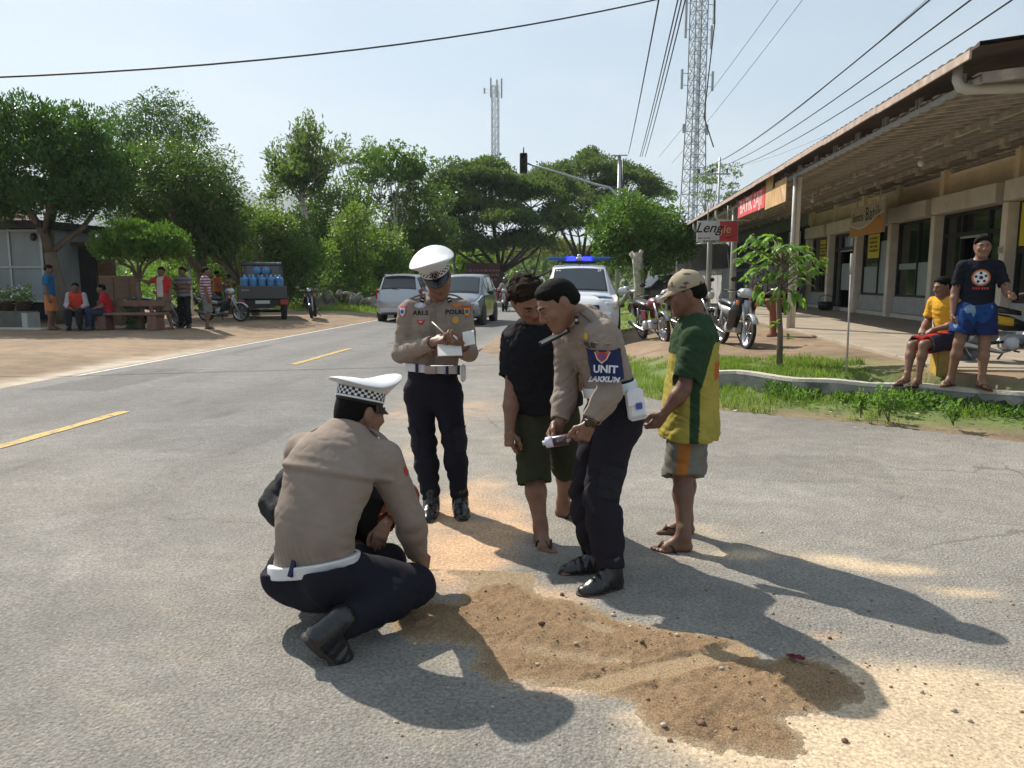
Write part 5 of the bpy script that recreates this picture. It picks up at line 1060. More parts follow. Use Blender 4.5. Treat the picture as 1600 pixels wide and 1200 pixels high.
def foot_frame(J, sd):
    t = U(J['toe' + sd]); u = np.asarray(J.get('fu' + sd, (0, 0, 1)), float); u = U(u - t * (u @ t)); return t, u, np.cross(t, u)
def bounds(J, pad=.2):
    P = np.array([v for k_, v in J.items() if isinstance(v, np.ndarray) and v.shape == (3,) and k_[:2] in ('pe', 'ne', 'sh', 'el', 'wr', 'hi', 'kn', 'an', 'he', 'mi') and k_ not in ('hf', 'hu')]); return P.min(0) - pad, P.max(0) + pad
def finish(g, name, parent, m, col=None, colf=None, smooth=True):
    V, Q = g.mesh()
    if colf is not None: C_ = colf(V)
    else: C_ = np.tile(np.asarray(col, float), (len(V), 1))
    return meshobj(name, npmesh(name, V, Q, m, smooth, C_), parent)
def folds(seed, amp, freq, ax=(0, 0, 1), st=2.2):
    """cloth creases running mostly across the direction ax"""
    ax = U(ax)
    def f(P):
        q = P + np.outer(P @ ax, ax) * (st - 1); n_ = noise(q, freq, seed, 2); return amp * (np.abs(n_) ** .65 * 2.0 - 1.0) + amp * .35 * noise(P, freq * .4, seed + 9, 1)
    return f
def person(name, label, base, J, S=1., skin=SK_M, h=.006, group=None, cat='person', gw=1., bare_feet=True, belly=0., hide_hands=()):
    t = thing(name, label, cat, base, 0, group); lo, hi = bounds(J, .24); lo[2] = min(lo[2], -.02); g = Sdf(lo, hi, h); torso(g, J, S, -.006, gw, belly)
    for sd in 'LR':
        arm(g, J, S, sd, 0); leg(g, J, S, sd, 0); hand(g, J, S, sd); foot(g, J, S, sd)
    head(g, J, S); A = head_frame(J); c = J['head']; sk = np.asarray(skin)
    def cf(V):
        q = (V - c) @ A.T / S; C_ = np.tile(sk, (len(V), 1)); lip = np.exp(-((q[:, 0] / .024) ** 2 + ((q[:, 1] - .098) / .02) ** 2 + ((q[:, 2] + .061) / .010) ** 2)); C_ = C_ * (1 - lip[:, None]) + C_ * np.array([1.0, .62, .62]) * lip[:, None]
        eye = np.exp(-(((np.abs(q[:, 0]) - .031) / .020) ** 2 + ((q[:, 1] - .095) / .03) ** 2 + ((q[:, 2] - .010) / .010) ** 2)); C_ = C_ * (1 - .45 * eye[:, None]); ch = np.exp(-(((np.abs(q[:, 0]) - .04) / .03) ** 2 + ((q[:, 1] - .08) / .04) ** 2 + ((q[:, 2] + .02) / .02) ** 2)); C_ = C_ * (1 + np.array([.12, .03, .0]) * ch[:, None]); return C_
    finish(g, 'body', t, M_skin, colf=cf)
    T = lambda x, y, z: c + (A[0] * x + A[1] * y + A[2] * z) * S; Ar = Matrix([list(map(float, r)) for r in A]).transposed(); dn = J.get('lid', 0.)
    for s_ in (-1, 1):
        eb = MB(); eb.tube([T(.014 * s_, .099, .031), T(.030 * s_, .096, .036), T(.048 * s_, .081, .031)], [.0035 * S, .0045 * S, .002 * S], seg=6).build('eyebrow', M_hair, t)
        e = MB().ell(T(.031 * s_, .0862, .009), (.0125 * S, .006 * S, .0055 * S * (1 - .55 * dn)), rot=Ar); e.build('eye', M_eye, t).children
        MB().ell(T(.031 * s_, .0905, .009), (.0055 * S, .003 * S, .0055 * S * (1 - .55 * dn)), rot=Ar, seg=8, rings=5).build('iris', M_hair, t)
    return t
M_eye = mat('eye_white', (.30, .26, .23), rough=.3, var=.03, bump=0)
def hair(J, S, t, m=None, vol=.010, curly=0., h=.006, line=.066, back=-.045, top=.0, name='hair'):
    """scalp-hugging hair that thins out to nothing at the hairline"""
    A = head_frame(J); c = J['head']; g = Sdf(c - .17, c + .17, h); T = lambda x, y, z: c + (A[0] * x + A[1] * y + A[2] * z) * S
    g.ell(T(0, -.012, .030), (.0785 * S, .0985 * S, .0895 * S), A, 0); g.cone(T(0, -.065, -.02), T(0, -.055, -.06), .045 * S, .042 * S, .03)
    def inside(P):
        q = (P - c) @ A.T / S; x, y, z = q[:, 0], q[:, 1], q[:, 2]; fr = (.072 - y) * .8 + (z - line) * .6; si = np.where(z < .045, -(y - .030) - .35 * np.maximum(.02 - z, 0), .2); bk = z - back + np.maximum(y, 0) * .35; er = np.sqrt(((np.abs(x) - .082) / .9) ** 2 + ((y + .004) / .85) ** 2 + ((z + .008) / 1.2) ** 2) - .027; er = np.where(y > -.03, er, .2); return np.minimum(np.minimum(fr, si), np.minimum(bk, er)), y, z
    i = g.near(.06); P = g.lo + i * g.h; w, y, z = inside(P); th = (vol + top * sstep(-.02, .06, y) * sstep(.04, .09, z)) * S * sstep(0, .028, w) + (curly + .0012) * noise(P, 48 if curly else 60, 5, 3) * sstep(0, .02, w)
    d = g.d[tuple(i.T)] - th; g.d[tuple(i.T)] = np.maximum(d, -w * S * .8).astype(np.float32); V, Q = g.mesh(); return meshobj(name, npmesh(name, V, Q, m or M_hair, True), t)
# ---- garments
def shirt(J, S, t, col=None, colf=None, e=.014, sleeve=.55, se=.024, hem=None, neck_r=.078, h=.006, m=None, gw=1., amp=.004, seed=1, name='shirt', belly=0., loose=0., fold_ax=None, post=None, hemflare=0.):
    lat, fw, up = torso_frame(J); lo, hi = bounds(J, .2); g = Sdf(lo, hi, h); torso(g, J, S, e, gw, belly)
    if loose:
        A, B, C_, D = spine(J); g.cone(C_, A - up * .12 * S, .16 * gw * S + e, (.155 * gw * S + e + loose + hemflare), .04, flat=fw, ff=.72)
    upp = pelvis_up(J); hemp = J['pelvis'] + upp * (hem if hem is not None else .03); g.cut(hemp, -upp, 0)
    for sd in 'LR':
        s_, l, w = J['sh' + sd], J['el' + sd], J['wr' + sd]; f = sleeve; p = s_ + (l - s_) * f if f <= 1 else l + (w - l) * (f - 1); d = U(l - s_ if f <= 1 else w - l)
        g2 = Sdf(lo, hi, h); arm(g2, J, S, sd, e, se, sleeve, gw=gw); g2.cut(p, d, 0, p - .13, p + .13)
        rh = (.044 if f <= 1 else .028) * S + se - .012; g2.cone(p - d * .012, p + d * .1, rh, rh, .006, 'sub'); g.put(slice(None), g2.d, .03, 'add')
    g.ell(J['neck'] + up * .055 * S + fw * .012, (neck_r * S, neck_r * S * 1.0, .07 * S), np.array([lat, fw, up]), .008, 'sub')
    g.bumpf(folds(seed, amp, 11, up if fold_ax is None else fold_ax)); g.bumpf(folds(seed + 3, amp * .5, 24, lat, 1.4))
    if post: post(g, lat, fw, up)
    return finish(g, name, t, m or M_cloth, col, colf)
def trousers(J, S, t, col=None, colf=None, e=.020, e2=.030, length=1.93, top=.12, h=.006, m=None, gw=1., amp=.005, seed=4, name='trousers', seat=0., belly=0., flare=0., post=None):
    lat, fw, up = torso_frame(J); lo, hi = bounds(J, .2); g = Sdf(lo, hi, h); torso(g, J, S, e - .004, gw, belly, seat); pl = J['pelvis']
    upp = pelvis_up(J); g.cone(J['hipL'] - upp * .03, J['hipR'] - upp * .03, .088 * S + e, .088 * S + e, .05); g.cut(pl + upp * top, upp, 0); info = []
    for sd in 'LR':
        g2 = Sdf(lo, hi, h); leg(g2, J, S, sd, e, e2, length, gw=gw); hp, n, a = J['hip' + sd], J['kn' + sd], J['an' + sd]
        if flare: g2.cone(hp, hp + (n - hp) * min(length, 1.0), .09 * S + e, .075 * S + e2 + flare, .03)
        f = length; p = hp + (n - hp) * f if f <= 1 else n + (a - n) * (f - 1); d = U(n - hp if f <= 1 else a - n); g2.cut(p, d, 0, p - .15, p + .15)
        r_ = (.056 if f < 1.2 else .034) * S + e2 - .014 + (flare * .5 if f <= 1.3 else 0); g2.cone(p - d * .01, p + d * .1, r_, r_, .004, 'sub'); g.put(slice(None), g2.d, .010 if sd == 'R' else .03, 'add'); info.append((n, a, p))
    for n, a, p in info:
        ax = U(a - n); g.bumpf(lambda P: folds(seed, amp, 9, ax)(P) * np.clip(1.4 - np.minimum(np.linalg.norm(P - n, axis=1), np.linalg.norm(P - p, axis=1)) / .16, .35, 1.4))
    if post: post(g, lat, fw, up)
    return finish(g, name, t, m or M_cloth, col, colf)
def shoe(J, S, t, sd, h=.005, m=None, boot=.06):
    a = J['an' + sd]; tt, u, s_ = foot_frame(J, sd); T = lambda x, y, z: a + (s_ * x + tt * y + u * z) * S; g = Sdf(a - .30, a + .30, h); b = 1 if sd == 'L' else -1
    g.cone(T(0, -.005, boot), T(0, -.012, -.05), .050 * S, .046 * S, .02); g.cone(T(0, -.02, -.055), T(0, .10, -.060), .042 * S, .043 * S, .03, flat=u, ff=.9); g.cone(T(0, 0, -.01), T(0, .09, -.05), .045 * S, .036 * S, .03); g.cone(T(.0, .09, -.064), T(.006 * b, .155, -.068), .043 * S, .034 * S, .03, flat=u, ff=.8)
    g.cut(a - u * .086 * S, -u, 0); g.bumpf(lambda P: .002 * np.sin((P - a) @ tt * 160) * (np.abs((P - a) @ tt - .06) < .05))
    g2 = Sdf(a - .30, a + .30, h); g2.cone(T(0, -.02, -.085), T(0, .09, -.085), .046 * S, .047 * S, .01); g2.cone(T(0, .09, -.085), T(.006 * b, .158, -.085), .047 * S, .038 * S, .02); g2.cut(a - u * .072 * S, u, 0); g2.cut(a - u * .095 * S, -u, 0)
    if boot < .15: g2.box(T(0, .045, -.095), (.08, .018, .008), np.array([s_, tt, u]), .002, 0, 'sub')
    V, Q = g.mesh(); o = meshobj('shoe', npmesh('shoe', V, Q, m or M_leather, True), t); V, Q = g2.mesh(); meshobj('sole', npmesh('sole', V, Q, M_rubber, True), o); return o
def sandal(J, S, t, sd, m=None):
    a = J['an' + sd]; tt, u, s_ = foot_frame(J, sd); b = 1 if sd == 'L' else -1; T = lambda x, y, z: a + (s_ * x * b + tt * y + u * z) * S
    out = [(-.030, -.062), (0, -.074), (.030, -.062), (.036, -.02), (.034, .04), (.046, .10), (.048, .14), (.034, .178), (.008, .186), (-.022, .170), (-.044, .13), (-.046, .09), (-.038, .04), (-.036, -.02)]
    lo = [T(x, y, -.106) for x, y in out]; hi = [T(x, y, -.090) for x, y in out]; n = len(out); o = MB()._add(lo + hi, [tuple(range(n))[::-1], tuple(range(n, 2 * n))] + [(i, (i + 1) % n, n + (i + 1) % n, n + i) for i in range(n)]).build('sandal', m or M_rubber, t)
    for x in (-.042, .042): MB().tube([T(x, .045, -.088), T(x * .9, .07, -.045), T(.012 + x * .3, .115, -.038), T(.015, .142, -.070)], [.007, .009, .008, .006], seg=6, flat=.6).build('strap', m or M_rubber, o)
    return o
def decal(t, target, me_or_poly, origin, right, up, m, off=.003, name='patch'):
    """flat outline (list of 2-d points) or letter mesh laid onto a garment's surface"""
    r = Vector([float(v) for v in U(right)]); u = Vector([float(v) for v in U(up)]); u = (u - r * u.dot(r)).normalized(); n_ = r.cross(u); O = Vector([float(v) for v in origin])
    bv = BVHTree.FromPolygons([v.co for v in target.data.vertices], [tuple(p.vertices) for p in target.data.polygons])
    if isinstance(me_or_poly, bpy.types.Mesh): me = me_or_poly
    else:
        bm = bmesh.new(); f = bm.faces.new([bm.verts.new((p[0], p[1], 0)) for p in me_or_poly]); bmesh.ops.triangulate(bm, faces=[f])
        for _ in range(3):
            bmesh.ops.subdivide_edges(bm, edges=[e for e in bm.edges if e.calc_length() > .014], cuts=1, use_grid_fill=False); bmesh.ops.triangulate(bm, faces=bm.faces[:])
        me = bpy.data.meshes.new(name); bm.to_mesh(me); bm.free(); me.materials.append(m)
    for v in me.vertices:
        q = O + r * v.co.x + u * v.co.y; h_ = bv.ray_cast(q + n_ * .16, -n_, .4); v.co = (h_[0] if h_[0] else q) + n_ * off
    if not me.materials: me.materials.append(m)
    return meshobj(name, me, t)
def circ(r, n=20, sx=1., sy=1.): return [(r * sx * math.cos(2 * math.pi * i / n), r * sy * math.sin(2 * math.pi * i / n)) for i in range(n)]
SHIELD = [(-.5, .5), (0, .42), (.5, .5), (.48, 0), (.3, -.38), (0, -.6), (-.3, -.38), (-.48, 0)]
def sc_(P, a, b=None): b = a if b is None else b; return [(p[0] * a, p[1] * b) for p in P]
def belt_ring(J, S, t, z, hgt, m, gw=1., e=.03, name='belt', seat=0., h=.005):
    upp = pelvis_up(J); P = J['pelvis'] + upp * z; g = Sdf(P - .28, P + .28, h); torso(g, J, S, e, gw, 0, seat); g.cut(P + upp * hgt / 2, upp, .004); g.cut(P - upp * hgt / 2, -upp, .004); V, Q = g.mesh(); return meshobj(name, npmesh(name, V, Q, m, True), t)
M_chk = {k: mat('cap_' + k, c, rough=.6, var=.05, bump=.05) for k, c in (('black', (.012, .012, .014)), ('white', (.68, .68, .68)), ('brass', (.42, .30, .10)))}
def police_cap(J, S, t, tilt=0.):
    A = head_frame(J); c = J['head']; R_ = Matrix.Rotation(tilt, 3, 'X'); A2 = np.array(A)
    def T(x, y, z): v = R_ @ Vector((x, y, z - .06)); return c + (A2[0] * v.x + A2[1] * v.y + A2[2] * (v.z + .06)) * S
    cap = bpy.data.objects.new('cap', None); link(cap, t)
    E_ = lambda r, k=1.16, dy=-.012: [(r * math.cos(a), r * k * math.sin(a) + dy) for a in np.linspace(0, 2 * math.pi, 49)[:-1]]
    b = MB(); b.loft([[T(x, y, z) for x, y in E_(r)] for r, z in ((.085, .045), (.089, .047), (.0905, .10), (.086, .102))], caps=False); b.build('band', M_chk['black'], cap)
    b = MB(); e1 = E_(.0915)                                   # chequered ribbon
    for i in range(48):
        j = (i + 1) % 48
        for rw in range(3):
            if (i + rw) % 2 == 0: z0, z1 = .068 + .0105 * rw, .068 + .0105 * (rw + 1); b.quad(T(*e1[i], z0), T(*e1[j], z0), T(*e1[j], z1), T(*e1[i], z1))
    b.build('chequer_ribbon', M_chk['white'], cap)
    b = MB(); b.loft([[T(x, y, z) for x, y in E_(r)] for r, z in ((.0915, .058), (.0925, .062), (.0915, .066))], caps=False); b.build('cord', M_chk['white'], cap)
    # crown: flares out to a stiff rim, high at the front
    secs = []
    for r, z, k, lift in ((.090, .098, 1.16, 0), (.100, .112, 1.16, .008), (.119, .130, 1.16, .020), (.132, .142, 1.16, .030), (.1355, .147, 1.16, .033), (.132, .151, 1.16, .034), (.100, .150, 1.16, .026), (.05, .147, 1.16, .014), (.002, .146, 1.16, .010)):
        secs.append([T(x, y, z + lift * (y / .12) * (1.15 if y > 0 else .55) - .020 * (x / .12) ** 2 * (lift / .03)) for x, y in E_(r, k, -.004)])
    b = MB().loft(secs, caps=False); b.build('crown', M_capw, cap)
    b = MB(); rows = []
    for s_ in np.linspace(0, 1, 6): rows.append([T((.088 - .004 * s_) * math.sin(a), .098 * math.cos(a) * (1 + .52 * s_ * max(0, math.cos(a)) ** .6) - .012, .050 - .030 * s_ - .012 * s_ * (1 - math.cos(a))) for a in np.linspace(-1.25, 1.25, 17)])
    b.loft(rows, caps=False, closed=False); o = b.build('visor', M_leather, cap); sm = o.modifiers.new('thick', 'SOLIDIFY'); sm.thickness = .004
    return cap, T
# ================================================================ vehicles
M_tyre = mat('tyre_rubber', (.018, .018, .018), rough=.85, var=.2, scale=12, bump=.3, bscale=60)
M_rim = mat('alloy_rim', (.45, .45, .46), rough=.3, var=.1, bump=0, metal=.8)
M_vglass = mat('car_glass', (.035, .042, .050), rough=.05, var=.05, bump=0, spec=.9)
M_vdark = mat('unpainted_black_trim', (.02, .02, .021), rough=.6, var=.1, bump=.05)
M_tail = mat('tail_lamp_red', (.32, .015, .012), rough=.25, var=.1, bump=0, spec=.6); M_headl = mat('head_lamp_clear', (.55, .56, .57), rough=.15, var=.05, bump=0, spec=.8); M_amber = mat('amber_lamp', (.65, .20, .03), rough=.25, bump=0)
def paint(name, c, rough=.32, metal=0.): return mat(name, c, rough=rough, var=.05, scale=3, bump=.0, metal=metal, coat=.6, spec=.5)
M_silver = paint('silver_car_paint', (.46, .48, .51), .35, .5); M_gold = M_gold; M_greyp = paint('grey_car_paint', (.20, .23, .26), .35, .4); M_wpaint = paint('white_car_paint', (.68, .70, .72)); M_bpaint = paint('black_car_paint', (.015, .016, .018)); M_bluep = paint('police_blue_paint', (.08, .20, .42)); M_redp = paint('red_bike_paint', (.16, .012, .018)); M_navyp = paint('dark_truck_paint', (.020, .026, .036), .45); M_plate = mat('number_plate', (.5, .5, .49), rough=.5, var=.05, bump=0)
def wheel(t, x, y, z, r, w, side, rimm=None, name='wheel', spokes=5, thin=False):
    """tyre with rim and spokes; axle along local X"""
    o = bpy.data.objects.new(name, None); link(o, t); o.location = (x, y, z)
    if thin: MB().lathe([(r - .055, -w / 2), (r - .02, -w / 2), (r, -w * .25), (r, w * .25), (r - .02, w / 2), (r - .055, w / 2), (r - .055, -w / 2)], (0, 0, 0), (1, 0, 0), 24).build('tyre', M_tyre, o)
    else: MB().lathe([(r * .62, -w / 2), (r * .92, -w / 2), (r, -w * .36), (r, w * .36), (r * .92, w / 2), (r * .62, w / 2), (r * .62, -w / 2)], (0, 0, 0), (1, 0, 0), 24).build('tyre', M_tyre, o)
    b = MB(); ri = r - .05 if thin else r * .64
    b.lathe([(ri - .025, -w * .35), (ri + .006, -w * .4), (ri + .006, w * .4), (ri - .025, w * .35), (ri - .025, -w * .35)], (0, 0, 0), (1, 0, 0), 24)
    for k in range(spokes):
        a = 2 * math.pi * k / spokes; b.tube([(side * w * .2, .02 * math.cos(a), .02 * math.sin(a)), (side * w * .30, ri * math.cos(a), ri * math.sin(a))], [.03, .022] if not thin else [.012, .010], seg=6)
    b.lathe([(.0, -w * .35), (.05 if not thin else .035, -w * .35), (.05 if not thin else .035, w * .35), (0, w * .35)], (0, 0, 0), (1, 0, 0), 12); b.build('rim', rimm or M_rim, o); return o
def car(name, label, loc, rz, st, body_m, W=.84, wheels=((.85,), (3.3,)), wr=.31, glass_side=None, roof_m=None, details=None):
    """st: stations (y, z_sill, z_belt, z_roof, belt half-width, roof half-width) from nose (y small) to tail; the nose faces -Y"""
    t = thing(name, label, 'car', loc, rz); secs = []
    for (y, zs, zb, zr, wb, wr_) in st:
        zm = zs + (zb - zs) * .45; h = [(0, zs), (wb * .92, zs), (wb * 1.0, zs + .06), (wb * 1.015, zm), (wb * .99, zb - .03), (wb * .965, zb), (wr_, zr - .06), (wr_ * .93, zr - .012), (wr_ * .5, zr + .012), (0, zr + .02)]
        secs.append([(x, y, z) for x, z in h] + [(-x, y, z) for x, z in h[-2:0:-1]])
    b = MB().loft(secs, caps=True, smooth=True); o = b.build('body', body_m, t); o.data.polygons.foreach_set('use_smooth', [True] * len(o.data.polygons)); md = o.modifiers.new('crease', 'EDGE_SPLIT'); md.split_angle = R(38)
    def pt(i, j, side):          # outer skin point of station i, section index j
        p = secs[i][j]; return Vector((p[0] * side, p[1], p[2]))
    t['n'] = 0; return t, secs
def glass_quad(t, pts, m=None, off=.008, name='window', inset=.06, rim=True):
    """pane sunk in a dark rubber frame, on four body points"""
    P = [Vector(p) for p in pts]; n_ = (P[1] - P[0]).cross(P[3] - P[0]).normalized(); c = sum(P, Vector()) / 4; Q = [p + (c - p) * inset for p in P]
    fr = MB(); fr.loft([[p + n_ * off * .5 for p in Q], [p + n_ * off for p in Q]], smooth=False).build(name, M_vdark, t) if rim else None
    f = t.children[-1] if rim else t; Q2 = [p + (c - p) * .05 + n_ * (off + .004) for p in Q]; MB().quad(*Q2).build('pane', m or M_vglass, f)
def screen(t, secs, i, k, name, m=None, lo=.06, hi=.95, off=.012):
    """curved windscreen laid on the body between stations i (low edge) and k (high edge), round the section points 7-9"""
    n = len(secs[0]); cols = [n - 7, n - 8, 9, 8, 7]; A = [Vector(secs[i][c]) for c in cols]; B = [Vector(secs[k][c]) for c in cols]; sd = (B[2] - A[2]).cross(Vector((1, 0, 0))); sd = sd if sd.z > 0 else -sd; sd.normalize()
    def rows(l, h_, ins, o):
        r = []
        for f in (l, h_):
            P = [a.lerp(b, f) + sd * o for a, b in zip(A, B)]; P[0] = P[0].lerp(P[1], ins); P[-1] = P[-1].lerp(P[-2], ins); r.append(P)
        return r
    r0 = rows(lo, hi, .04, off); fr = MB().loft(r0, caps=False, closed=False).build(name, M_vdark, t); MB().loft(rows(lo + .04, hi - .03, .14, off + .006), caps=False, closed=False).build('pane', m or M_vglass, fr)
MPV = [(0, .42, .72, .74, .62, .50), (.10, .30, .80, .82, .78, .66), (.55, .22, .90, .93, .82, .72), (1.02, .20, .98, 1.02, .83, .70), (1.75, .20, 1.02, 1.60, .83, .62), (2.3, .20, 1.04, 1.67, .83, .64), (3.2, .20, 1.06, 1.68, .83, .63), (3.85, .24, 1.06, 1.62, .82, .60), (4.12, .34, 1.0, 1.10, .78, .70), (4.18, .42, .80, .84, .74, .68)]
def mpv(label, loc, rz, m, roof=None, dark=False, plate='', stick=False):
    t, S_ = car('parked_car' if 0 else 'mpv_car', label, loc, rz, MPV, m); p = lambda i, j, s=1: (S_[i][j][0] * s, S_[i][j][1], S_[i][j][2])
    screen(t, S_, 3, 4, 'windscreen'); screen(t, S_, 8, 7, 'rear_window', lo=.10)
    for s in (-1, 1):
        for a, c in ((4, 5), (5, 6), (6, 7)):
            q = [p(a, 5, s), p(c, 5, s), p(c, 6, s), p(a, 6, s)]; glass_quad(t, q if s > 0 else [q[1], q[0], q[3], q[2]], inset=.07)
        for y in (.82, 3.42): wheel(t, s * .72, y, .30, .30, .19, s)
        for y in (.82, 3.42): MB().lathe([(.36, -.10), (.385, -.10), (.385, .105), (.36, .105)], (s * .765, y, .30), (1, 0, 0), 20).build('wheel_arch', M_vdark, t)
        MB().box((s * .66, .10, .70), (.26, .16, .12), bev=.03).build('headlight', M_headl, t); MB().box((s * .78, 4.03, .98), (.09, .20, .36), bev=.03).build('tail_light', M_tail, t)
        MB().ell((s * .98, 1.42, 1.06), (.11, .06, .075)).build('door_mirror', M_vdark if dark else m, t); 
        for y in (2.25, 3.15): MB().box((s * .845, y, .86), (.025, .16, .03), bev=.01).build('door_handle', M_vdark, t)
        if dark: MB().box((s * .842, 2.1, .66), (.012, 2.3, .62), bev=.004).build('side_panel', M_bpaint, t)
        if stick: MB().box((s * .85, 2.5, .62), (.006, .6, .22)).build('side_sticker', mat('gold_sticker', (.45, .33, .16), rough=.5, bump=0), t)
    MB().box((0, 4.17, .58), (.52, .03, .12)).build('number_plate', M_plate, t); MB().box((0, 4.16, .40), (1.4, .10, .16), bev=.03).build('rear_bumper', m, t); MB().box((0, .02, .46), (1.3, .08, .14), bev=.02).build('grille', M_vdark, t); MB().box((0, -.02, .40), (.45, .03, .11)).build('number_plate', M_plate, t)
    MB().box((0, 3.95, 1.66), (1.05, .16, .03), bev=.01).build('roof_spoiler', m, t); MB().tube([(-.1, 4.10, 1.12), (.25, 4.11, 1.18)], .012).build('rear_wiper', M_vdark, t); return t
q = gz(622, 503, .01); mpv('silver people carrier driving away beyond the note-taking officer', (q[0] - .1, q[1] - 4.1 + 4.1, .012), math.pi + R(2), M_silver).location.y += 4.1
q = gz(706, 510, .01); mpv('grey people carrier with dark side panels facing us on the road', (q[0] + .05, q[1] + .2, .012), R(-1), M_greyp, dark=True, stick=True)
# ---- police patrol car, white and blue, roof light bar lit
PC = [(0, .50, .86, .90, .70, .62), (.12, .38, .98, 1.02, .88, .78), (.7, .30, 1.06, 1.10, .92, .80), (1.35, .28, 1.12, 1.16, .92, .76), (2.05, .28, 1.14, 1.76, .92, .66), (2.6, .28, 1.16, 1.84, .92, .68), (3.6, .28, 1.18, 1.84, .92, .67), (4.4, .30, 1.18, 1.76, .90, .64), (4.7, .4, 1.1, 1.2, .86, .74), (4.78, .5, .9, .95, .82, .72)]
yb = 17.4; t, S_ = car('police_car', 'white and blue police patrol car with lit blue roof lights', (float(ony(905, 500, yb)[0]), yb, .03), R(1.5), PC, M_wpaint); p = lambda i, j, s=1: (S_[i][j][0] * s, S_[i][j][1], S_[i][j][2])
screen(t, S_, 3, 4, 'windscreen')
for s in (-1, 1):
    for a, c in ((4, 5), (5, 6), (6, 7)): qd = [p(a, 5, s), p(c, 5, s), p(c, 6, s), p(a, 6, s)]; glass_quad(t, qd if s > 0 else [qd[1], qd[0], qd[3], qd[2]], inset=.07)
    for y in (.95, 3.85): wheel(t, s * .80, y, .38, .38, .25, s); MB().lathe([(.44, -.12), (.47, -.12), (.47, .125), (.44, .125)], (s * .83, y, .38), (1, 0, 0), 20).build('wheel_arch', M_vdark, t)
    MB().box((s * .72, .12, .90), (.30, .20, .17), bev=.04).build('headlight', M_headl, t); MB().box((s * .86, .22, .93), (.10, .22, .13), bev=.03).build('indicator', M_amber, t); MB().ell((s * 1.06, 1.75, 1.20), (.12, .07, .09)).build('door_mirror', M_wpaint, t)
    MB().box((s * .45, .78, 1.105), (.34, .95, .012), rot=Matrix.Rotation(s * .06, 3, 'Y') @ Matrix.Rotation(.065, 3, 'X') @ Matrix.Rotation(s * .3, 3, 'Z')).build('bonnet_stripe', M_bluep, t)
MB().box((0, .02, .62), (1.5, .14, .28), bev=.05).build('front_bumper', M_wpaint, t); MB().box((0, -.03, .84), (.9, .06, .14), bev=.02).build('grille', M_vdark, t)
lb = MB().box((0, 2.55, 1.93), (1.1, .20, .03)).box((0, 2.55, 1.905), (.9, .10, .05)).build('light_bar', M_vdark, t)
for x, w_, m_ in ((-.42, .42, 'd'), (-.17, .24, 'l'), (0, .14, 'c'), (.17, .24, 'l'), (.42, .42, 'd')): MB().box((x * 1.28, 2.55, 2.00), (w_ * 1.27, .26, .10), bev=.035).build('light_module', {'d': mat('blue_lamp_dome', (.03, .10, .28), rough=.15, bump=0), 'l': mat('blue_lamp_lit', (.02, .03, .6), rough=.2, bump=0, emit=((.02, .03, 1.), 2.2)), 'c': M_galv}[m_], lb)
MB().ell((0, 2.55, 2.06), (.06, .06, .06)).build('siren', M_galv, lb); MB().tube([(0, 2.15, 1.80), (0, 2.17, 2.0)], .006, seg=5).build('aerial', M_vdark, t)
c0, c1_ = Vector(p(3, 7, -1)), Vector(p(4, 7, 1)); wdir = Vector((0, S_[4][7][1] - S_[3][7][1], S_[4][7][2] - S_[3][7][2])).normalized(); wo_ = Vector((0, S_[4][7][1], S_[4][7][2])) - wdir * .10 + Vector((0, -.03, .012))
strokes(t, wo_ + Vector((-.20, 0, 0)), (1, 0, 0), wdir, .75, .06, M_white, 1, 5); lettering('27-07', .11, M_white, wo_ + Vector((.42, 0, 0)), (1, 0, 0), wdir, t, bold=.003)
MB().tube([Vector((-.35, 1.36, 1.19)), Vector((.55, 1.50, 1.27))], .012, seg=5).build('wiper', M_vdark, t)
# ---- black hatchback parked far behind
q = ony(985, 470, 46.); t, S_ = car('parked_car', 'black car parked far back under the trees', (float(q[0]) - .2, 44., .12), R(-62), MPV, M_bpaint); p = lambda i, j, s=1: (S_[i][j][0] * s, S_[i][j][1], S_[i][j][2])
screen(t, S_, 3, 4, 'windscreen')
for s in (-1, 1):
    for a, c in ((4, 5), (5, 6), (6, 7)): qd = [p(a, 5, s), p(c, 5, s), p(c, 6, s), p(a, 6, s)]; glass_quad(t, qd if s > 0 else [qd[1], qd[0], qd[3], qd[2]], inset=.07)
    for y in (.82, 3.42): wheel(t, s * .72, y, .30, .30, .19, s)
# ---- pickup seen from behind with water bottles
q = gz(412, 500, .155); pk = thing('pickup_truck', 'dark open-bed pickup parked with its tailgate towards us, loaded with water bottles', 'pickup', (float(q[0]), float(q[1]), .155), R(22))
b = MB().box((0, .62, .74), (1.50, 1.62, .06)).box((0, .62, 1.03), (1.46, 1.54, .04)); b.build('bed_floor', M_navyp, pk); MB().box((0, -.18, .93), (1.56, .05, .42), bev=.012).build('tailgate', M_navyp, pk)
for s in (-1, 1):
    MB().box((s * .765, .62, .93), (.05, 1.56, .42), bev=.012).build('bed_side', M_navyp, pk); MB().box((s * .69, -.19, .60), (.26, .05, .16), bev=.01).build('tail_light', M_tail, pk)
    for y in (.35, 2.5): wheel(pk, s * .66, y, .29, .29, .18, s)
    MB().box((s * .66, .38, .62), (.22, .72, .04)).build('mudguard', M_vdark, pk)
MB().box((0, -.10, .58), (1.50, .10, .20), bev=.02).build('rear_bumper', M_vdark, pk); MB().box((0, -.17, .60), (.46, .02, .12)).build('number_plate', M_plate, pk); MB().box((0, 1.2, .48), (.7, 2.8, .14)).build('chassis', M_vdark, pk); MB().tube([(-.66, .35, .29), (.66, .35, .29)], .05).build('rear_axle', M_vdark, pk)
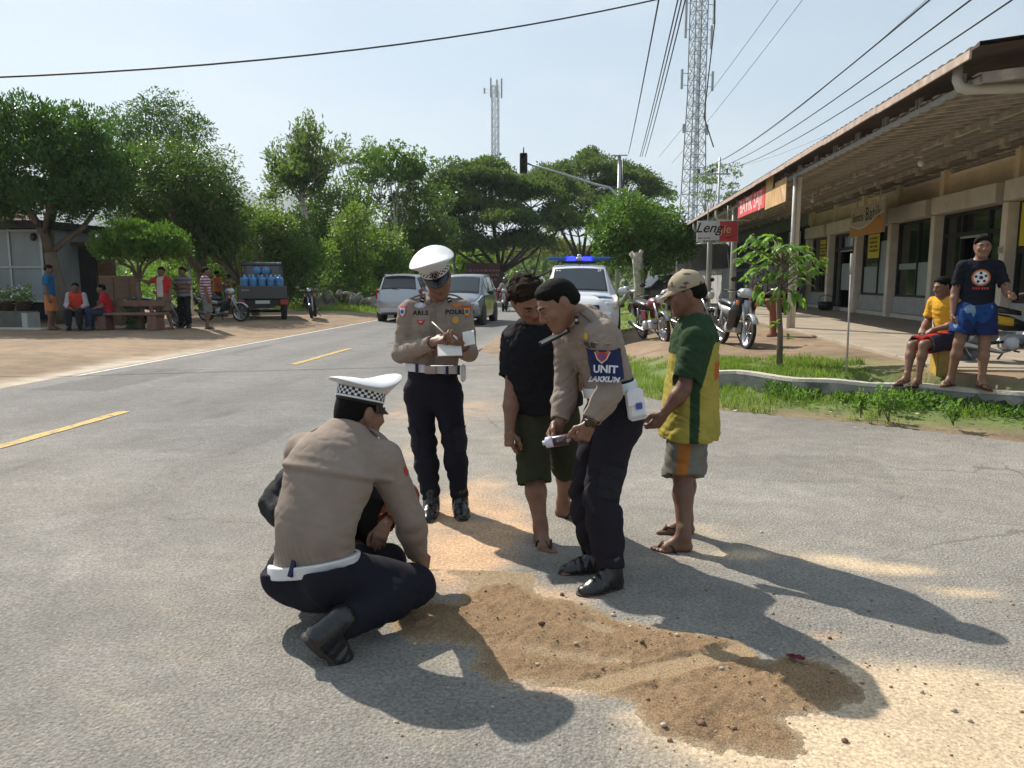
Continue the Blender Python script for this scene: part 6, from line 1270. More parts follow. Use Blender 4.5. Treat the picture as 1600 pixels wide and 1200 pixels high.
cs = [(y, [(x * s_, y, z) for s_, x, z in ((1, .72, .5), (1, .74, 1.0), (1, .70, 1.25 if y > 1.5 else 1.3), (1, .62, zt), (-1, .62, zt), (-1, .70, 1.25), (-1, .74, 1.0), (-1, .72, .5))]) for y, zt in ((1.46, 1.92), (1.55, 1.96), (2.4, 1.92), (3.0, 1.22), (3.2, .95))]
MB().loft([c for _, c in cs], smooth=False).build('cab', M_navyp, pk); MB().box((0, 1.452, 1.62), (1.10, .012, .40), bev=.004).build('rear_window', M_vglass, pk); MB().tube([(-.7, 1.40, 1.14), (-.7, 1.40, 1.85), (.7, 1.40, 1.85), (.7, 1.40, 1.14)], .025).build('bed_rack', M_vdark, pk)
strokes(pk, (-.55, -.208, 1.0), (1, 0, 0), (0, 0, 1), .22, .05, M_plate, 2, 7)
M_bottle = mat('blue_water_bottle', (.07, .26, .52), rough=.15, var=.15, scale=8, bump=.0, trans=.25, spec=.6, alpha=1.); M_bcap = mat('bottle_cap_white', (.6, .62, .66), rough=.4, bump=0)
bp = [(.0, 0), (.125, 0), (.135, .02), (.135, .07), (.128, .09), (.135, .11), (.135, .17), (.128, .19), (.135, .21), (.135, .30), (.12, .345), (.06, .385), (.032, .40), (.032, .435), (0, .435)]
bme = MB().lathe(bp, seg=16).mesh('bottle', M_bottle); cme = MB().lathe([(.036, .415), (.036, .445), (0, .447)], seg=12).mesh('cap', M_bcap); import itertools
def bottle(lx, ly, lz, rot, label, group=None):
    M_ = Matrix.Rotation(R(22), 3, 'Z'); w = Vector((float(q[0]), float(q[1]), .155)) + M_ @ Vector((lx, ly, lz)); o = meshobj('water_bottle', bme); o.location = w; o.rotation_euler = rot; meshobj('cap', cme, o); return tag(o, label, 'bottle', group)
for k in range(5): bottle(-.56 + .28 * k, .02, 1.06, (0, 0, 0), 'blue water bottle standing upright against the tailgate', 'bottles in the row behind the tailgate')
for k in range(5): bottle(-.56 + .28 * k, .32, 1.06, (0, 0, 0), 'blue water bottle standing in the second row behind the tailgate', 'bottles in the second row')
for k in range(4): bottle(-.42 + .28 * k, .64, 1.06, (0, 0, 0), 'blue water bottle standing upright by the cab', 'bottles by the cab')
bottle(-.16, .10, 1.64, (R(-90), 0, R(22)), 'blue water bottle lying on its side on the load, base towards us', 'bottles lying on top'); bottle(.13, .10, 1.64, (R(-90), 0, R(22)), 'blue water bottle lying on its side on the load, base towards us', 'bottles lying on top')
# ---- motorcycles: nose towards local +Y
def bike(label, loc, rz, kind='moped', body=None, accent=None, lean=.06, seatm=None, name='motorcycle', white=False, steer=0., stripe=None):
    t = thing(name, label, 'motorcycle', loc, rz); t.rotation_euler = (0, lean, rz); body = body or M_bpaint; accent = accent or body; r = {'moped': .29, 'scooter': .25, 'classic': .305, 'sport': .30}[kind]; wb = {'moped': 1.22, 'scooter': 1.24, 'classic': 1.25, 'sport': 1.27}[kind]; wd_ = .075 if kind != 'scooter' else .10
    rw = wheel(t, 0, 0, r, r, wd_, 1, name='rear_wheel', thin=True, spokes=6 if kind != 'classic' else 14); fw_ = wheel(t, 0, wb, r, r, wd_ * .9, 1, name='front_wheel', thin=True, spokes=6 if kind != 'classic' else 14); fw_.rotation_euler = (0, 0, steer)
    hd = Vector((0, wb - .30, .92)); ax = Vector((0, wb, r))
    for s in (-1, 1): MB().tube([ax + Vector((s * .065, 0, 0)), ax.lerp(hd, .5) + Vector((s * .065, 0, 0)), hd + Vector((s * .06, .02, -.1))], [.022, .024, .026], seg=8).build('fork', M_chrome if kind == 'classic' else M_galv, t)
    MB().lathe([(r + .01, -.055), (r + .035, -.05), (r + .035, .05), (r + .01, .055)], ax, (1, 0, 0), 22).build if 0 else None
    sec = []
    for a in np.linspace(.55, 2.5, 9): c = ax + Vector((0, math.cos(a), math.sin(a))) * (r + .03); sec.append([c + Vector((-.06, 0, -.0)), c + Vector((-.035, math.cos(a) * .02, math.sin(a) * .02)), c + Vector((.035, math.cos(a) * .02, math.sin(a) * .02)), c + Vector((.06, 0, 0))])
    MB().loft(sec).build('front_mudguard', M_chrome if kind == 'classic' else accent, t)
    hb = MB().tube([(-.33, wb - .46, 1.00), (-.22, wb - .34, 1.01), (-.05, wb - .29, .96), (.05, wb - .29, .96), (.22, wb - .34, 1.01), (.33, wb - .46, 1.00)], .013, seg=7).build('handlebar', M_vdark, t)
    for s in (-1, 1):
        MB().tube([(s * .24, wb - .36, 1.01), (s * .35, wb - .48, 1.0)], .019, seg=8).build('grip', M_rubber, hb); MB().tube([(s * .2, wb - .33, 1.01), (s * .24, wb - .33, 1.18)], .006, seg=5).ell((s * .26, wb - .33, 1.21), (.065, .015, .045)).build('mirror', M_vdark, hb); MB().tube([(s * .16, wb - .30, 1.0), (s * .33, wb - .38, .985)], .006, seg=5).build('lever', M_galv, hb)
    if kind in ('moped', 'sport', 'scooter'):
        MB().loft([[(-.10, wb - .22, .90), (.10, wb - .22, .90), (.12, wb - .20, 1.0), (.06, wb - .24, 1.07), (-.06, wb - .24, 1.07), (-.12, wb - .20, 1.0)], [(-.13, wb - .36, .90), (.13, wb - .36, .90), (.15, wb - .40, 1.0), (.08, wb - .42, 1.06), (-.08, wb - .42, 1.06), (-.15, wb - .40, 1.0)]]).build('cockpit_cowl', accent, t); MB().ell((0, wb - .205, .985), (.085, .03, .055)).build('headlight', M_headl, t)
        for s in (-1, 1):        # leg shield
            MB().loft([[(s * .05, wb - .20, .88), (s * .19, wb - .28, .88), (s * .19, wb - .33, .86), (s * .05, wb - .26, .86)], [(s * .05, wb - .28, .62), (s * .24, wb - .40, .62), (s * .235, wb - .46, .62), (s * .05, wb - .36, .60)], [(s * .05, wb - .42, .36), (s * .20, wb - .56, .34), (s * .19, wb - .62, .36), (s * .05, wb - .50, .36)], [(s * .05, wb - .58, .26), (s * .13, wb - .68, .26), (s * .12, wb - .72, .28), (s * .05, wb - .64, .28)]]).build('leg_shield', body, t)
            MB().ell((s * .17, wb - .24, .80), (.035, .03, .05)).build('indicator', M_amber, t)
        MB().loft([[(-.06, wb - .17, .86), (.06, wb - .17, .86), (.06, wb - .30, .86), (-.06, wb - .30, .86)], [(-.05, wb - .30, .52), (.05, wb - .30, .52), (.05, wb - .45, .52), (-.05, wb - .45, .52)]]).build('front_cowl', accent, t)
        tail = [[(-.05, .72, .50), (.05, .72, .50), (.06, .72, .60), (-.06, .72, .60)], [(-.11, .45, .50), (.11, .45, .50), (.13, .45, .70), (-.13, .45, .70)], [(-.12, .10, .58), (.12, .10, .58), (.13, .10, .76), (-.13, .10, .76)], [(-.07, -.28, .70), (.07, -.28, .70), (.08, -.28, .80), (-.08, -.28, .80)]]
        if kind == 'scooter': MB().box((0, .62, .32), (.30, .46, .10), bev=.03).build('footboard', M_vdark, t); tail[0] = [(-.12, .46, .34), (.12, .46, .34), (.13, .46, .60), (-.13, .46, .60)]
        MB().loft(tail).build('side_cover', body, t)
        if stripe or accent is not body:
            for s in (-1, 1): MB().loft([[(s * .130, .52, .56), (s * .134, .52, .66), (s * .128, .52, .66), (s * .126, .52, .56)], [(s * .136, .10, .62), (s * .140, .10, .74), (s * .13, .10, .74), (s * .13, .10, .62)], [(s * .084, -.24, .73), (s * .086, -.24, .79), (s * .07, -.24, .79), (s * .07, -.24, .73)]]).build('side_stripe', stripe or accent, t)
    else:
        MB().ell((0, .78, .80), (.13, .25, .13)).build('fuel_tank', body, t); MB().ell((0, wb - .14, .90), (.09, .08, .09)).build('headlight', M_chrome, t); MB().lathe([(0, .0), (.08, .0), (.082, .02)], (0, wb - .07, .90), (0, 1, 0), 16).build('lamp_glass', M_headl, t)
        MB().tube([(0, wb - .30, .90), (0, .55, .68), (0, .10, .66)], .03).build('frame_tube', M_vdark, t); MB().tube([(0, wb - .30, .86), (0, .95, .42), (0, .5, .36)], .025).build('down_tube', M_vdark, t)
        for s in (-1, 1): MB().box((s * .10, .42, .56), (.03, .26, .20), bev=.012).build('side_cover', body, t)
        MB().box((0, -.34, .70), (.12, .05, .10), bev=.02).build('tail_light', M_tail, t); MB().box((0, -.30, .78), (.26, .22, .03)).build('rack', M_chrome, t)
    MB().loft([[(-.10, .62, .70), (.10, .62, .70), (.07, .62, .76), (-.07, .62, .76)], [(-.14, .35, .74), (.14, .35, .74), (.11, .35, .82), (-.11, .35, .82)], [(-.14, .0, .77), (.14, .0, .77), (.11, .0, .86), (-.11, .0, .86)], [(-.08, -.26, .80), (.08, -.26, .80), (.06, -.26, .86), (-.06, -.26, .86)]]).build('seat', seatm or M_leather, t)
    en = MB().box((0, .60, .36), (.20, .34, .20), bev=.03).lathe([(.10, 0), (.10, .05), (.06, .07)], (.10, .52, .34), (1, 0, 0), 14).lathe([(.10, 0), (.10, .05), (.06, .07)], (-.10, .52, .34), (-1, 0, 0), 14); en.build('engine', M_galv, t)
    MB().tube([(.09, .66, .30), (.12, .40, .22), (.15, .10, .28), (.17, -.30, .38)], [.018, .02, .045, .05], seg=10).build('exhaust', M_chrome, t)
    for s in (-1, 1): MB().tube([(s * .08, 0, r), (s * .08, .46, .36)], .02, seg=6).build('swing_arm', M_vdark, t); MB().tube([(s * .10, .02, r + .03), (s * .11, .14, .68)], .028, seg=8).build('shock_absorber', M_galv if kind != 'classic' else M_chrome, t); MB().tube([(s * .08, .56, .24), (s * .24, .56, .23)], .012, seg=6).build('foot_peg', M_rubber, t)
    sec = []
    for a in np.linspace(.9, 2.6, 8): c = Vector((0, math.cos(a) * (r + .035), r + math.sin(a) * (r + .035))); sec.append([c + Vector((-.06, 0, 0)), c + Vector((-.03, math.cos(a) * .015, math.sin(a) * .015)), c + Vector((.03, math.cos(a) * .015, math.sin(a) * .015)), c + Vector((.06, 0, 0))])
    MB().loft(sec).build('rear_mudguard', M_vdark if kind != 'classic' else M_chrome, t); MB().box((0, -.33, .66), (.10, .05, .24), rot=Matrix.Rotation(.25, 3, 'X')).build('plate_bracket', M_vdark, t); MB().box((0, -.37, .58), (.16, .02, .14)).build('number_plate', M_plate, t)
    if kind != 'classic': MB().box((0, -.29, .76), (.13, .05, .06), bev=.015).build('tail_light', M_tail, t)
    MB().tube([(-.08, .50, .24), (-.24, .42, .02)], .014, seg=6).build('side_stand', M_vdark, t); return t
def place(px, py, z, Y=None): w = gz(px, py, z); return (float(w[0]), float(w[1]), z)
M_wp2 = paint('pearl_white_bike_paint', (.42, .43, .45)); M_silb = paint('silver_bike_paint', (.38, .40, .42), .3, .4); M_yelp = paint('yellow_bike_paint', (.60, .38, .02)); M_dbl = paint('dark_blue_bike_paint', (.02, .03, .07))
# right: the classic red one, its dark neighbour, the moped, one by the shop wall, white scooter, the large moped behind the boys
a = gz(1012, 530, .20); b_ = gz(1040, 537, .20); bike('old red motorcycle with chrome wheels parked on the dirt', (float(a[0]) - .1, float(a[1]), gh(float(a[0]), float(a[1]))), R(-163), 'classic', M_redp, lean=.10)
a = gz(1062, 525, .22); bike('dark motorcycle half hidden behind the youth in the cap', (float(a[0]), float(a[1]), gh(float(a[0]), float(a[1]))), R(-150), 'classic', M_bpaint, lean=.10)
a = gz(1128, 545, .27); bike('black and white moped parked on the grass edge, front wheel towards us', (float(a[0]) + .15, float(a[1]) + 1.0, gh(float(a[0]), float(a[1])) + .01), R(-169), 'moped', M_bpaint, M_wp2, lean=-.10)
bike('dark motorcycle parked in the shade against the shop partition', (5.9, 24.4, .435), R(70), 'moped', M_bpaint, M_redp, lean=-.09)
a = gz(972, 492, .16); bike('white scooter parked on the grass beside the police car', (float(a[0]) - .75, float(a[1]) + .3, gh(float(a[0]), float(a[1]))), R(-100), 'scooter', M_wp2, M_wp2, lean=.08)
a = gz(1462, 585, .29); b_ = gz(1592, 594, .29); an = math.atan2(float(b_[1] - a[1]), float(b_[0] - a[0])); bike('large black moped with yellow and white panels parked behind the two boys', (4.88, 10.72, .335), R(-97), 'moped', M_bpaint, M_bpaint, lean=-.08, stripe=M_yelp)
# left: behind the bench, in the shade, the scooter by the stones
a = gz(196, 514, .16); bike('silver motorcycle parked behind the bench and trimmed shrub', (float(a[0]), float(a[1]) + .6, .16), R(-88), 'moped', M_silb, M_dbl, lean=.08)
a = gz(308, 505, .16); bike('dark motorcycle parked behind the men in striped shirts', (float(a[0]) - .3, float(a[1]) + 1.2, .16), R(-95), 'moped', M_bpaint, M_wp2, lean=.08)
a = gz(485, 497, .155); bike('black scooter parked alone between the pickup and the heap of stones', (float(a[0]) - .15, float(a[1]) + .9, .155), R(195), 'scooter', M_bpaint, M_bpaint, lean=.10)
# ================================================================ the group round the sand
def fig(base, Y0):
    base = np.asarray(base, float)
    def pj(px, py, dy=0.): return np.asarray(ony(px, py, Y0 + dy)) - base
    def gj(px, py, z=.1): return np.asarray(gz(px, py, z)) - base
    return pj, gj
M_pat = {k: mat('patch_' + k, c, rough=.8, var=.08, bump=.1, bscale=200) for k, c in dict(white=(.62, .62, .66), blue=(.05, .09, .33), navy=(.018, .022, .075), red=(.42, .035, .03), gold=(.55, .33, .05), black=(.012, .012, .014), orange=(.52, .20, .07), lilac=(.58, .50, .66), grey=(.42, .42, .43), khakid=(.19, .15, .115), rust=(.40, .10, .04)).items()}
def lett(t, target, body, size, o, r, u, m, **k): return decal(t, target, text_mesh(body, size, mats=m, **k), o, r, u, m, .0058, 'lettering')
def collar(J, S, t, col, h=.005, r=.062, hgt=.032):
    lat, fw, up = torso_frame(J); n = J['neck'] + up * .005; secs = []
    for i in range(33):
        a = math.pi / 2 + .35 + (2 * math.pi - .7) * i / 32; d_ = lat * math.cos(a) + fw * math.sin(a); w = .5 + .5 * math.sin(a - math.pi)     # open at the front
        hb = hgt * S * (1.15 - .35 * max(0, math.sin(a))); rr = r * S; lo_ = .012 * max(0, math.sin(a))
        secs.append([n + d_ * (rr + .000) + fw * .01 - up * (.012 + lo_), n + d_ * (rr - .006) + fw * .006 + up * hb, n + d_ * (rr + .004) + fw * .006 + up * (hb + .003), n + d_ * (rr + .024) + fw * .012 - up * (.004 + lo_ * 1.6)])
    b = MB().loft(secs, caps=True); me = b.mesh('collar', M_cloth); a = me.color_attributes.new('Col', 'FLOAT_COLOR', 'POINT'); a.data.foreach_set('color', np.tile(np.array([*col, 1.], np.float32), len(me.vertices))); return meshobj('collar', me, t)
def epaulette(J, S, t, sd, col):
    lat, fw, up = torso_frame(J); s_ = J['sh' + sd]; n = J['neck']; a = n + (s_ - n) * .42 + up * .075 * S; b = s_ + up * .068 * S + (s_ - n) * .12
    sec = []
    for f in np.linspace(0, 1, 5): c = a + (b - a) * f + up * .012 * math.sin(f * math.pi); sec.append([c - fw * .024 - up * .006, c + fw * .024 - up * .006, c + fw * .024 + up * .005, c - fw * .024 + up * .005])
    bb = MB().loft(sec); me = bb.mesh('epaulette', M_cloth); at_ = me.color_attributes.new('Col', 'FLOAT_COLOR', 'POINT'); at_.data.foreach_set('color', np.tile(np.array([*(np.array(col) * .85), 1.], np.float32), len(me.vertices))); return meshobj('epaulette', me, t)
# ---------------------------------------------------------------- officer writing notes
B = gz(700, 802); pj, gj = fig(B, float(B[1]))
J = dict(pelvis=pj(675, 596, .06), hipR=pj(655, 612, .06), hipL=pj(697, 612, .06), knR=pj(663, 695, .02), knL=pj(710, 692, .02), anR=gj(674, 783), anL=gj(719, 781), toeR=np.array([.02, -1, 0]), toeL=np.array([.30, -1, 0]),
         neck=pj(681, 473, .08), shR=pj(639, 487, .05), shL=pj(722, 486, .09), elR=pj(627, 553, .02), elL=pj(732, 550, .03), wrR=pj(679, 534, -.19), wrL=pj(722, 540, -.18), head=pj(683, 434, -.01), hf=np.array([.22, -.74, -.50]), hu=np.array([-.16, -.45, .8]), lid=1.)
J['handR'] = dict(d=(.75, -.4, .35), n=(.45, .5, -.7), curl=.55, thumb=.8); J['handL'] = dict(d=(-.72, -.6, .30), n=(-.2, .35, .95), curl=.5, thumb=.5)
a1 = person('person', 'officer in white peaked cap and white belt standing upright, writing in a notebook', B, J, 1., SK_M, .0046)
def khk(V): return np.tile(np.array(KHAKI), (len(V), 1)) * (1 + .04 * noise(V, 7, 3, 2))[:, None]
sh = shirt(J, 1., a1, colf=khk, sleeve=1.93, se=.016, e=.014, hem=.075, seed=11, h=.0055, amp=.0035)
def placket(t, target, J, top=.02, L_=.36):
    lat, fw, up = torso_frame(J); decal(t, target, [(-.017, -L_ / 2), (.017, -L_ / 2), (.017, L_ / 2), (-.017, L_ / 2)], J['neck'] - up * (top + L_ / 2) + fw * .1, lat * -1, up, M_pat['khakid'], .002, 'placket')
lat, fw, up = torso_frame(J); rgt = -lat        # viewer's right when he faces us
tr1 = trousers(J, 1., a1, NAVY, e=.014, e2=.019, seed=21, amp=.007, h=.0055, length=1.95)
def pocket(t, J, trs, sd, out, S=1.):
    h_, k_ = J['hip' + sd], J['kn' + sd]; ax_ = U(k_ - h_); o_ = h_ + ax_ * .30; r_ = U(np.cross(out, ax_)); decal(t, trs, [(-.062, -.08), (.062, -.08), (.062, .07), (-.062, .07)], o_ + np.asarray(out) * .05, r_, -ax_, M_pock, .006, 'cargo_pocket'); decal(t, trs, [(-.066, .035), (.066, .035), (.066, .078), (-.066, .078)], o_ + np.asarray(out) * .05, r_, -ax_, M_pock, .011, 'pocket_flap')
M_pock = mat('navy_pocket_cloth', (.012, .012, .018), rough=.9, var=.15, bump=.15, bscale=200)
for sd, ou in (('R', (-.9, -.45, 0)), ('L', (.9, -.45, 0))): pocket(a1, J, tr1, sd, U(ou))
for sd in 'LR': shoe(J, 1., a1, sd)
collar(J, 1., a1, KHAKI)
for sd in 'LR': epaulette(J, 1., a1, sd, KHAKI)
placket(a1, sh, J)
def onchest(px, py): return pj(px, py, -.12)
M_khk = mat('khaki_pocket_cloth', KHAKI, rough=.9, var=.08, bump=.15, bscale=220)
for px in (653, 707): decal(a1, sh, [(-.055, -.055), (.055, -.055), (.055, .05), (-.055, .05)], onchest(px, 505), (1, 0, 0), (0, 0, 1), M_khk, .002, 'chest_pocket'); decal(a1, sh, [(-.058, .018), (0, .006), (.058, .018), (.058, .05), (-.058, .05)], onchest(px, 505), (1, 0, 0), (0, 0, 1), M_khk, .0034, 'pocket_flap')
for (px, py, poly, m, nm) in ((650, 478, sc_(circ(1, 16), .037, .017), 'lilac', 'badge'), (707, 477, sc_([(-1, .6), (-.4, .1), (0, .5), (.4, .1), (1, .6), (.7, -.3), (0, -.9), (-.7, -.3)], .042, .022), 'orange', 'wing_badge'), (653, 504, sc_([(-1, .8), (0, .3), (1, .8), (.6, -.5), (0, -1), (-.6, -.5)], .030, .020), 'red', 'badge'), (706, 502, circ(.022), 'gold', 'round_badge')):
    decal(a1, sh, poly, onchest(px, py), (1, 0, 0), (0, 0, 1), M_pat[m], .0055, nm)
decal(a1, sh, sc_(circ(1, 16), .020, .010), onchest(650, 478), (1, 0, 0), (0, 0, 1), M_pat['white'], .008, 'badge'); decal(a1, sh, sc_([(-1, .5), (0, .1), (1, .5), (0, -.6)], .016, .01), onchest(653, 504), (1, 0, 0), (0, 0, 1), M_pat['white'], .008, 'badge')
lett(a1, sh, 'ARI.S', .040, onchest(652, 490), (1, 0, 0), (0, 0, 1), M_pat['black'], bold=.0012, space=1.15); lett(a1, sh, 'POLRI', .040, onchest(705, 489), (1, 0, 0), (0, 0, 1), M_pat['black'], bold=.0012, space=1.1)
for px, dirx in ((629, (-.25, 0, 0)), (731, (.25, 0, 0))):
    r_ = (1, -.3, 0) if px < 650 else (1, .3, 0); p_ = pj(px, 486, -.02)
    decal(a1, sh, sc_(SHIELD, .058, .066), p_, r_, (0, 0, 1), M_pat['red'], .003, 'shoulder_patch'); decal(a1, sh, sc_(SHIELD, .044, .050), p_ - np.array([0, 0, .004]), r_, (0, 0, 1), M_pat['white' if px < 650 else 'gold'], .0048, 'shoulder_patch'); decal(a1, sh, circ(.013), p_ - np.array([0, 0, .004]), r_, (0, 0, 1), M_pat['blue'], .0064, 'shoulder_patch')
for px in (660, 702): MB().box(pj(px, 469, -.06), (.026, .004, .03), rot=Matrix.Rotation(.4 if px < 680 else -.4, 3, 'Y')).build('rank_tab', M_pat['black'], a1); MB().box(pj(px, 468.5, -.066), (.018, .004, .008), rot=Matrix.Rotation(.4 if px < 680 else -.4, 3, 'Y')).build('rank_bar', M_chrome, a1)
bl = belt_ring(J, 1., a1, .088, .052, M_belt, 1., .030); bp = J['pelvis'] + up * .088 + fw * (.145 * .66 + .030)
MB().box(bp + fw * .006, (.075, .012, .058), bev=.004).build('buckle', M_chrome, bl)
for dx_ in (-.10, .09, -.17): q = bp + lat * dx_ - fw * (.10 * (dx_ / .2) ** 2 + .001); MB().box(q + fw * .004, (.016, .012, .06)).build('belt_loop', M_pat['navy'], bl)
q = pj(724, 583, .02); MB().box(q, (.03, .06, .11), bev=.012).build('belt_pouch', M_belt, bl)
cap1, CT = police_cap(J, 1.05, a1, -.02)
em = [(0, 1), (.75, .1), (.5, -.7), (0, -1), (-.5, -.7), (-.75, .1)]
MB().prism([(p[0] * .034, .098 + p[1] * .038) for p in em], 1, 0, 0).mesh if 0 else None
b_ = MB()._add([CT(p[0] * .034, .103 - .003, .098 + p[1] * .036) for p in em] + [CT(p[0] * .034, .111, .098 + p[1] * .036) for p in em], [tuple(range(6, 12))] + [(i, (i + 1) % 6, 6 + (i + 1) % 6, 6 + i) for i in range(6)]); b_.build('cap_badge', M_chk['black'], cap1)
bd = MB()
for rr, n_ in ((.023, 18),):
    pts = [CT(rr * .85 * math.cos(2 * math.pi * i / n_), .1125, .094 + rr * math.sin(2 * math.pi * i / n_)) for i in range(n_ + 1)]; bd.tube(pts, .0028, seg=5, caps=False)
bd.tube([CT(-.010, .113, .084), CT(0, .113, .104), CT(.010, .113, .084)], .003, seg=5).tube([CT(0, .113, .104), CT(0, .113, .124)], .004, seg=5); bd.build('badge_wreath', M_chrome, cap1)
hair(J, 1., a1, vol=.004)
nbk = thing('notebook', 'open notebook with white pages in the hands of the writing officer', 'notebook', B + pj(702, 541, -.22)); M_page = mat('paper_page', (.72, .68, .62), rough=.8, var=.05, bump=.05); M_cov = mat('maroon_cover', (.10, .03, .03), rough=.6, var=.1, bump=.05)
nr = Matrix.Rotation(.25, 3, 'Z') @ Matrix.Rotation(.62, 3, 'X')
MB().box((0, 0, 0), (.15, .20, .006), rot=nr).build('cover', M_cov, nbk); MB().box(nr @ Vector((0, 0, .008)), (.142, .19, .008), rot=nr).build('page', M_page, nbk); MB().box(nr @ Vector((-.05, -.14, -.03)), (.13, .12, .003), rot=nr @ Matrix.Rotation(-.7, 3, 'X')).build('page', M_page, nbk)
MB().box(nr @ Vector((.12, .05, .02)), (.07, .13, .004), rot=nr @ Matrix.Rotation(-.25, 3, 'Y')).build('page', M_page, nbk)
pen = MB().tube([pj(675, 503, -.24), pj(690, 517, -.285), pj(694, 521, -.295)], [.004, .0042, .0015], seg=8).build('pen', mat('pale_pen', (.62, .55, .42), rough=.35, bump=0)); pen.location = Vector([float(v) for v in B]); tag(pen, 'pale pen held over the notebook', 'pen')
# ---------------------------------------------------------------- officer crouching with his back to us
B = gz(540, 1030); pj, gj = fig(B, float(B[1])); Y0 = float(B[1]); P = lambda px, py, Y: pj(px, py, Y - Y0)
J = dict(pelvis=P(492, 882, 3.02), hipR=P(526, 900, 2.97), hipL=P(460, 890, 3.10), knR=P(648, 915, 3.13), knL=P(605, 880, 3.50), anR=P(522, 982, 2.765), anL=P(520, 930, 3.24), toeR=np.array([.55, .34, -.76]), fuR=np.array([.55, .3, .62]), toeL=np.array([.7, .7, -.1]),
         neck=P(548, 678, 3.17), mid=P(500, 783, 2.985), shR=P(600, 722, 3.12), shL=P(474, 708, 3.22), elR=P(640, 808, 3.20), elL=P(470, 800, 3.52), wrR=P(652, 868, 3.38), wrL=P(540, 850, 3.68), pup=np.array([-.20, .12, 1.]), head=P(563, 646, 3.22), hf=np.array([.62, .72, -.22]), hu=np.array([.1, .15, 1]))
J['anL'][2] = .10; J['handR'] = dict(d=(.35, .55, -.55), n=(-.8, .3, -.3), curl=.4, thumb=.3); J['handL'] = dict(d=(.7, .6, -.2), n=(.2, .3, -.9), curl=.4)
b1 = person('person', 'crouching officer in white peaked cap with his back turned beside the sand', B, J, 1.04, SK_M, .005)
lat, fw, up = torso_frame(J)
def gather(g, lat, fw, up):
    p0_ = J['pelvis']
    def f(V): q = V - p0_; z = q @ up; return .0035 * np.sin((q @ lat) * 210 + 6 * np.sin(z * 9)) * np.exp(-((z - .03) / .06) ** 2) + .012 * np.exp(-((z - .40 - .10 * (q @ lat)) / .016) ** 2) * ((q @ fw) < 0) - .008 * np.exp(-((z - .375 - .10 * (q @ lat)) / .012) ** 2) * ((q @ fw) < 0)
    g.bumpf(f)
sh = shirt(J, 1.04, b1, colf=khk, sleeve=1.93, se=.020, e=.024, hem=.012, seed=15, h=.006, amp=.0022, gw=1.04, post=gather)
trousers(J, 1.04, b1, NAVY, e=.024, e2=.028, seed=25, amp=.005, h=.006, length=1.98, gw=1.04, seat=.008, top=.0)
for sd in 'LR': shoe(J, 1.12, b1, sd, boot=.04)
collar(J, 1.04, b1, KHAKI, r=.070)
for sd in 'LR': epaulette(J, 1.04, b1, sd, KHAKI)
bl = belt_ring(J, 1.04, b1, .002, .054, M_belt, 1.04, .050); lat, fw, up = torso_frame(J); MB().box(J['pelvis'] - up * .012 - fw * (.150 * 1.04 * .66 + .046), (.018, .03, .068), rot=Matrix([list(map(float, lat)), list(map(float, fw)), list(map(float, up))]).transposed()).build('belt_loop', M_pat['navy'], bl)
cap2, CT = police_cap(J, 1.04, b1, -.05); hair(J, 1.04, b1, vol=.005, back=-.065)
decal(b1, sh, sc_(SHIELD, .03, .042), P(634, 736, 3.12), (.15, 1, 0), (0, 0, 1), M_pat['red'], .003, 'shoulder_patch')
# ---------------------------------------------------------------- man in black T-shirt pointing down
B = gz(866, 832); Y0 = float(B[1]); pj, gj = fig(B, Y0)
J = dict(pelvis=pj(853, 628, .0), hipR=pj(830, 650, -.03), hipL=pj(876, 644, .06), knR=pj(834, 742, -.12), knL=pj(886, 725, .12), anR=gj(845, 826), anL=gj(880, 786), toeR=np.array([.35, -.95, 0]), toeL=np.array([.88, -.50, 0]),
         neck=pj(843, 510, -.10), shR=pj(806, 530, -.04), shL=pj(893, 526, .02), elR=pj(800, 618, -.10), elL=pj(902, 600, -.02), wrR=pj(796, 672, -.16), wrL=pj(884, 560, -.12), head=pj(824, 468, -.20), hf=np.array([.42, -.62, -.60]), hu=np.array([-.1, -.5, .8]), lid=.8)
J['handR'] = dict(d=(.0, -.25, -1), n=(.75, .6, -.1), curl=.55, curls=(.25, .6, .75, .8), thumb=.6); J['handL'] = dict(d=(-.6, -.6, .4), n=(.3, -.2, .9), curl=.5)
c1 = person('person', 'man in black T-shirt and olive knee shorts bending over beside the officer', B, J, 1.03, SK_M, .0048, gw=1.08)
shirt(J, 1.03, c1, (.012, .012, .016), sleeve=.66, se=.034, e=.026, hem=-.02, loose=.02, seed=31, amp=.0045, m=M_jersey, gw=1.08, neck_r=.084)
trousers(J, 1.03, c1, (.034, .038, .020), e=.016, e2=.038, length=1.16, seed=33, amp=.007, gw=1.0, flare=.0, name='shorts', top=.03)
for sd in 'LR': sandal(J, 1., c1, sd)
hair(J, 1.03, c1, M_hairb, vol=.020, curly=.014, back=-.06, top=.008)
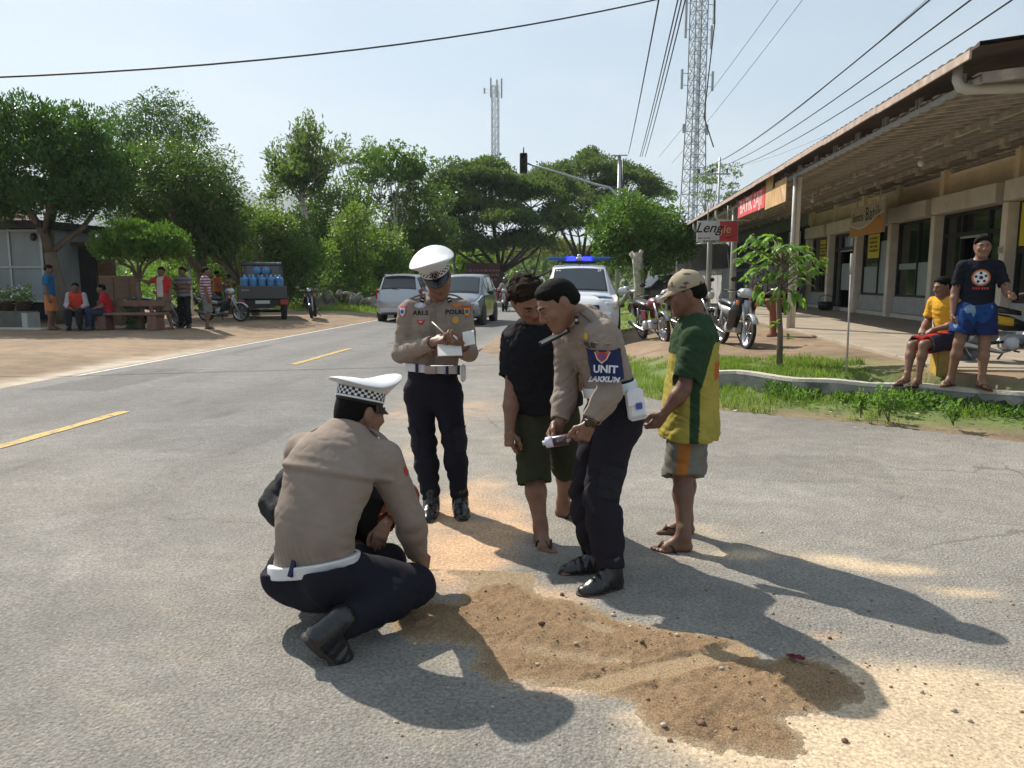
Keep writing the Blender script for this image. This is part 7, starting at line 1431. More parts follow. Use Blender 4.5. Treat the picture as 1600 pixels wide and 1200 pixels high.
# ---------------------------------------------------------------- officer leaning over with a spray can
B = gz(932, 905); Y0 = float(B[1]); pj, gj = fig(B, Y0)
J = dict(pelvis=pj(957, 632, .10), hipL=pj(966, 655, .02), hipR=pj(944, 650, .18), knL=pj(938, 775, -.04), knR=pj(916, 768, .12), anL=gj(955, 893), anR=gj(930, 868), toeL=np.array([-.80, -.60, 0]), toeR=np.array([-.97, -.25, 0]),
         neck=pj(905, 496, .04), mid=pj(940, 560, .10), shL=pj(940, 524, -.10), shR=pj(886, 526, .20), elL=pj(953, 612, -.16), elR=pj(884, 612, .16), wrL=pj(922, 660, -.22), wrR=pj(874, 660, .06), head=pj(872, 476, -.02), hf=np.array([-.72, -.35, -.52]), hu=np.array([-.45, -.1, .85]), lid=.8)
J['handL'] = dict(d=(-.35, -.1, -.9), n=(-.6, .7, .2), curl=.7, thumb=.6); J['handR'] = dict(d=(-.45, -.25, -.85), n=(.55, -.75, -.1), curl=.62, thumb=.9)
d1 = person('person', 'bareheaded officer with navy armband leaning over and holding a spray can', B, J, 1.0, SK_M, .0046)
sh = shirt(J, 1., d1, colf=khk, sleeve=1.93, se=.018, e=.014, hem=.075, seed=41, amp=.004)
tr4 = trousers(J, 1., d1, (.016, .014, .020), e=.022, e2=.032, seed=43, amp=.009, length=1.96)
pocket(d1, J, tr4, 'L', U((.35, -.9, 0)))
for sd in 'LR': shoe(J, 1., d1, sd)
collar(J, 1., d1, KHAKI); epaulette(J, 1., d1, 'L', KHAKI)
lat, fw, up = torso_frame(J); bl = belt_ring(J, 1., d1, .080, .052, M_belt, 1., .032)
hp = pj(993, 632, -.10); hr = Matrix.Rotation(-.16, 3, 'Y') @ Matrix.Rotation(.3, 3, 'Z'); ho = MB().box(hp, (.085, .045, .15), rot=hr, bev=.012).build('belt_pouch', M_belt, bl); MB().box(hp + np.array(hr @ Vector((-.004, -.026, .035))), (.082, .006, .07), rot=hr, bev=.002).build('pouch_flap', M_belt, ho); MB().box(hp + np.array(hr @ Vector((.006, -.031, -.005))), (.03, .004, .03), rot=hr).build('pouch_emblem', M_pat['blue'], ho); MB().box(hp + np.array(hr @ Vector((-.004, -.028, -.058))), (.084, .004, .01), rot=hr).build('pouch_trim', M_pat['grey'], ho)
# armband: navy cuff with shield and lettering
s_, l_ = J['shL'], J['elL']; ad = U(l_ - s_); g = Sdf(s_ - .2, l_ + .2, .006); g.cone(s_, l_, .056 + .026, .040 + .034, .02); g.cut(s_ + ad * .225, ad); g.cut(s_ + ad * .02, -U(ad + np.array([-.35, 0, .1]))); g.bumpf(folds(5, .002, 12, ad)); ab = finish(g, 'armband', d1, M_cloth, (.020, .024, .070))
vr = np.array([1., -.15, 0]); vu = U(-ad + np.array([0, 0, .1])); oc = s_ + ad * .075 + np.array([0, -.1, 0])
decal(d1, ab, sc_(SHIELD, .078, .090), oc + np.array([-.012, 0, .006]), vr, vu, M_pat['white'], .003, 'armband_shield'); decal(d1, ab, sc_(SHIELD, .068, .080), oc + np.array([-.012, 0, .006]), vr, vu, M_pat['rust'], .0048, 'armband_shield'); decal(d1, ab, circ(.020), oc + np.array([-.010, 0, -.014]), vr, vu, M_pat['red'], .0064, 'armband_emblem'); decal(d1, ab, circ(.011), oc + np.array([-.010, 0, -.014]), vr, vu, M_pat['blue'], .008, 'armband_emblem')
lett(d1, ab, 'UNIT', .048, s_ + ad * .150 + np.array([-.010, -.1, 0]), vr, vu, M_pat['white'], bold=.0018); lett(d1, ab, 'LAKKUM', .036, s_ + ad * .198 + np.array([-.020, -.1, 0]), vr, vu, M_pat['white'], bold=.0016)
for (px, py, r_, m) in ((903, 527, .018, 'gold'), (901, 557, .019, 'gold')): decal(d1, sh, circ(r_, 9), pj(px, py, -.2), (1, -.5, 0), (0, 0, 1), M_pat[m], .003, 'badge')
lett(d1, sh, 'POLRI', .034, pj(906, 541, -.2), (1, -.6, .05), (0, 0, 1), M_pat['black'], bold=.001); decal(d1, sh, [(-.024, -.008), (.024, -.008), (.024, .008), (-.024, .008)], pj(908, 571, -.2), (1, -.6, .05), (0, 0, 1), M_pat['red'], .003, 'badge')
q = pj(901, 500, -.10); MB().box(q, (.022, .006, .040), rot=Matrix.Rotation(-.12, 3, 'Y')).build('rank_tab', M_pat['black'], d1); MB().box(q + np.array([0, -.006, .0]), (.015, .004, .012)).build('rank_bar', M_chrome, d1)
hair(J, 1., d1, vol=.007, back=-.045, top=.009)
wq = J['wrL']; wd2 = U(J['wrL'] - J['elL']); ow = MB(); ow.lathe([(.030, -.010), (.033, -.008), (.033, .008), (.030, .010)], wq + wd2 * .004, wd2, 16).lathe([(.018, .0), (.018, .010), (.012, .012)], wq + np.array([-.006, -.034, .004]), (-.2, -1, .1), 14); ow.build('wristwatch', mat('dark_bronze_watch', (.06, .045, .03), rough=.3, metal=.8, bump=0), d1)
can = thing('spray_can', 'small spray can with white cap and dark label in the leaning officer hand', 'spray can', B + pj(869, 689, -.03)); ax = Vector((.93, -.10, .20)).normalized()
MB().lathe([(0, -.075), (.026, -.075), (.027, -.07), (.027, .012), (.022, .022)], (0, 0, 0), -ax, 18).build('can_body', mat('can_label', (.05, .018, .03), rough=.3, var=.3, scale=25, bump=0, var2=((.5, .5, .55), 22, .58)), can); MB().lathe([(.027, .014), (.027, .05), (.020, .054), (.012, .056), (.012, .068), (0, .068)], (0, 0, 0), -ax, 18).build('cap', mat('lilac_white_cap', (.60, .60, .74), rough=.35, bump=0), can)
cl = thing('folded_clipboard', 'thin dark folded board held between the two leaning men', 'clipboard', B + pj(866, 527, -.02)); fr = Matrix.Rotation(-.48, 3, 'Y'); MB().box((0, 0, 0), (.16, .02, .028), rot=fr, bev=.004).build('board', M_black, cl); MB().box((0, -.013, .004), (.14, .003, .010), rot=fr).build('edge_strip', M_pat['grey'], cl)
# ---------------------------------------------------------------- youth in camouflage cap
B = gz(1060, 848); Y0 = float(B[1]); pj, gj = fig(B, Y0)
J = dict(pelvis=pj(1078, 640, .05), hipL=pj(1074, 662, -.05), hipR=pj(1080, 655, .14), knL=pj(1067, 742, -.06), knR=pj(1072, 735, .14), anL=gj(1068, 838), anR=gj(1072, 812), toeL=np.array([-.98, -.12, 0]), toeR=np.array([-1, -.02, 0]),
         pup=np.array([0, 0, 1.]), neck=pj(1087, 500, .05), shL=pj(1090, 530, -.10), shR=pj(1078, 525, .22), elL=pj(1068, 608, -.14), elR=pj(1066, 605, .26), wrL=pj(1037, 646, -.14), wrR=pj(1040, 645, .2), head=pj(1072, 460, .04), hf=np.array([-.95, .02, -.22]), hu=np.array([-.15, 0, 1]), lid=.6)
J['handL'] = dict(d=(-.55, -.05, -.85), n=(-.5, .8, .25), curl=.35, thumb=.3); J['handR'] = dict(d=(-.5, 0, -.85), n=(-.5, -.8, .2), curl=.4)
e1 = person('person', 'youth in camouflage cap and yellow shirt with green sleeves standing in profile', B, J, .96, SK_D, .0048)
lat, fw, up = torso_frame(J)
def ycol(V):
    z = (V - J['neck']) @ up; f = (V - J['neck']) @ fw; s_ = np.abs((V - (J['shL'] + J['shR']) / 2) @ lat); da = np.minimum(np.linalg.norm(np.cross(V - J['shL'], U(J['elL'] - J['shL'])), axis=1), np.linalg.norm(np.cross(V - J['shR'], U(J['elR'] - J['shR'])), axis=1)); Yl = np.array([.34, .285, .06]); Gr = np.array([.024, .052, .024])
    m_ = ((z > -.15 - .35 * np.clip(f, -.1, .1)) | ((da < .092) & (z > -.36) & (s_ > .12))); st = (np.abs(f - .005 - .02 * (z + .4)) < .026) & (z < -.34)
    C_ = np.where((m_ | st)[:, None], Gr, Yl) * (1 + .05 * noise(V, 8, 3, 2))[:, None]; bk = (f < -.10) & (z > -.32) & (z < -.22); C_ = np.where(bk[:, None], np.array([.40, .12, .03]), C_); return C_
shirt(J, .96, e1, colf=ycol, sleeve=.80, se=.036, e=.024, hem=-.15, loose=.028, hemflare=.038, seed=51, amp=.0045, m=M_jersey, neck_r=.082, fold_ax=(.4, 0, 1))
def scol(V):
    f = (V - J['hipL']) @ fw; z = (V - J['hipL']) @ up; C_ = np.tile([.155, .148, .125], (len(V), 1)); o_ = (np.abs(f - .015 + .05 * z) < .032); C_ = np.where(o_[:, None], np.array([.34, .13, .03]), C_); return C_ * (1 + .10 * noise(V, 16, 4, 2))[:, None]
trousers(J, .96, e1, colf=scol, e=.010, e2=.038, length=1.03, seed=53, amp=.009, flare=.004, name='shorts', top=-.15)
for sd in 'LR': sandal(J, .98, e1, sd)
hair(J, .96, e1, vol=.008, back=-.04)
A = head_frame(J); hc = J['head']; HT = lambda x, y, z: hc + (A[0] * x + A[1] * y + A[2] * z) * .96; g = Sdf(hc - .2, hc + .2, .006); g.ell(HT(0, -.012, .045), (.088, .104, .092), A, 0); g.cut(HT(0, 0, .030), U(-A[2] - A[1] * .12), 0); g.cone(HT(0, -.01, .135), HT(0, -.01, .140), .012, .010, .01)
def camo(V): n_ = noise(V, 13, 8, 3); n2 = noise(V * np.array([1, 1, 2.2]), 22, 9, 2); C_ = np.where((n_ > .15)[:, None], np.array([.22, .19, .14]), np.array([.36, .30, .21])); C_ = np.where((n2 > .45)[:, None], np.array([.085, .07, .055]), C_); return C_
cp = finish(g, 'cap', e1, M_cloth, colf=camo); rows = []
for s_ in np.linspace(0, 1, 6): rows.append([HT((.080 - .012 * s_) * math.sin(a), .092 * math.cos(a) * (1 + .85 * s_ * max(0, math.cos(a)) ** .5) - .012, .040 - .045 * s_ * max(.2, math.cos(a)) - .008 * s_ * (1 - math.cos(a)) + .008 * math.cos(a)) for a in np.linspace(-1.2, 1.2, 15)])
vz = MB().loft(rows, caps=False, closed=False).build('visor', mat('cap_visor_tan', (.36, .28, .19), rough=.9, var=.1, bump=.1), cp); vz.modifiers.new('t', 'SOLIDIFY').thickness = .004
# ================================================================ bystanders
def A3(*v): return np.array(v, float)
def pose(kind='stand', S=1., arms='down', head=(0, 1, -.08)):
    """joints in a local frame: facing +Y, right hand on +X"""
    if kind == 'stand': J = dict(pelvis=A3(0, 0, .92), hipR=A3(.085, 0, .87), hipL=A3(-.085, 0, .87), knR=A3(.10, .02, .48), knL=A3(-.10, .03, .48), anR=A3(.11, -.02, .095), anL=A3(-.11, -.02, .095), neck=A3(0, -.01, 1.405), shR=A3(.172, 0, 1.345), shL=A3(-.172, 0, 1.345), head=A3(0, .025, 1.555), toeR=A3(.18, 1, 0), toeL=A3(-.18, 1, 0))
    elif kind == 'sit': J = dict(pelvis=A3(0, -.05, .50), hipR=A3(.09, 0, .47), hipL=A3(-.09, 0, .47), knR=A3(.13, .42, .50), knL=A3(-.13, .42, .50), anR=A3(.13, .40, .095), anL=A3(-.13, .40, .095), neck=A3(0, .04, .97), shR=A3(.175, .04, .93), shL=A3(-.175, .04, .92), head=A3(0, .09, 1.125), toeR=A3(.1, 1, 0), toeL=A3(-.1, 1, 0))
    elif kind == 'squat': J = dict(pelvis=A3(0, -.10, .22), hipR=A3(.09, -.06, .20), hipL=A3(-.09, -.06, .20), knR=A3(.20, .30, .46), knL=A3(-.20, .30, .46), anR=A3(.16, .02, .10), anL=A3(-.16, .02, .10), neck=A3(0, .12, .66), mid=A3(0, -.06, .46), shR=A3(.17, .12, .63), shL=A3(-.17, .12, .63), head=A3(0, .20, .77), toeR=A3(.25, 1, 0), toeL=A3(-.25, 1, 0))
    for sd, x in (('R', 1), ('L', -1)):
        s_ = J['sh' + sd]
        if arms == 'down': e, w = s_ + A3(.05 * x, -.02, -.28), s_ + A3(.06 * x, .05, -.53); hd = dict(d=(0, .15, -1), n=(-x, 0, 0), curl=.35)
        elif arms == 'lap': e, w = s_ + A3(.07 * x, .03, -.27), s_ + A3(-.07 * x, .26, -.34); hd = dict(d=(-x * .6, .7, -.3), n=(-.2 * x, -.1, -1), curl=.4)
        elif arms == 'folded': e, w = s_ + A3(.05 * x, .06, -.26), s_ + A3(-.17 * x, .20, -.20 - .03 * x); hd = dict(d=(-x, .1, .1), n=(0, -1, 0), curl=.3)
        elif arms == 'fwd': e, w = s_ + A3(.05 * x, .10, -.24), s_ + A3(-.02 * x, .34, -.24); hd = dict(d=(-.1 * x, 1, 0), n=(-x, 0, -.3), curl=.5)
        elif arms == 'knees': e, w = s_ + A3(.09 * x, .14, -.22), s_ + A3(.02 * x, .36, -.30); hd = dict(d=(-.3 * x, .8, -.5), n=(-.3 * x, 0, -1), curl=.4)
        elif arms == 'handle': e, w = s_ + A3(.10 * x, .20, -.18), s_ + A3(.12 * x, .42, -.22); hd = dict(d=(0, .9, -.2), n=(0, -.2, -1), curl=.7)
        elif arms == 'hips': e, w = s_ + A3(.13 * x, -.10, -.22), s_ + A3(-.02 * x, .02, -.40); hd = dict(d=(-x * .6, .5, -.3), n=(-x, 0, 0), curl=.4)
        J['el' + sd], J['wr' + sd], J['hand' + sd] = e, w, hd
    J['hf'] = A3(*head); return J
def turn(J, rz, S=1.):
    c, s = math.cos(rz), math.sin(rz); M_ = np.array([[c, -s, 0], [s, c, 0], [0, 0, 1.]]); o = {}
    for k, v in J.items():
        if isinstance(v, np.ndarray): o[k] = M_ @ v * (S if k[:2] in ('pe', 'hi', 'kn', 'an', 'ne', 'sh', 'el', 'wr', 'he', 'mi') else 1)
        elif isinstance(v, dict): o[k] = {a: (M_ @ np.asarray(b, float) if a in 'dn' else b) for a, b in v.items()}
        else: o[k] = v
    return o
def bystander(label, base, rz, kind, arms, S, top, bot, long_sleeve=False, shorts=True, skin=SK_D, head=(0, 1, -.08), h=.012, colf=None, hem=-.06, mod=None, hairm=None, shoes=None, length=None, group=None, hairk=None):
    J = pose(kind, 1., arms, head)
    if mod: mod(J)
    J = turn(J, rz, S); t = person('person', label, base, J, S, skin, h, group)
    shirt(J, S, t, top, (lambda V: colf(V, J)) if colf else None, sleeve=1.9 if long_sleeve else .7, se=.024, e=.022, hem=hem * S, loose=.012 if hem < 0 else 0, h=h, amp=.006, seed=int(abs(base[0]) * 13) % 50, m=M_jersey)
    trousers(J, S, t, bot, e=.018, e2=.036, length=length or (1.0 if shorts else 1.93), h=h, amp=.006, top=.05 if hem < 0 else .1, name='shorts' if shorts else 'trousers', flare=.008 if shorts else 0)
    for sd in 'LR': (sandal if shoes is None else shoes)(J, S, t, sd)
    hair(J, S, t, hairm, h=max(h * .7, .006), **(hairk or dict(vol=.012))); return t, J
def shoe12(J, S, t, sd): return shoe(J, S, t, sd, h=.01)
# ---- man squatting in front of the crouching officer, mostly hidden by him
B = np.array([*ony(535, 900, 3.80)[:2], .017]); J = pose('squat', 1., 'knees', (0, 1, -.6)); J['head'] = A3(.0, .24, .69); J['neck'] = A3(0, .14, .60); J['shR'][2] = J['shL'][2] = .57; J['elL'] += A3(-.06, 0, 0); J['elR'] += A3(.06, 0, 0); J = turn(J, R(200)); f1 = person('person', 'man in rust-orange vest and dark sleeves squatting behind the crouching officer', B, J, .92, SK_M, .010)
lat, fw, up = torso_frame(J)
def vest(V): da = np.minimum(*[np.linalg.norm(np.cross(V - J['sh' + k], U(J['el' + k] - J['sh' + k])), axis=1) for k in 'LR']); s_ = (V - J['neck']) @ lat; return np.where((s_ > .15)[:, None], np.array([.03, .03, .034]), np.array([.24, .065, .03]))
shirt(J, .92, f1, colf=vest, sleeve=1.9, se=.026, e=.024, hem=.0, h=.010, amp=.008); trousers(J, .92, f1, (.02, .02, .025), h=.010, length=1.93, top=.05)
for sd in 'LR': sandal(J, .92, f1, sd)
hair(J, .92, f1, h=.009)
# ---- two boys by the low wall
def yellow_mod(J): J['hipR'] += A3(0, .02, 0)
B = np.array([*gz(1478, 560, .40)[:2], .30]); wq = gz(1480, 598, .29); PX, PY = float(wq[0]), float(wq[1]) + .12
post = thing('concrete_post', 'short square yellow-painted concrete post on the retaining wall, top stained black', 'post', (PX, PY, .27)); M_ypost = mat('yellow_stained_concrete', (.36, .25, .07), rough=.9, var=.2, scale=6, bump=.4, bscale=40, var2=((.05, .05, .04), 5, .54))
MB().box((0, 0, .24), (.235, .20, .50), bev=.015).build('shaft', M_ypost, post); MB().box((-.122, 0, .235), (.006, .19, .48)).build('painted_side', mat('ochre_paint', (.42, .28, .05), rough=.8, var=.2, scale=8, bump=.2), post)
J = pose('sit', 1., 'lap', (.12, 1, -.22)); 
J['knR'] = A3(.10, .40, .40); J['knL'] = A3(-.08, .40, .42); J['anR'] = A3(.05, .50, .01); J['anL'] = A3(-.07, .44, .00); J['wrR'] = A3(.08, .28, .60); J['wrL'] = A3(-.04, .24, .60); J['elR'] = A3(.22, .06, .68); J['elL'] = A3(-.22, .06, .68); J['lid'] = .4
J['handR'] = dict(d=(-.5, .6, -.5), n=(-.1, -.3, -1), curl=.3); J['handL'] = dict(d=(.4, .7, -.5), n=(.1, -.3, -1), curl=.3)
S = .95; J = turn(J, R(114), S); Bq = np.array([PX - .02, PY - .0, .345]); zsh = .0
yb = person('person', 'boy in yellow T-shirt and red shorts sitting on the concrete post', Bq, J, S, SK_M, .007)
shirt(J, S, yb, (.62, .33, .035), sleeve=.72, se=.026, e=.012, hem=-.02, loose=.006, h=.007, amp=.004, m=M_jersey, seed=8, gw=.9)
def rcol(V): f = (V - J['pelvis']) @ torso_frame(J)[0]; return np.where((np.abs(f) > .125)[:, None], np.array([.03, .03, .05]), np.array([.42, .03, .03]))
trousers(J, S, yb, colf=rcol, e=.018, e2=.034, length=.86, h=.007, top=.02, name='shorts', flare=.01)
for sd in 'LR': sandal(J, S, yb, sd)
hair(J, S, yb, vol=.012, top=.01)
q = gz(1520, 606, .295); B = np.array([float(q[0]), float(q[1]) + .06, .30]); J = pose('stand', 1., 'down', (-.10, 1, -.05)); J['elL'] = J['shL'] + A3(-.09, .05, -.27); J['wrL'] = J['shL'] + A3(-.12, .26, -.33); J['handL'] = dict(d=(-.2, .9, .2), n=(.6, -.2, -.3), curl=.3)
J['anR'] = A3(.20, .02, .10); J['knR'] = A3(.15, .06, .49); J['anL'] = A3(-.10, .06, .10); J['hipR'] = A3(.09, 0, .87); J['toeR'] = A3(.7, 1, 0); J['toeL'] = A3(-.6, 1, -.1); J['wrR'] = J['shR'] + A3(.06, .06, -.53); S = 1.0; J = turn(J, R(160), S); J['head'] += A3(.01, 0, 0)
bb = person('person', 'boy in black T-shirt with a football print standing on the low wall', B, J, S, SK_M, .007)
shb = shirt(J, S, bb, (.010, .012, .019), sleeve=.80, se=.026, e=.012, hem=-.08, loose=.006, h=.007, amp=.004, m=M_jersey, seed=18, neck_r=.084, gw=.86)
def bcol(V): n_ = noise(V * np.array([1, 1, .45]), 11, 3, 2); return np.where((n_ > .72)[:, None], np.array([.16, .24, .34]), np.where((n_ > .05)[:, None], np.array([.012, .045, .17]), np.array([.012, .02, .075])))
trousers(J, S, bb, colf=bcol, e=.020, e2=.040, length=.72, h=.007, top=.0, name='shorts', flare=.02, amp=.008)
for sd in 'LR': sandal(J, S, bb, sd, mat('brown_sandal', (.12, .06, .035), rough=.7, bump=.1))
hair(J, S, bb, vol=.014, top=.012)
lat, fw, up = torso_frame(J); oc = J['neck'] - up * .185 + fw * .12 - lat * .01; rr = -lat
decal(bb, shb, circ(.092), oc, rr, up, M_pat['rust'], .003, 'print_ring'); decal(bb, shb, circ(.084), oc, rr, up, M_pat['orange'], .0045, 'print_ring'); decal(bb, shb, circ(.070), oc, rr, up, M_pat['white'], .006, 'print_ball')
for a in range(5): aa = a * 2 * math.pi / 5 + .4; decal(bb, shb, circ(.016, 6), oc + rr * .050 * math.cos(aa) + up * .050 * math.sin(aa), rr, up, M_pat['black'], .0075, 'print_panel')
decal(bb, shb, circ(.022, 5), oc, rr, up, M_pat['black'], .0075, 'print_panel'); 
for k_ in range(6): decal(bb, shb, [(-.009, -.013), (.008, -.011), (.009, .012), (-.008, .014)], oc - up * .118 + rr * (.026 * k_ - .065 + (.008 if k_ > 2 else 0)), rr, up, M_pat['red'], .003, 'print_letter')
# ---- people under the trees on the left
L0 = lambda px, py: np.array([*gz(px, py, .165)[:2], .165])
blu = (.02, .12, .26)
bystander('man in blue shirt and orange shorts standing by the tree trunk', L0(82, 515), R(-70), 'stand', 'down', 1.03, blu, (.46, .17, .06), hem=-.05, head=(0, 1, -.3))
def rvest(V, J): s_ = np.abs((V - J['neck']) @ torso_frame(J)[0]); return np.where((s_ > .165)[:, None], np.array([.36, .38, .40]), np.array([.50, .05, .035]))
bystander('man with red and grey long-sleeved jersey sitting on a low block by the tree', L0(124, 515), R(200), 'sit', 'lap', 1.0, None, (.022, .022, .026), True, False, colf=rvest, hem=0, shoes=shoe12, hairk=dict(vol=.014))
blk = tag(MB().box((0, 0, .20), (.5, .42, .40), bev=.03).build('seat_block', M_conc, loc=L0(124, 515) + A3(-.0, .15, 0)), 'low concrete block under the seated man in the red and grey jersey', 'block')
bystander('person in red T-shirt and dark jeans sitting on the bench, turned away', L0(168, 515), R(120), 'sit', 'lap', .97, (.40, .02, .035), (.022, .032, .065), False, False, head=(0, 1, -.1), hem=-.03, shoes=shoe12, hairk=dict(vol=.016))
def rw(V, J): s_ = np.abs((V - J['neck']) @ torso_frame(J)[0]); return np.where((s_ > .10)[:, None], np.array([.42, .035, .03]), np.array([.45, .43, .40]))
def stepm(J): J['anL'] += A3(-.14, .06, 0); J['knL'] += A3(-.06, .04, 0); J['elR'] = J['shR'] + A3(.22, .10, -.08); J['wrR'] = J['shR'] + A3(.42, .16, .0); J['handR'] = dict(d=(1, .2, 0), n=(0, 0, -1), curl=.4)
bystander('man in red and white raglan shirt and olive shorts stretching one arm out', L0(258, 514), R(172), 'stand', 'down', 1.0, None, (.14, .11, .07), colf=rw, mod=stepm, length=1.0)
def gstr(V, J): z = (V - J['neck']) @ torso_frame(J)[2]; return np.where((np.sin(z * 55) > .3)[:, None], np.array([.10, .09, .09]), np.array([.22, .22, .23]))
bystander('man in grey striped jersey and black trousers standing with folded arms', L0(290, 512), R(178), 'stand', 'folded', 1.0, None, (.014, .014, .016), False, False, colf=gstr, shoes=shoe12, hairk=dict(vol=.022))
def pst(V, J): z = (V - J['neck']) @ torso_frame(J)[2]; return np.where((np.sin(z * 82) > .0)[:, None], np.array([.50, .46, .48]), np.array([.25, .025, .085]))
bystander('man in pink and white striped shirt and grey shorts standing side-on', L0(325, 513), R(-60), 'stand', 'down', 1.0, None, (.16, .165, .16), colf=pst, head=(0, 1, -.1), length=1.05)
bystander('man in orange T-shirt standing beside the pickup', L0(342, 492), R(-85), 'stand', 'fwd', 1.0, (.50, .12, .035), (.02, .022, .028), False, False, h=.014)
def brn(V, J): n_ = noise(V, 18, 5, 2); return np.where((n_ > .1)[:, None], np.array([.14, .09, .05]), np.array([.23, .17, .10]))
bystander('woman in patterned brown dress standing by the man in orange', L0(360, 490), R(95), 'stand', 'fwd', .93, None, (.12, .085, .05), False, False, colf=brn, hem=-.35, h=.014, hairk=dict(vol=.02))
# ---- rider coming along the road
q = gz(786, 487, .012); rb = bike('red and white scooter ridden towards us along the road', (float(q[0]), float(q[1]) + 1.3, .012), R(180), 'scooter', M_redp, M_wp2, lean=0.)
def rid(J): J['pelvis'] = A3(0, 0, .80); J['hipR'] = A3(.09, .05, .78); J['hipL'] = A3(-.09, .05, .78); J['knR'] = A3(.16, .42, .72); J['knL'] = A3(-.16, .42, .72); J['anR'] = A3(.14, .40, .46); J['anL'] = A3(-.14, .40, .46); J['neck'] = A3(0, .06, 1.28); J['shR'] = A3(.18, .06, 1.24); J['shL'] = A3(-.18, .06, 1.24); J['head'] = A3(0, .1, 1.42); 
def rid2(J):
    rid(J)
    for sd, x in (('R', 1), ('L', -1)): J['el' + sd] = A3(.28 * x, .22, 1.04); J['wr' + sd] = A3(.31 * x, .46, 1.02); J['hand' + sd] = dict(d=(0, 1, 0), n=(0, -.1, -1), curl=.7)
rp, RJ = bystander('rider in pale jacket and dark helmet on the red scooter', A3(float(q[0]), float(q[1]) + 1.02, .012), R(180), 'sit', 'lap', 1.0, (.36, .30, .28), (.03, .03, .04), True, False, mod=rid2, shoes=shoe12, h=.014, hem=.02)
hc = RJ['head']; MB().lathe([(.0, .17), (.08, .155), (.125, .10), (.14, .03), (.138, -.05), (.12, -.09), (.11, -.09)], hc + A3(0, -.0, .02), (0, 0, 1), 16).build('helmet', M_bpaint, rp); MB().box(hc + A3(0, -.125, .01), (.19, .05, .10), bev=.02).build('helmet_visor', M_vglass, rp)
# helmet hung on the parked motorcycle
w = ony(1042, 462, 17.5); hm = thing('helmet', 'white open-face helmet resting above the old red motorcycle', 'helmet', w); MB().lathe([(0, .15), (.07, .14), (.12, .09), (.135, .02), (.13, -.06), (.115, -.09)], (0, 0, 0), (-.5, 0, 1), 16).build('shell', M_wp2, hm); MB().lathe([(.128, -.05), (.133, -.055), (.125, -.12), (.10, -.13)], (0, 0, 0), (-.5, 0, 1), 16).build('lining', M_vdark, hm); MB().box((.12, -.06, .0), (.05, .08, .05), bev=.01).build('sticker', M_pat['rust'], hm)
# ================================================================ left side: kiosk, bench, planters, hut, stones
M_poly = mat('dusty_plastic_sheet', (.22, .25, .25), rough=.5, var=.18, scale=1.5, bump=.3, bscale=7, stretch=(1, 1, .3)); M_fr = mat('aluminium_frame', (.36, .38, .38), rough=.5, var=.1, bump=.05, metal=.3); M_tin = mat('rusty_roof_sheet', (.17, .10, .07), rough=.9, var=.3, scale=2, bump=.3, bscale=14); M_pot = mat('dark_flower_pot', (.075, .045, .04), rough=.8, var=.15, bump=.1); M_plant = mat('mossy_planter', (.10, .105, .09), rough=.9, var=.25, scale=4, bump=.3); M_brown = mat('brown_varnished_board', (.15, .085, .048), rough=.55, var=.2, scale=2, bump=.15, bscale=12, stretch=(1, 1, 5)); M_brick = mat('reddish_bench_concrete', (.19, .10, .075), rough=.85, var=.2, scale=5, bump=.25)
kq = gz(30, 500, .16); KY = 21.9; KX1 = float(ony(70, 440, KY)[0]); KX0 = KX1 - 5.25
kk = thing('plastic_kiosk', 'kiosk walled with grey dusty plastic sheets on pale frames', 'kiosk', (KX1 - 2.5, KY, .15)); kl = lambda b, n_, m_, p_=None: LOC(b.build(n_, m_, p_ or kk), kk) if p_ is None else b.build(n_, m_, p_)
for i, x in enumerate(np.arange(KX0, KX1 - .5, 1.05)):
    kl(MB().box((x + .525, KY, 1.35), (.97, .02, 1.0)), 'sheet_panel', M_poly); kl(MB().box((x + .525, KY, 2.42), (.97, .02, 1.05)), 'sheet_panel', M_poly); kl(MB().box((x, KY - .02, 1.75), (.07, .06, 2.6)), 'frame_post', M_fr)
kl(MB().box((KX1 + .0, KY - .02, 1.75), (.08, .06, 2.6)), 'frame_post', M_fr)
for z in (.85, 1.88, 2.97): kl(MB().box(((KX0 + KX1) / 2, KY - .025, z), (KX1 - KX0, .05, .06)), 'frame_rail', M_fr)
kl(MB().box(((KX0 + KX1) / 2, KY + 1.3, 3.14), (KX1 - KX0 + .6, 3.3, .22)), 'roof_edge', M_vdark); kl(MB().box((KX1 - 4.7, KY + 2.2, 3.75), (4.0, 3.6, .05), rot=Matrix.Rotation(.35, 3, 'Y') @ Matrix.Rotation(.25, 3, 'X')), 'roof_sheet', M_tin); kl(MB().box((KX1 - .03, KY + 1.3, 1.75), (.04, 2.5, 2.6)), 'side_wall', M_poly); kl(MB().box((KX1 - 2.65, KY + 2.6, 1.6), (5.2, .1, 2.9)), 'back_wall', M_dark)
w = ony(50, 370, KY - .1); kl(MB().ell((w[0], KY - .05, w[2]), (.11, .06, .12)), 'hanging_helmet', M_black)
pq = gz(30, 513, .16); PYf = float(pq[1]); pl = thing('planter_wall', 'long low mossy planter wall below the plastic kiosk', 'planter', (-17, PYf, .15)); LOC(MB().box((-17.9, PYf + .25, .38), (4.5, .5, .50), bev=.02).build('planter_body', M_plant, pl), pl); LOC(MB().box((-15.62, PYf + .12, .36), (.16, .5, .46)).build('end_block', M_plin, pl), pl); LOC(MB().box((-17.5, PYf - .25, .165), (5.2, .5, .04)).build('kerb_strip', M_cap, pl), pl)
rs = np.random.RandomState(21); M_petal = mat('white_blossom', (.62, .64, .60), rough=.7, var=.1, bump=0)
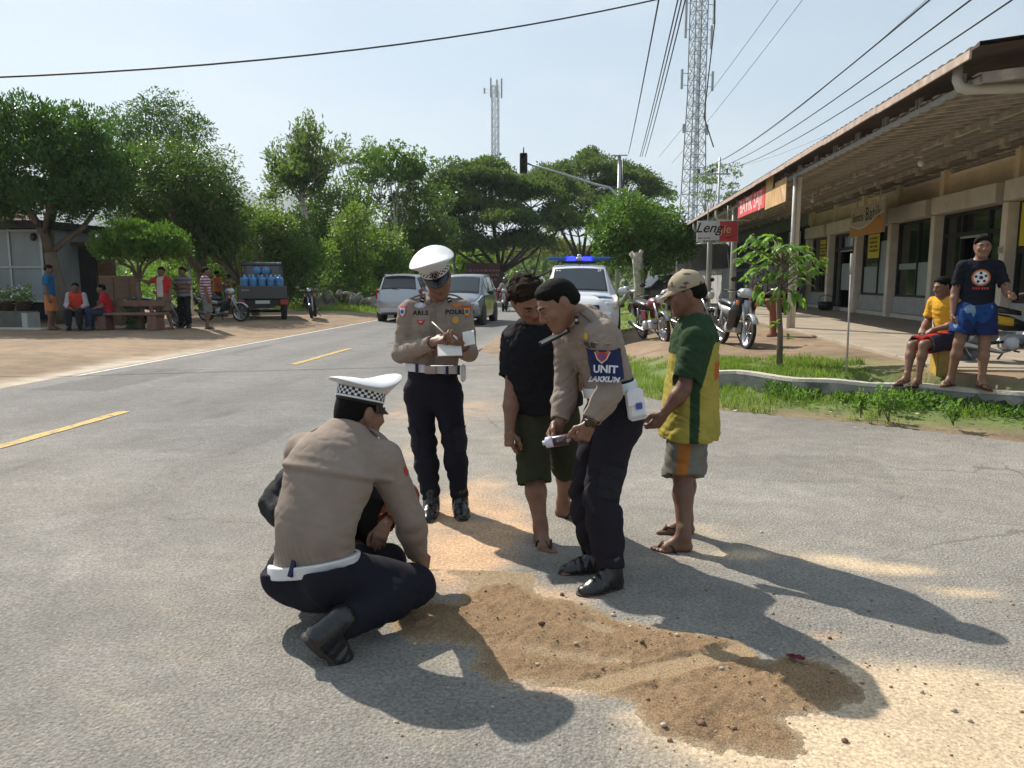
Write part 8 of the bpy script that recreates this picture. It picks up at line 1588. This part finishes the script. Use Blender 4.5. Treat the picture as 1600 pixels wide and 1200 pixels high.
for k in range(9):
    x = -15.9 - .48 * k; pt_ = thing('potted_flower', 'white-flowered plant in a dark pot on the mossy planter wall', 'potted plant', (x, PYf + .25, .63), 0, 'potted flowers on the planter'); MB().lathe([(.0, 0), (.14, 0), (.19, .24), (.205, .24), (.205, .28), (.17, .28), (.16, .25), (0, .25)], seg=14).build('pot', M_pot, pt_)
    P = np.array([0, 0, .42]) + rs.normal(size=(110, 3)) * [.16, .16, .11]; V, F = leaf_cloud(P, rs.normal(size=P.shape) + [0, 0, .5], .13, k, .45); meshobj('foliage', npmesh('foliage', V, F, LEAF['light']), pt_); P = np.array([0, -.05, .52]) + rs.normal(size=(26, 3)) * [.15, .13, .07]; V, F = leaf_cloud(P, rs.normal(size=P.shape) + [0, -.3, .6], .075, k + 40, .8); meshobj('blossom', npmesh('blossom', V, F, M_petal), pt_)
# dark hut with window openings and slatted rail behind the bench
HY_ = 23.6; hx = lambda px, py: float(ony(px, py, HY_)[0]); hz2 = lambda py: float(ony(150, py, HY_)[2]); M_hut = mat('dark_timber', (.035, .03, .028), rough=.9, var=.3, scale=3, bump=.3)
hu_ = thing('timber_hut', 'dark timber shelter with open window behind the seated men', 'hut', (hx(130, 500), HY_, .15)); kh = lambda b, n_, m_: LOC(b.build(n_, m_, hu_), hu_)
x0, x1 = hx(92, 440), hx(153, 440); wz0, wz1 = hz2(450), hz2(405); wx0, wx1 = hx(104, 430), hx(126, 430); zt = hz2(385)
kh(MB().box(((x0 + wx0) / 2, HY_, (zt + .15) / 2), (wx0 - x0, .1, zt - .15)), 'wall_panel', M_hut); kh(MB().box(((wx1 + x1) / 2, HY_, (zt + .15) / 2), (x1 - wx1, .1, zt - .15)), 'wall_panel', M_hut); kh(MB().box(((wx0 + wx1) / 2, HY_, (wz0 + .15) / 2), (wx1 - wx0, .1, wz0 - .15)), 'wall_panel', M_hut); kh(MB().box(((wx0 + wx1) / 2, HY_, (wz1 + zt) / 2), (wx1 - wx0, .1, zt - wz1)), 'wall_panel', M_hut)
kh(MB().box(((wx0 + wx1) / 2, HY_ - .01, (wz0 + wz1) / 2), (.06, .08, wz1 - wz0)), 'window_post', M_hut); kh(MB().box(((x0 + x1) / 2 + .3, HY_ + .4, zt + .08), (x1 - x0 + 1.2, 1.6, .1)), 'roof', M_tin)
for k in range(9): kh(MB().box((hx(155 + 3.2 * k, 440), HY_ + .02, (hz2(432) + hz2(405)) / 2), (.045, .04, hz2(405) - hz2(432))), 'rail_slat', M_brown)
CY = 21.6; cx0, cx1 = float(ony(155, 450, CY)[0]), float(ony(203, 450, CY)[0]); cz1 = float(ony(180, 431, CY)[2]); cb = thing('wooden_cupboard', 'brown wooden cupboard with two doors behind the bench', 'cupboard', ((cx0 + cx1) / 2, CY, .15)); MB().box((0, .25, (cz1 - .15) / 2), (cx1 - cx0, .5, cz1 - .15), bev=.01).build('carcass', M_brown, cb)
for s in (-1, 1): MB().box((s * (cx1 - cx0) / 4, -.012, (cz1 - .15) / 2), ((cx1 - cx0) / 2 - .04, .02, cz1 - .25), bev=.004).build('door', M_brown, cb)
q = gz(185, 516, .165); bn = thing('park_bench', 'low reddish concrete bench with a plank backrest under the trees', 'bench', (float(q[0]) + .1, float(q[1]) + .25, .16)); 
for s in (-1, 1): MB().box((s * .72 + .1, 0, .20), (.26, .42, .40), bev=.02).build('leg', M_brick, bn); MB().box((s * .55 + .05, .20, .62), (.10, .05, .34)).build('back_post', M_brick, bn)
MB().box((.1, 0, .43), (1.9, .46, .07), bev=.015).build('seat', M_brick, bn); MB().box((.02, .19, .70), (1.95, .05, .16), bev=.012).build('backrest', M_brick, bn)
gp = tag(MB().box((0, 0, .36), (.34, .34, .72), bev=.015).box((0, 0, .74), (.40, .40, .06), bev=.01).build('gate_pillar', mat('mossy_pillar', (.11, .12, .08), rough=.95, var=.3, scale=6, bump=.4), loc=L0(213, 513)), 'short mossy pillar at the end of the bench', 'pillar')
P = rs.normal(size=(260, 3)) * [.16, .10, .20] + [0, -.18, .35]; V, F = leaf_cloud(P, rs.normal(size=P.shape) + [0, -.5, 0], .09, 3); iv = meshobj('creeper', npmesh('creeper', V, F, LEAF['light']), gp)
# heap of stones beyond the scooter
M_rock = mat('field_stone', (.24, .22, .19), rough=.95, var=.3, scale=4, bump=.5, bscale=14)
hp = thing('stone_heap', 'heap of rough field stones beside the grass behind the silver car', 'stones', gz(535, 482, .15)); rs = np.random.RandomState(33)
for k in range(44):
    a = rs.uniform(-2.1, 2.1); z = rs.uniform(0, .75) * (1 - abs(a) / 2.4); s = rs.uniform(.14, .34); b = MB().ell((0, 0, 0), (s * rs.uniform(.8, 1.5), s, s * rs.uniform(.5, .8)), seg=8, rings=5, rot=Matrix.Rotation(rs.uniform(0, 3), 3, Vector(rs.normal(size=3)).normalized())); b.v = [tuple(np.array(v) * (1 + .16 * rs.normal())) for v in b.v]; o = b.build('stone', M_rock, hp); o.data.polygons.foreach_set('use_smooth', [False] * len(o.data.polygons)); o.location = (a, rs.normal() * .35, z + .05)
# far red hoarding by the road, and thin poles in the left woods
q = ony(765, 462, 58.); hb = thing('hoarding', 'dull red roadside hoarding under the rain tree', 'hoarding', (float(q[0]) - .5, 58., 0)); MB().box((0, 0, 1.75), (2.6, .12, 2.0)).build('board', mat('faded_maroon_board', (.075, .028, .03), rough=.8, var=.25, scale=2, bump=.1), hb)
for s in (-1, 1): MB().box((s * 1.1, .05, .5), (.12, .1, 1.0)).build('leg', M_vdark, hb)
strokes(hb, (0, -.07, 1.85), (1, 0, 0), (0, 0, 1), 2.2, 1.0, mat('dull_pink_print', (.22, .10, .10), rough=.8, bump=0), 3, 8)
for k, (px, pt_, pb_, Y, l) in enumerate(((295, 388, 470, 27., 'thin white pole standing behind the men in striped jerseys'), (430, 303, 440, 40., 'dark thin post sticking up above the bushes by the pickup'))):
    a = ony(px, pt_, Y); b = gz(px, 500, .1); o = MB().tube([(0, 0, 0), (0, 0, float(a[2]) - .1)], .05, seg=8).build('thin_pole', (M_white, M_vdark, M_galv)[k]); o.location = (float(a[0]), Y, .1); tag(o, l, 'pole')
# ---- small things on the forecourt
q = gz(1322, 592, .28); w = ony(1331, 396, float(q[1])); sp = thing('stick_pole', 'thin bare stick stuck upright in the grass behind the low wall', 'stick', (float(q[0]), float(q[1]), .25)); e = np.asarray(w) - np.array([q[0], q[1], .25]); M_stick = mat('grey_bamboo_stick', (.36, .33, .29), rough=.8, var=.2, scale=8, bump=.2)
MB().tube([(0, 0, 0), e * .5, e * .84], [.013, .012, .012], seg=7).build('shaft', M_stick, sp); MB().tube([e * .84, e * .9 + A3(.004, 0, 0), e], [.012, .022, .016], seg=7).tube([e * .88, e * .87 + A3(.035, 0, -.02), e * .93 + A3(.03, 0, 0)], .006, seg=5).build('tip', M_stick, sp)
q = gz(1207, 527, .36); pp = thing('plant_pot', 'tall terracotta pot with plant standing before the canopy post', 'plant pot', (float(q[0]), float(q[1]), gh(float(q[0]), float(q[1])))); M_terra = mat('terracotta', (.26, .10, .06), rough=.85, var=.15, bump=.15)
MB().lathe([(.0, 0), (.12, 0), (.12, .05), (.07, .09), (.08, .50), (.13, .56), (.17, .70), (.185, .70), (.185, .76), (.15, .76), (.14, .7), (0, .68)], seg=16).build('pot', M_terra, pp)
bk = thing('black_basket', 'small black bucket standing at the shop plinth', 'bucket', (8.0, 27.9, .44)); MB().lathe([(0, 0), (.20, 0), (.26, .30), (.28, .30), (.24, .05), (0, .04)], seg=14).build('bucket', M_black, bk); MB().tube([(-.26, 0, .3), (-.2, 0, .48), (0, 0, .54), (.2, 0, .48), (.26, 0, .3)], .012, seg=6).build('handle', M_black, bk)
# litter and a cloth scrap by the sand
rs = np.random.RandomState(8); M_leafd = mat('dry_leaf', (.22, .13, .06), rough=.9, var=.3, bump=0); M_scrap = mat('maroon_cloth_scrap', (.12, .02, .03), rough=.9, var=.2, bump=.2)
for (px, py, l, m_, s) in ((1243, 1030, 'small crumpled maroon scrap lying on the sand edge', M_scrap, .035),):
    q = gz(px, py, .040 if px < 1300 else .018); b = MB(); n_ = 7; V = [(s * (i / n_ - .5) * 2, s * .8 * (j / n_ - .5), .012 * rs.rand() + .006) for i in range(n_ + 1) for j in range(n_ + 1)]; b._add(V, [(i * (n_ + 1) + j, (i + 1) * (n_ + 1) + j, (i + 1) * (n_ + 1) + j + 1, i * (n_ + 1) + j + 1) for i in range(n_) for j in range(n_)]); o = b.build('cloth_scrap', m_, loc=q, rz=-.3); tag(o, l, 'scrap')
lf = MB()
for k in range(70):
    x = rs.uniform(.5, 6.5); y = float(apron_y(x)) + rs.uniform(-.5, .9); c = Vector((x, y, .035 + max(0, gh(x, y)))); a = rs.uniform(0, 6.28); d = Vector((math.cos(a), math.sin(a), .1)) * .03; e = Vector((-math.sin(a), math.cos(a), .2)) * .012; lf.quad(c - d, c + e, c + d, c - e, int(rs.rand() < .25))
tag(lf.build('leaf_litter', [M_leafd, M_whst]), 'dry leaves and scraps scattered along the verge edge', 'litter', kind='stuff')
# ================================================================ air
hzm = bpy.data.materials.new('haze_air'); hzm.use_nodes = True; tn = hzm.node_tree; tn.nodes.clear(); pv = tn.nodes.new('ShaderNodeVolumePrincipled'); oo = tn.nodes.new('ShaderNodeOutputMaterial'); tn.links.new(pv.outputs[0], oo.inputs['Volume'])
pv.inputs['Color'].default_value = (.80, .90, 1, 1); pv.inputs['Density'].default_value = 0.0003; pv.inputs['Anisotropy'].default_value = .2
hz = MB().box((0, 1500, 235), (9000, 11500, 490)).build('haze', hzm); tag(hz, 'thin pale haze that fades the mountain', kind='stuff')
SC.cycles.volume_bounces = 0; SC.cycles.volume_step_rate = 4
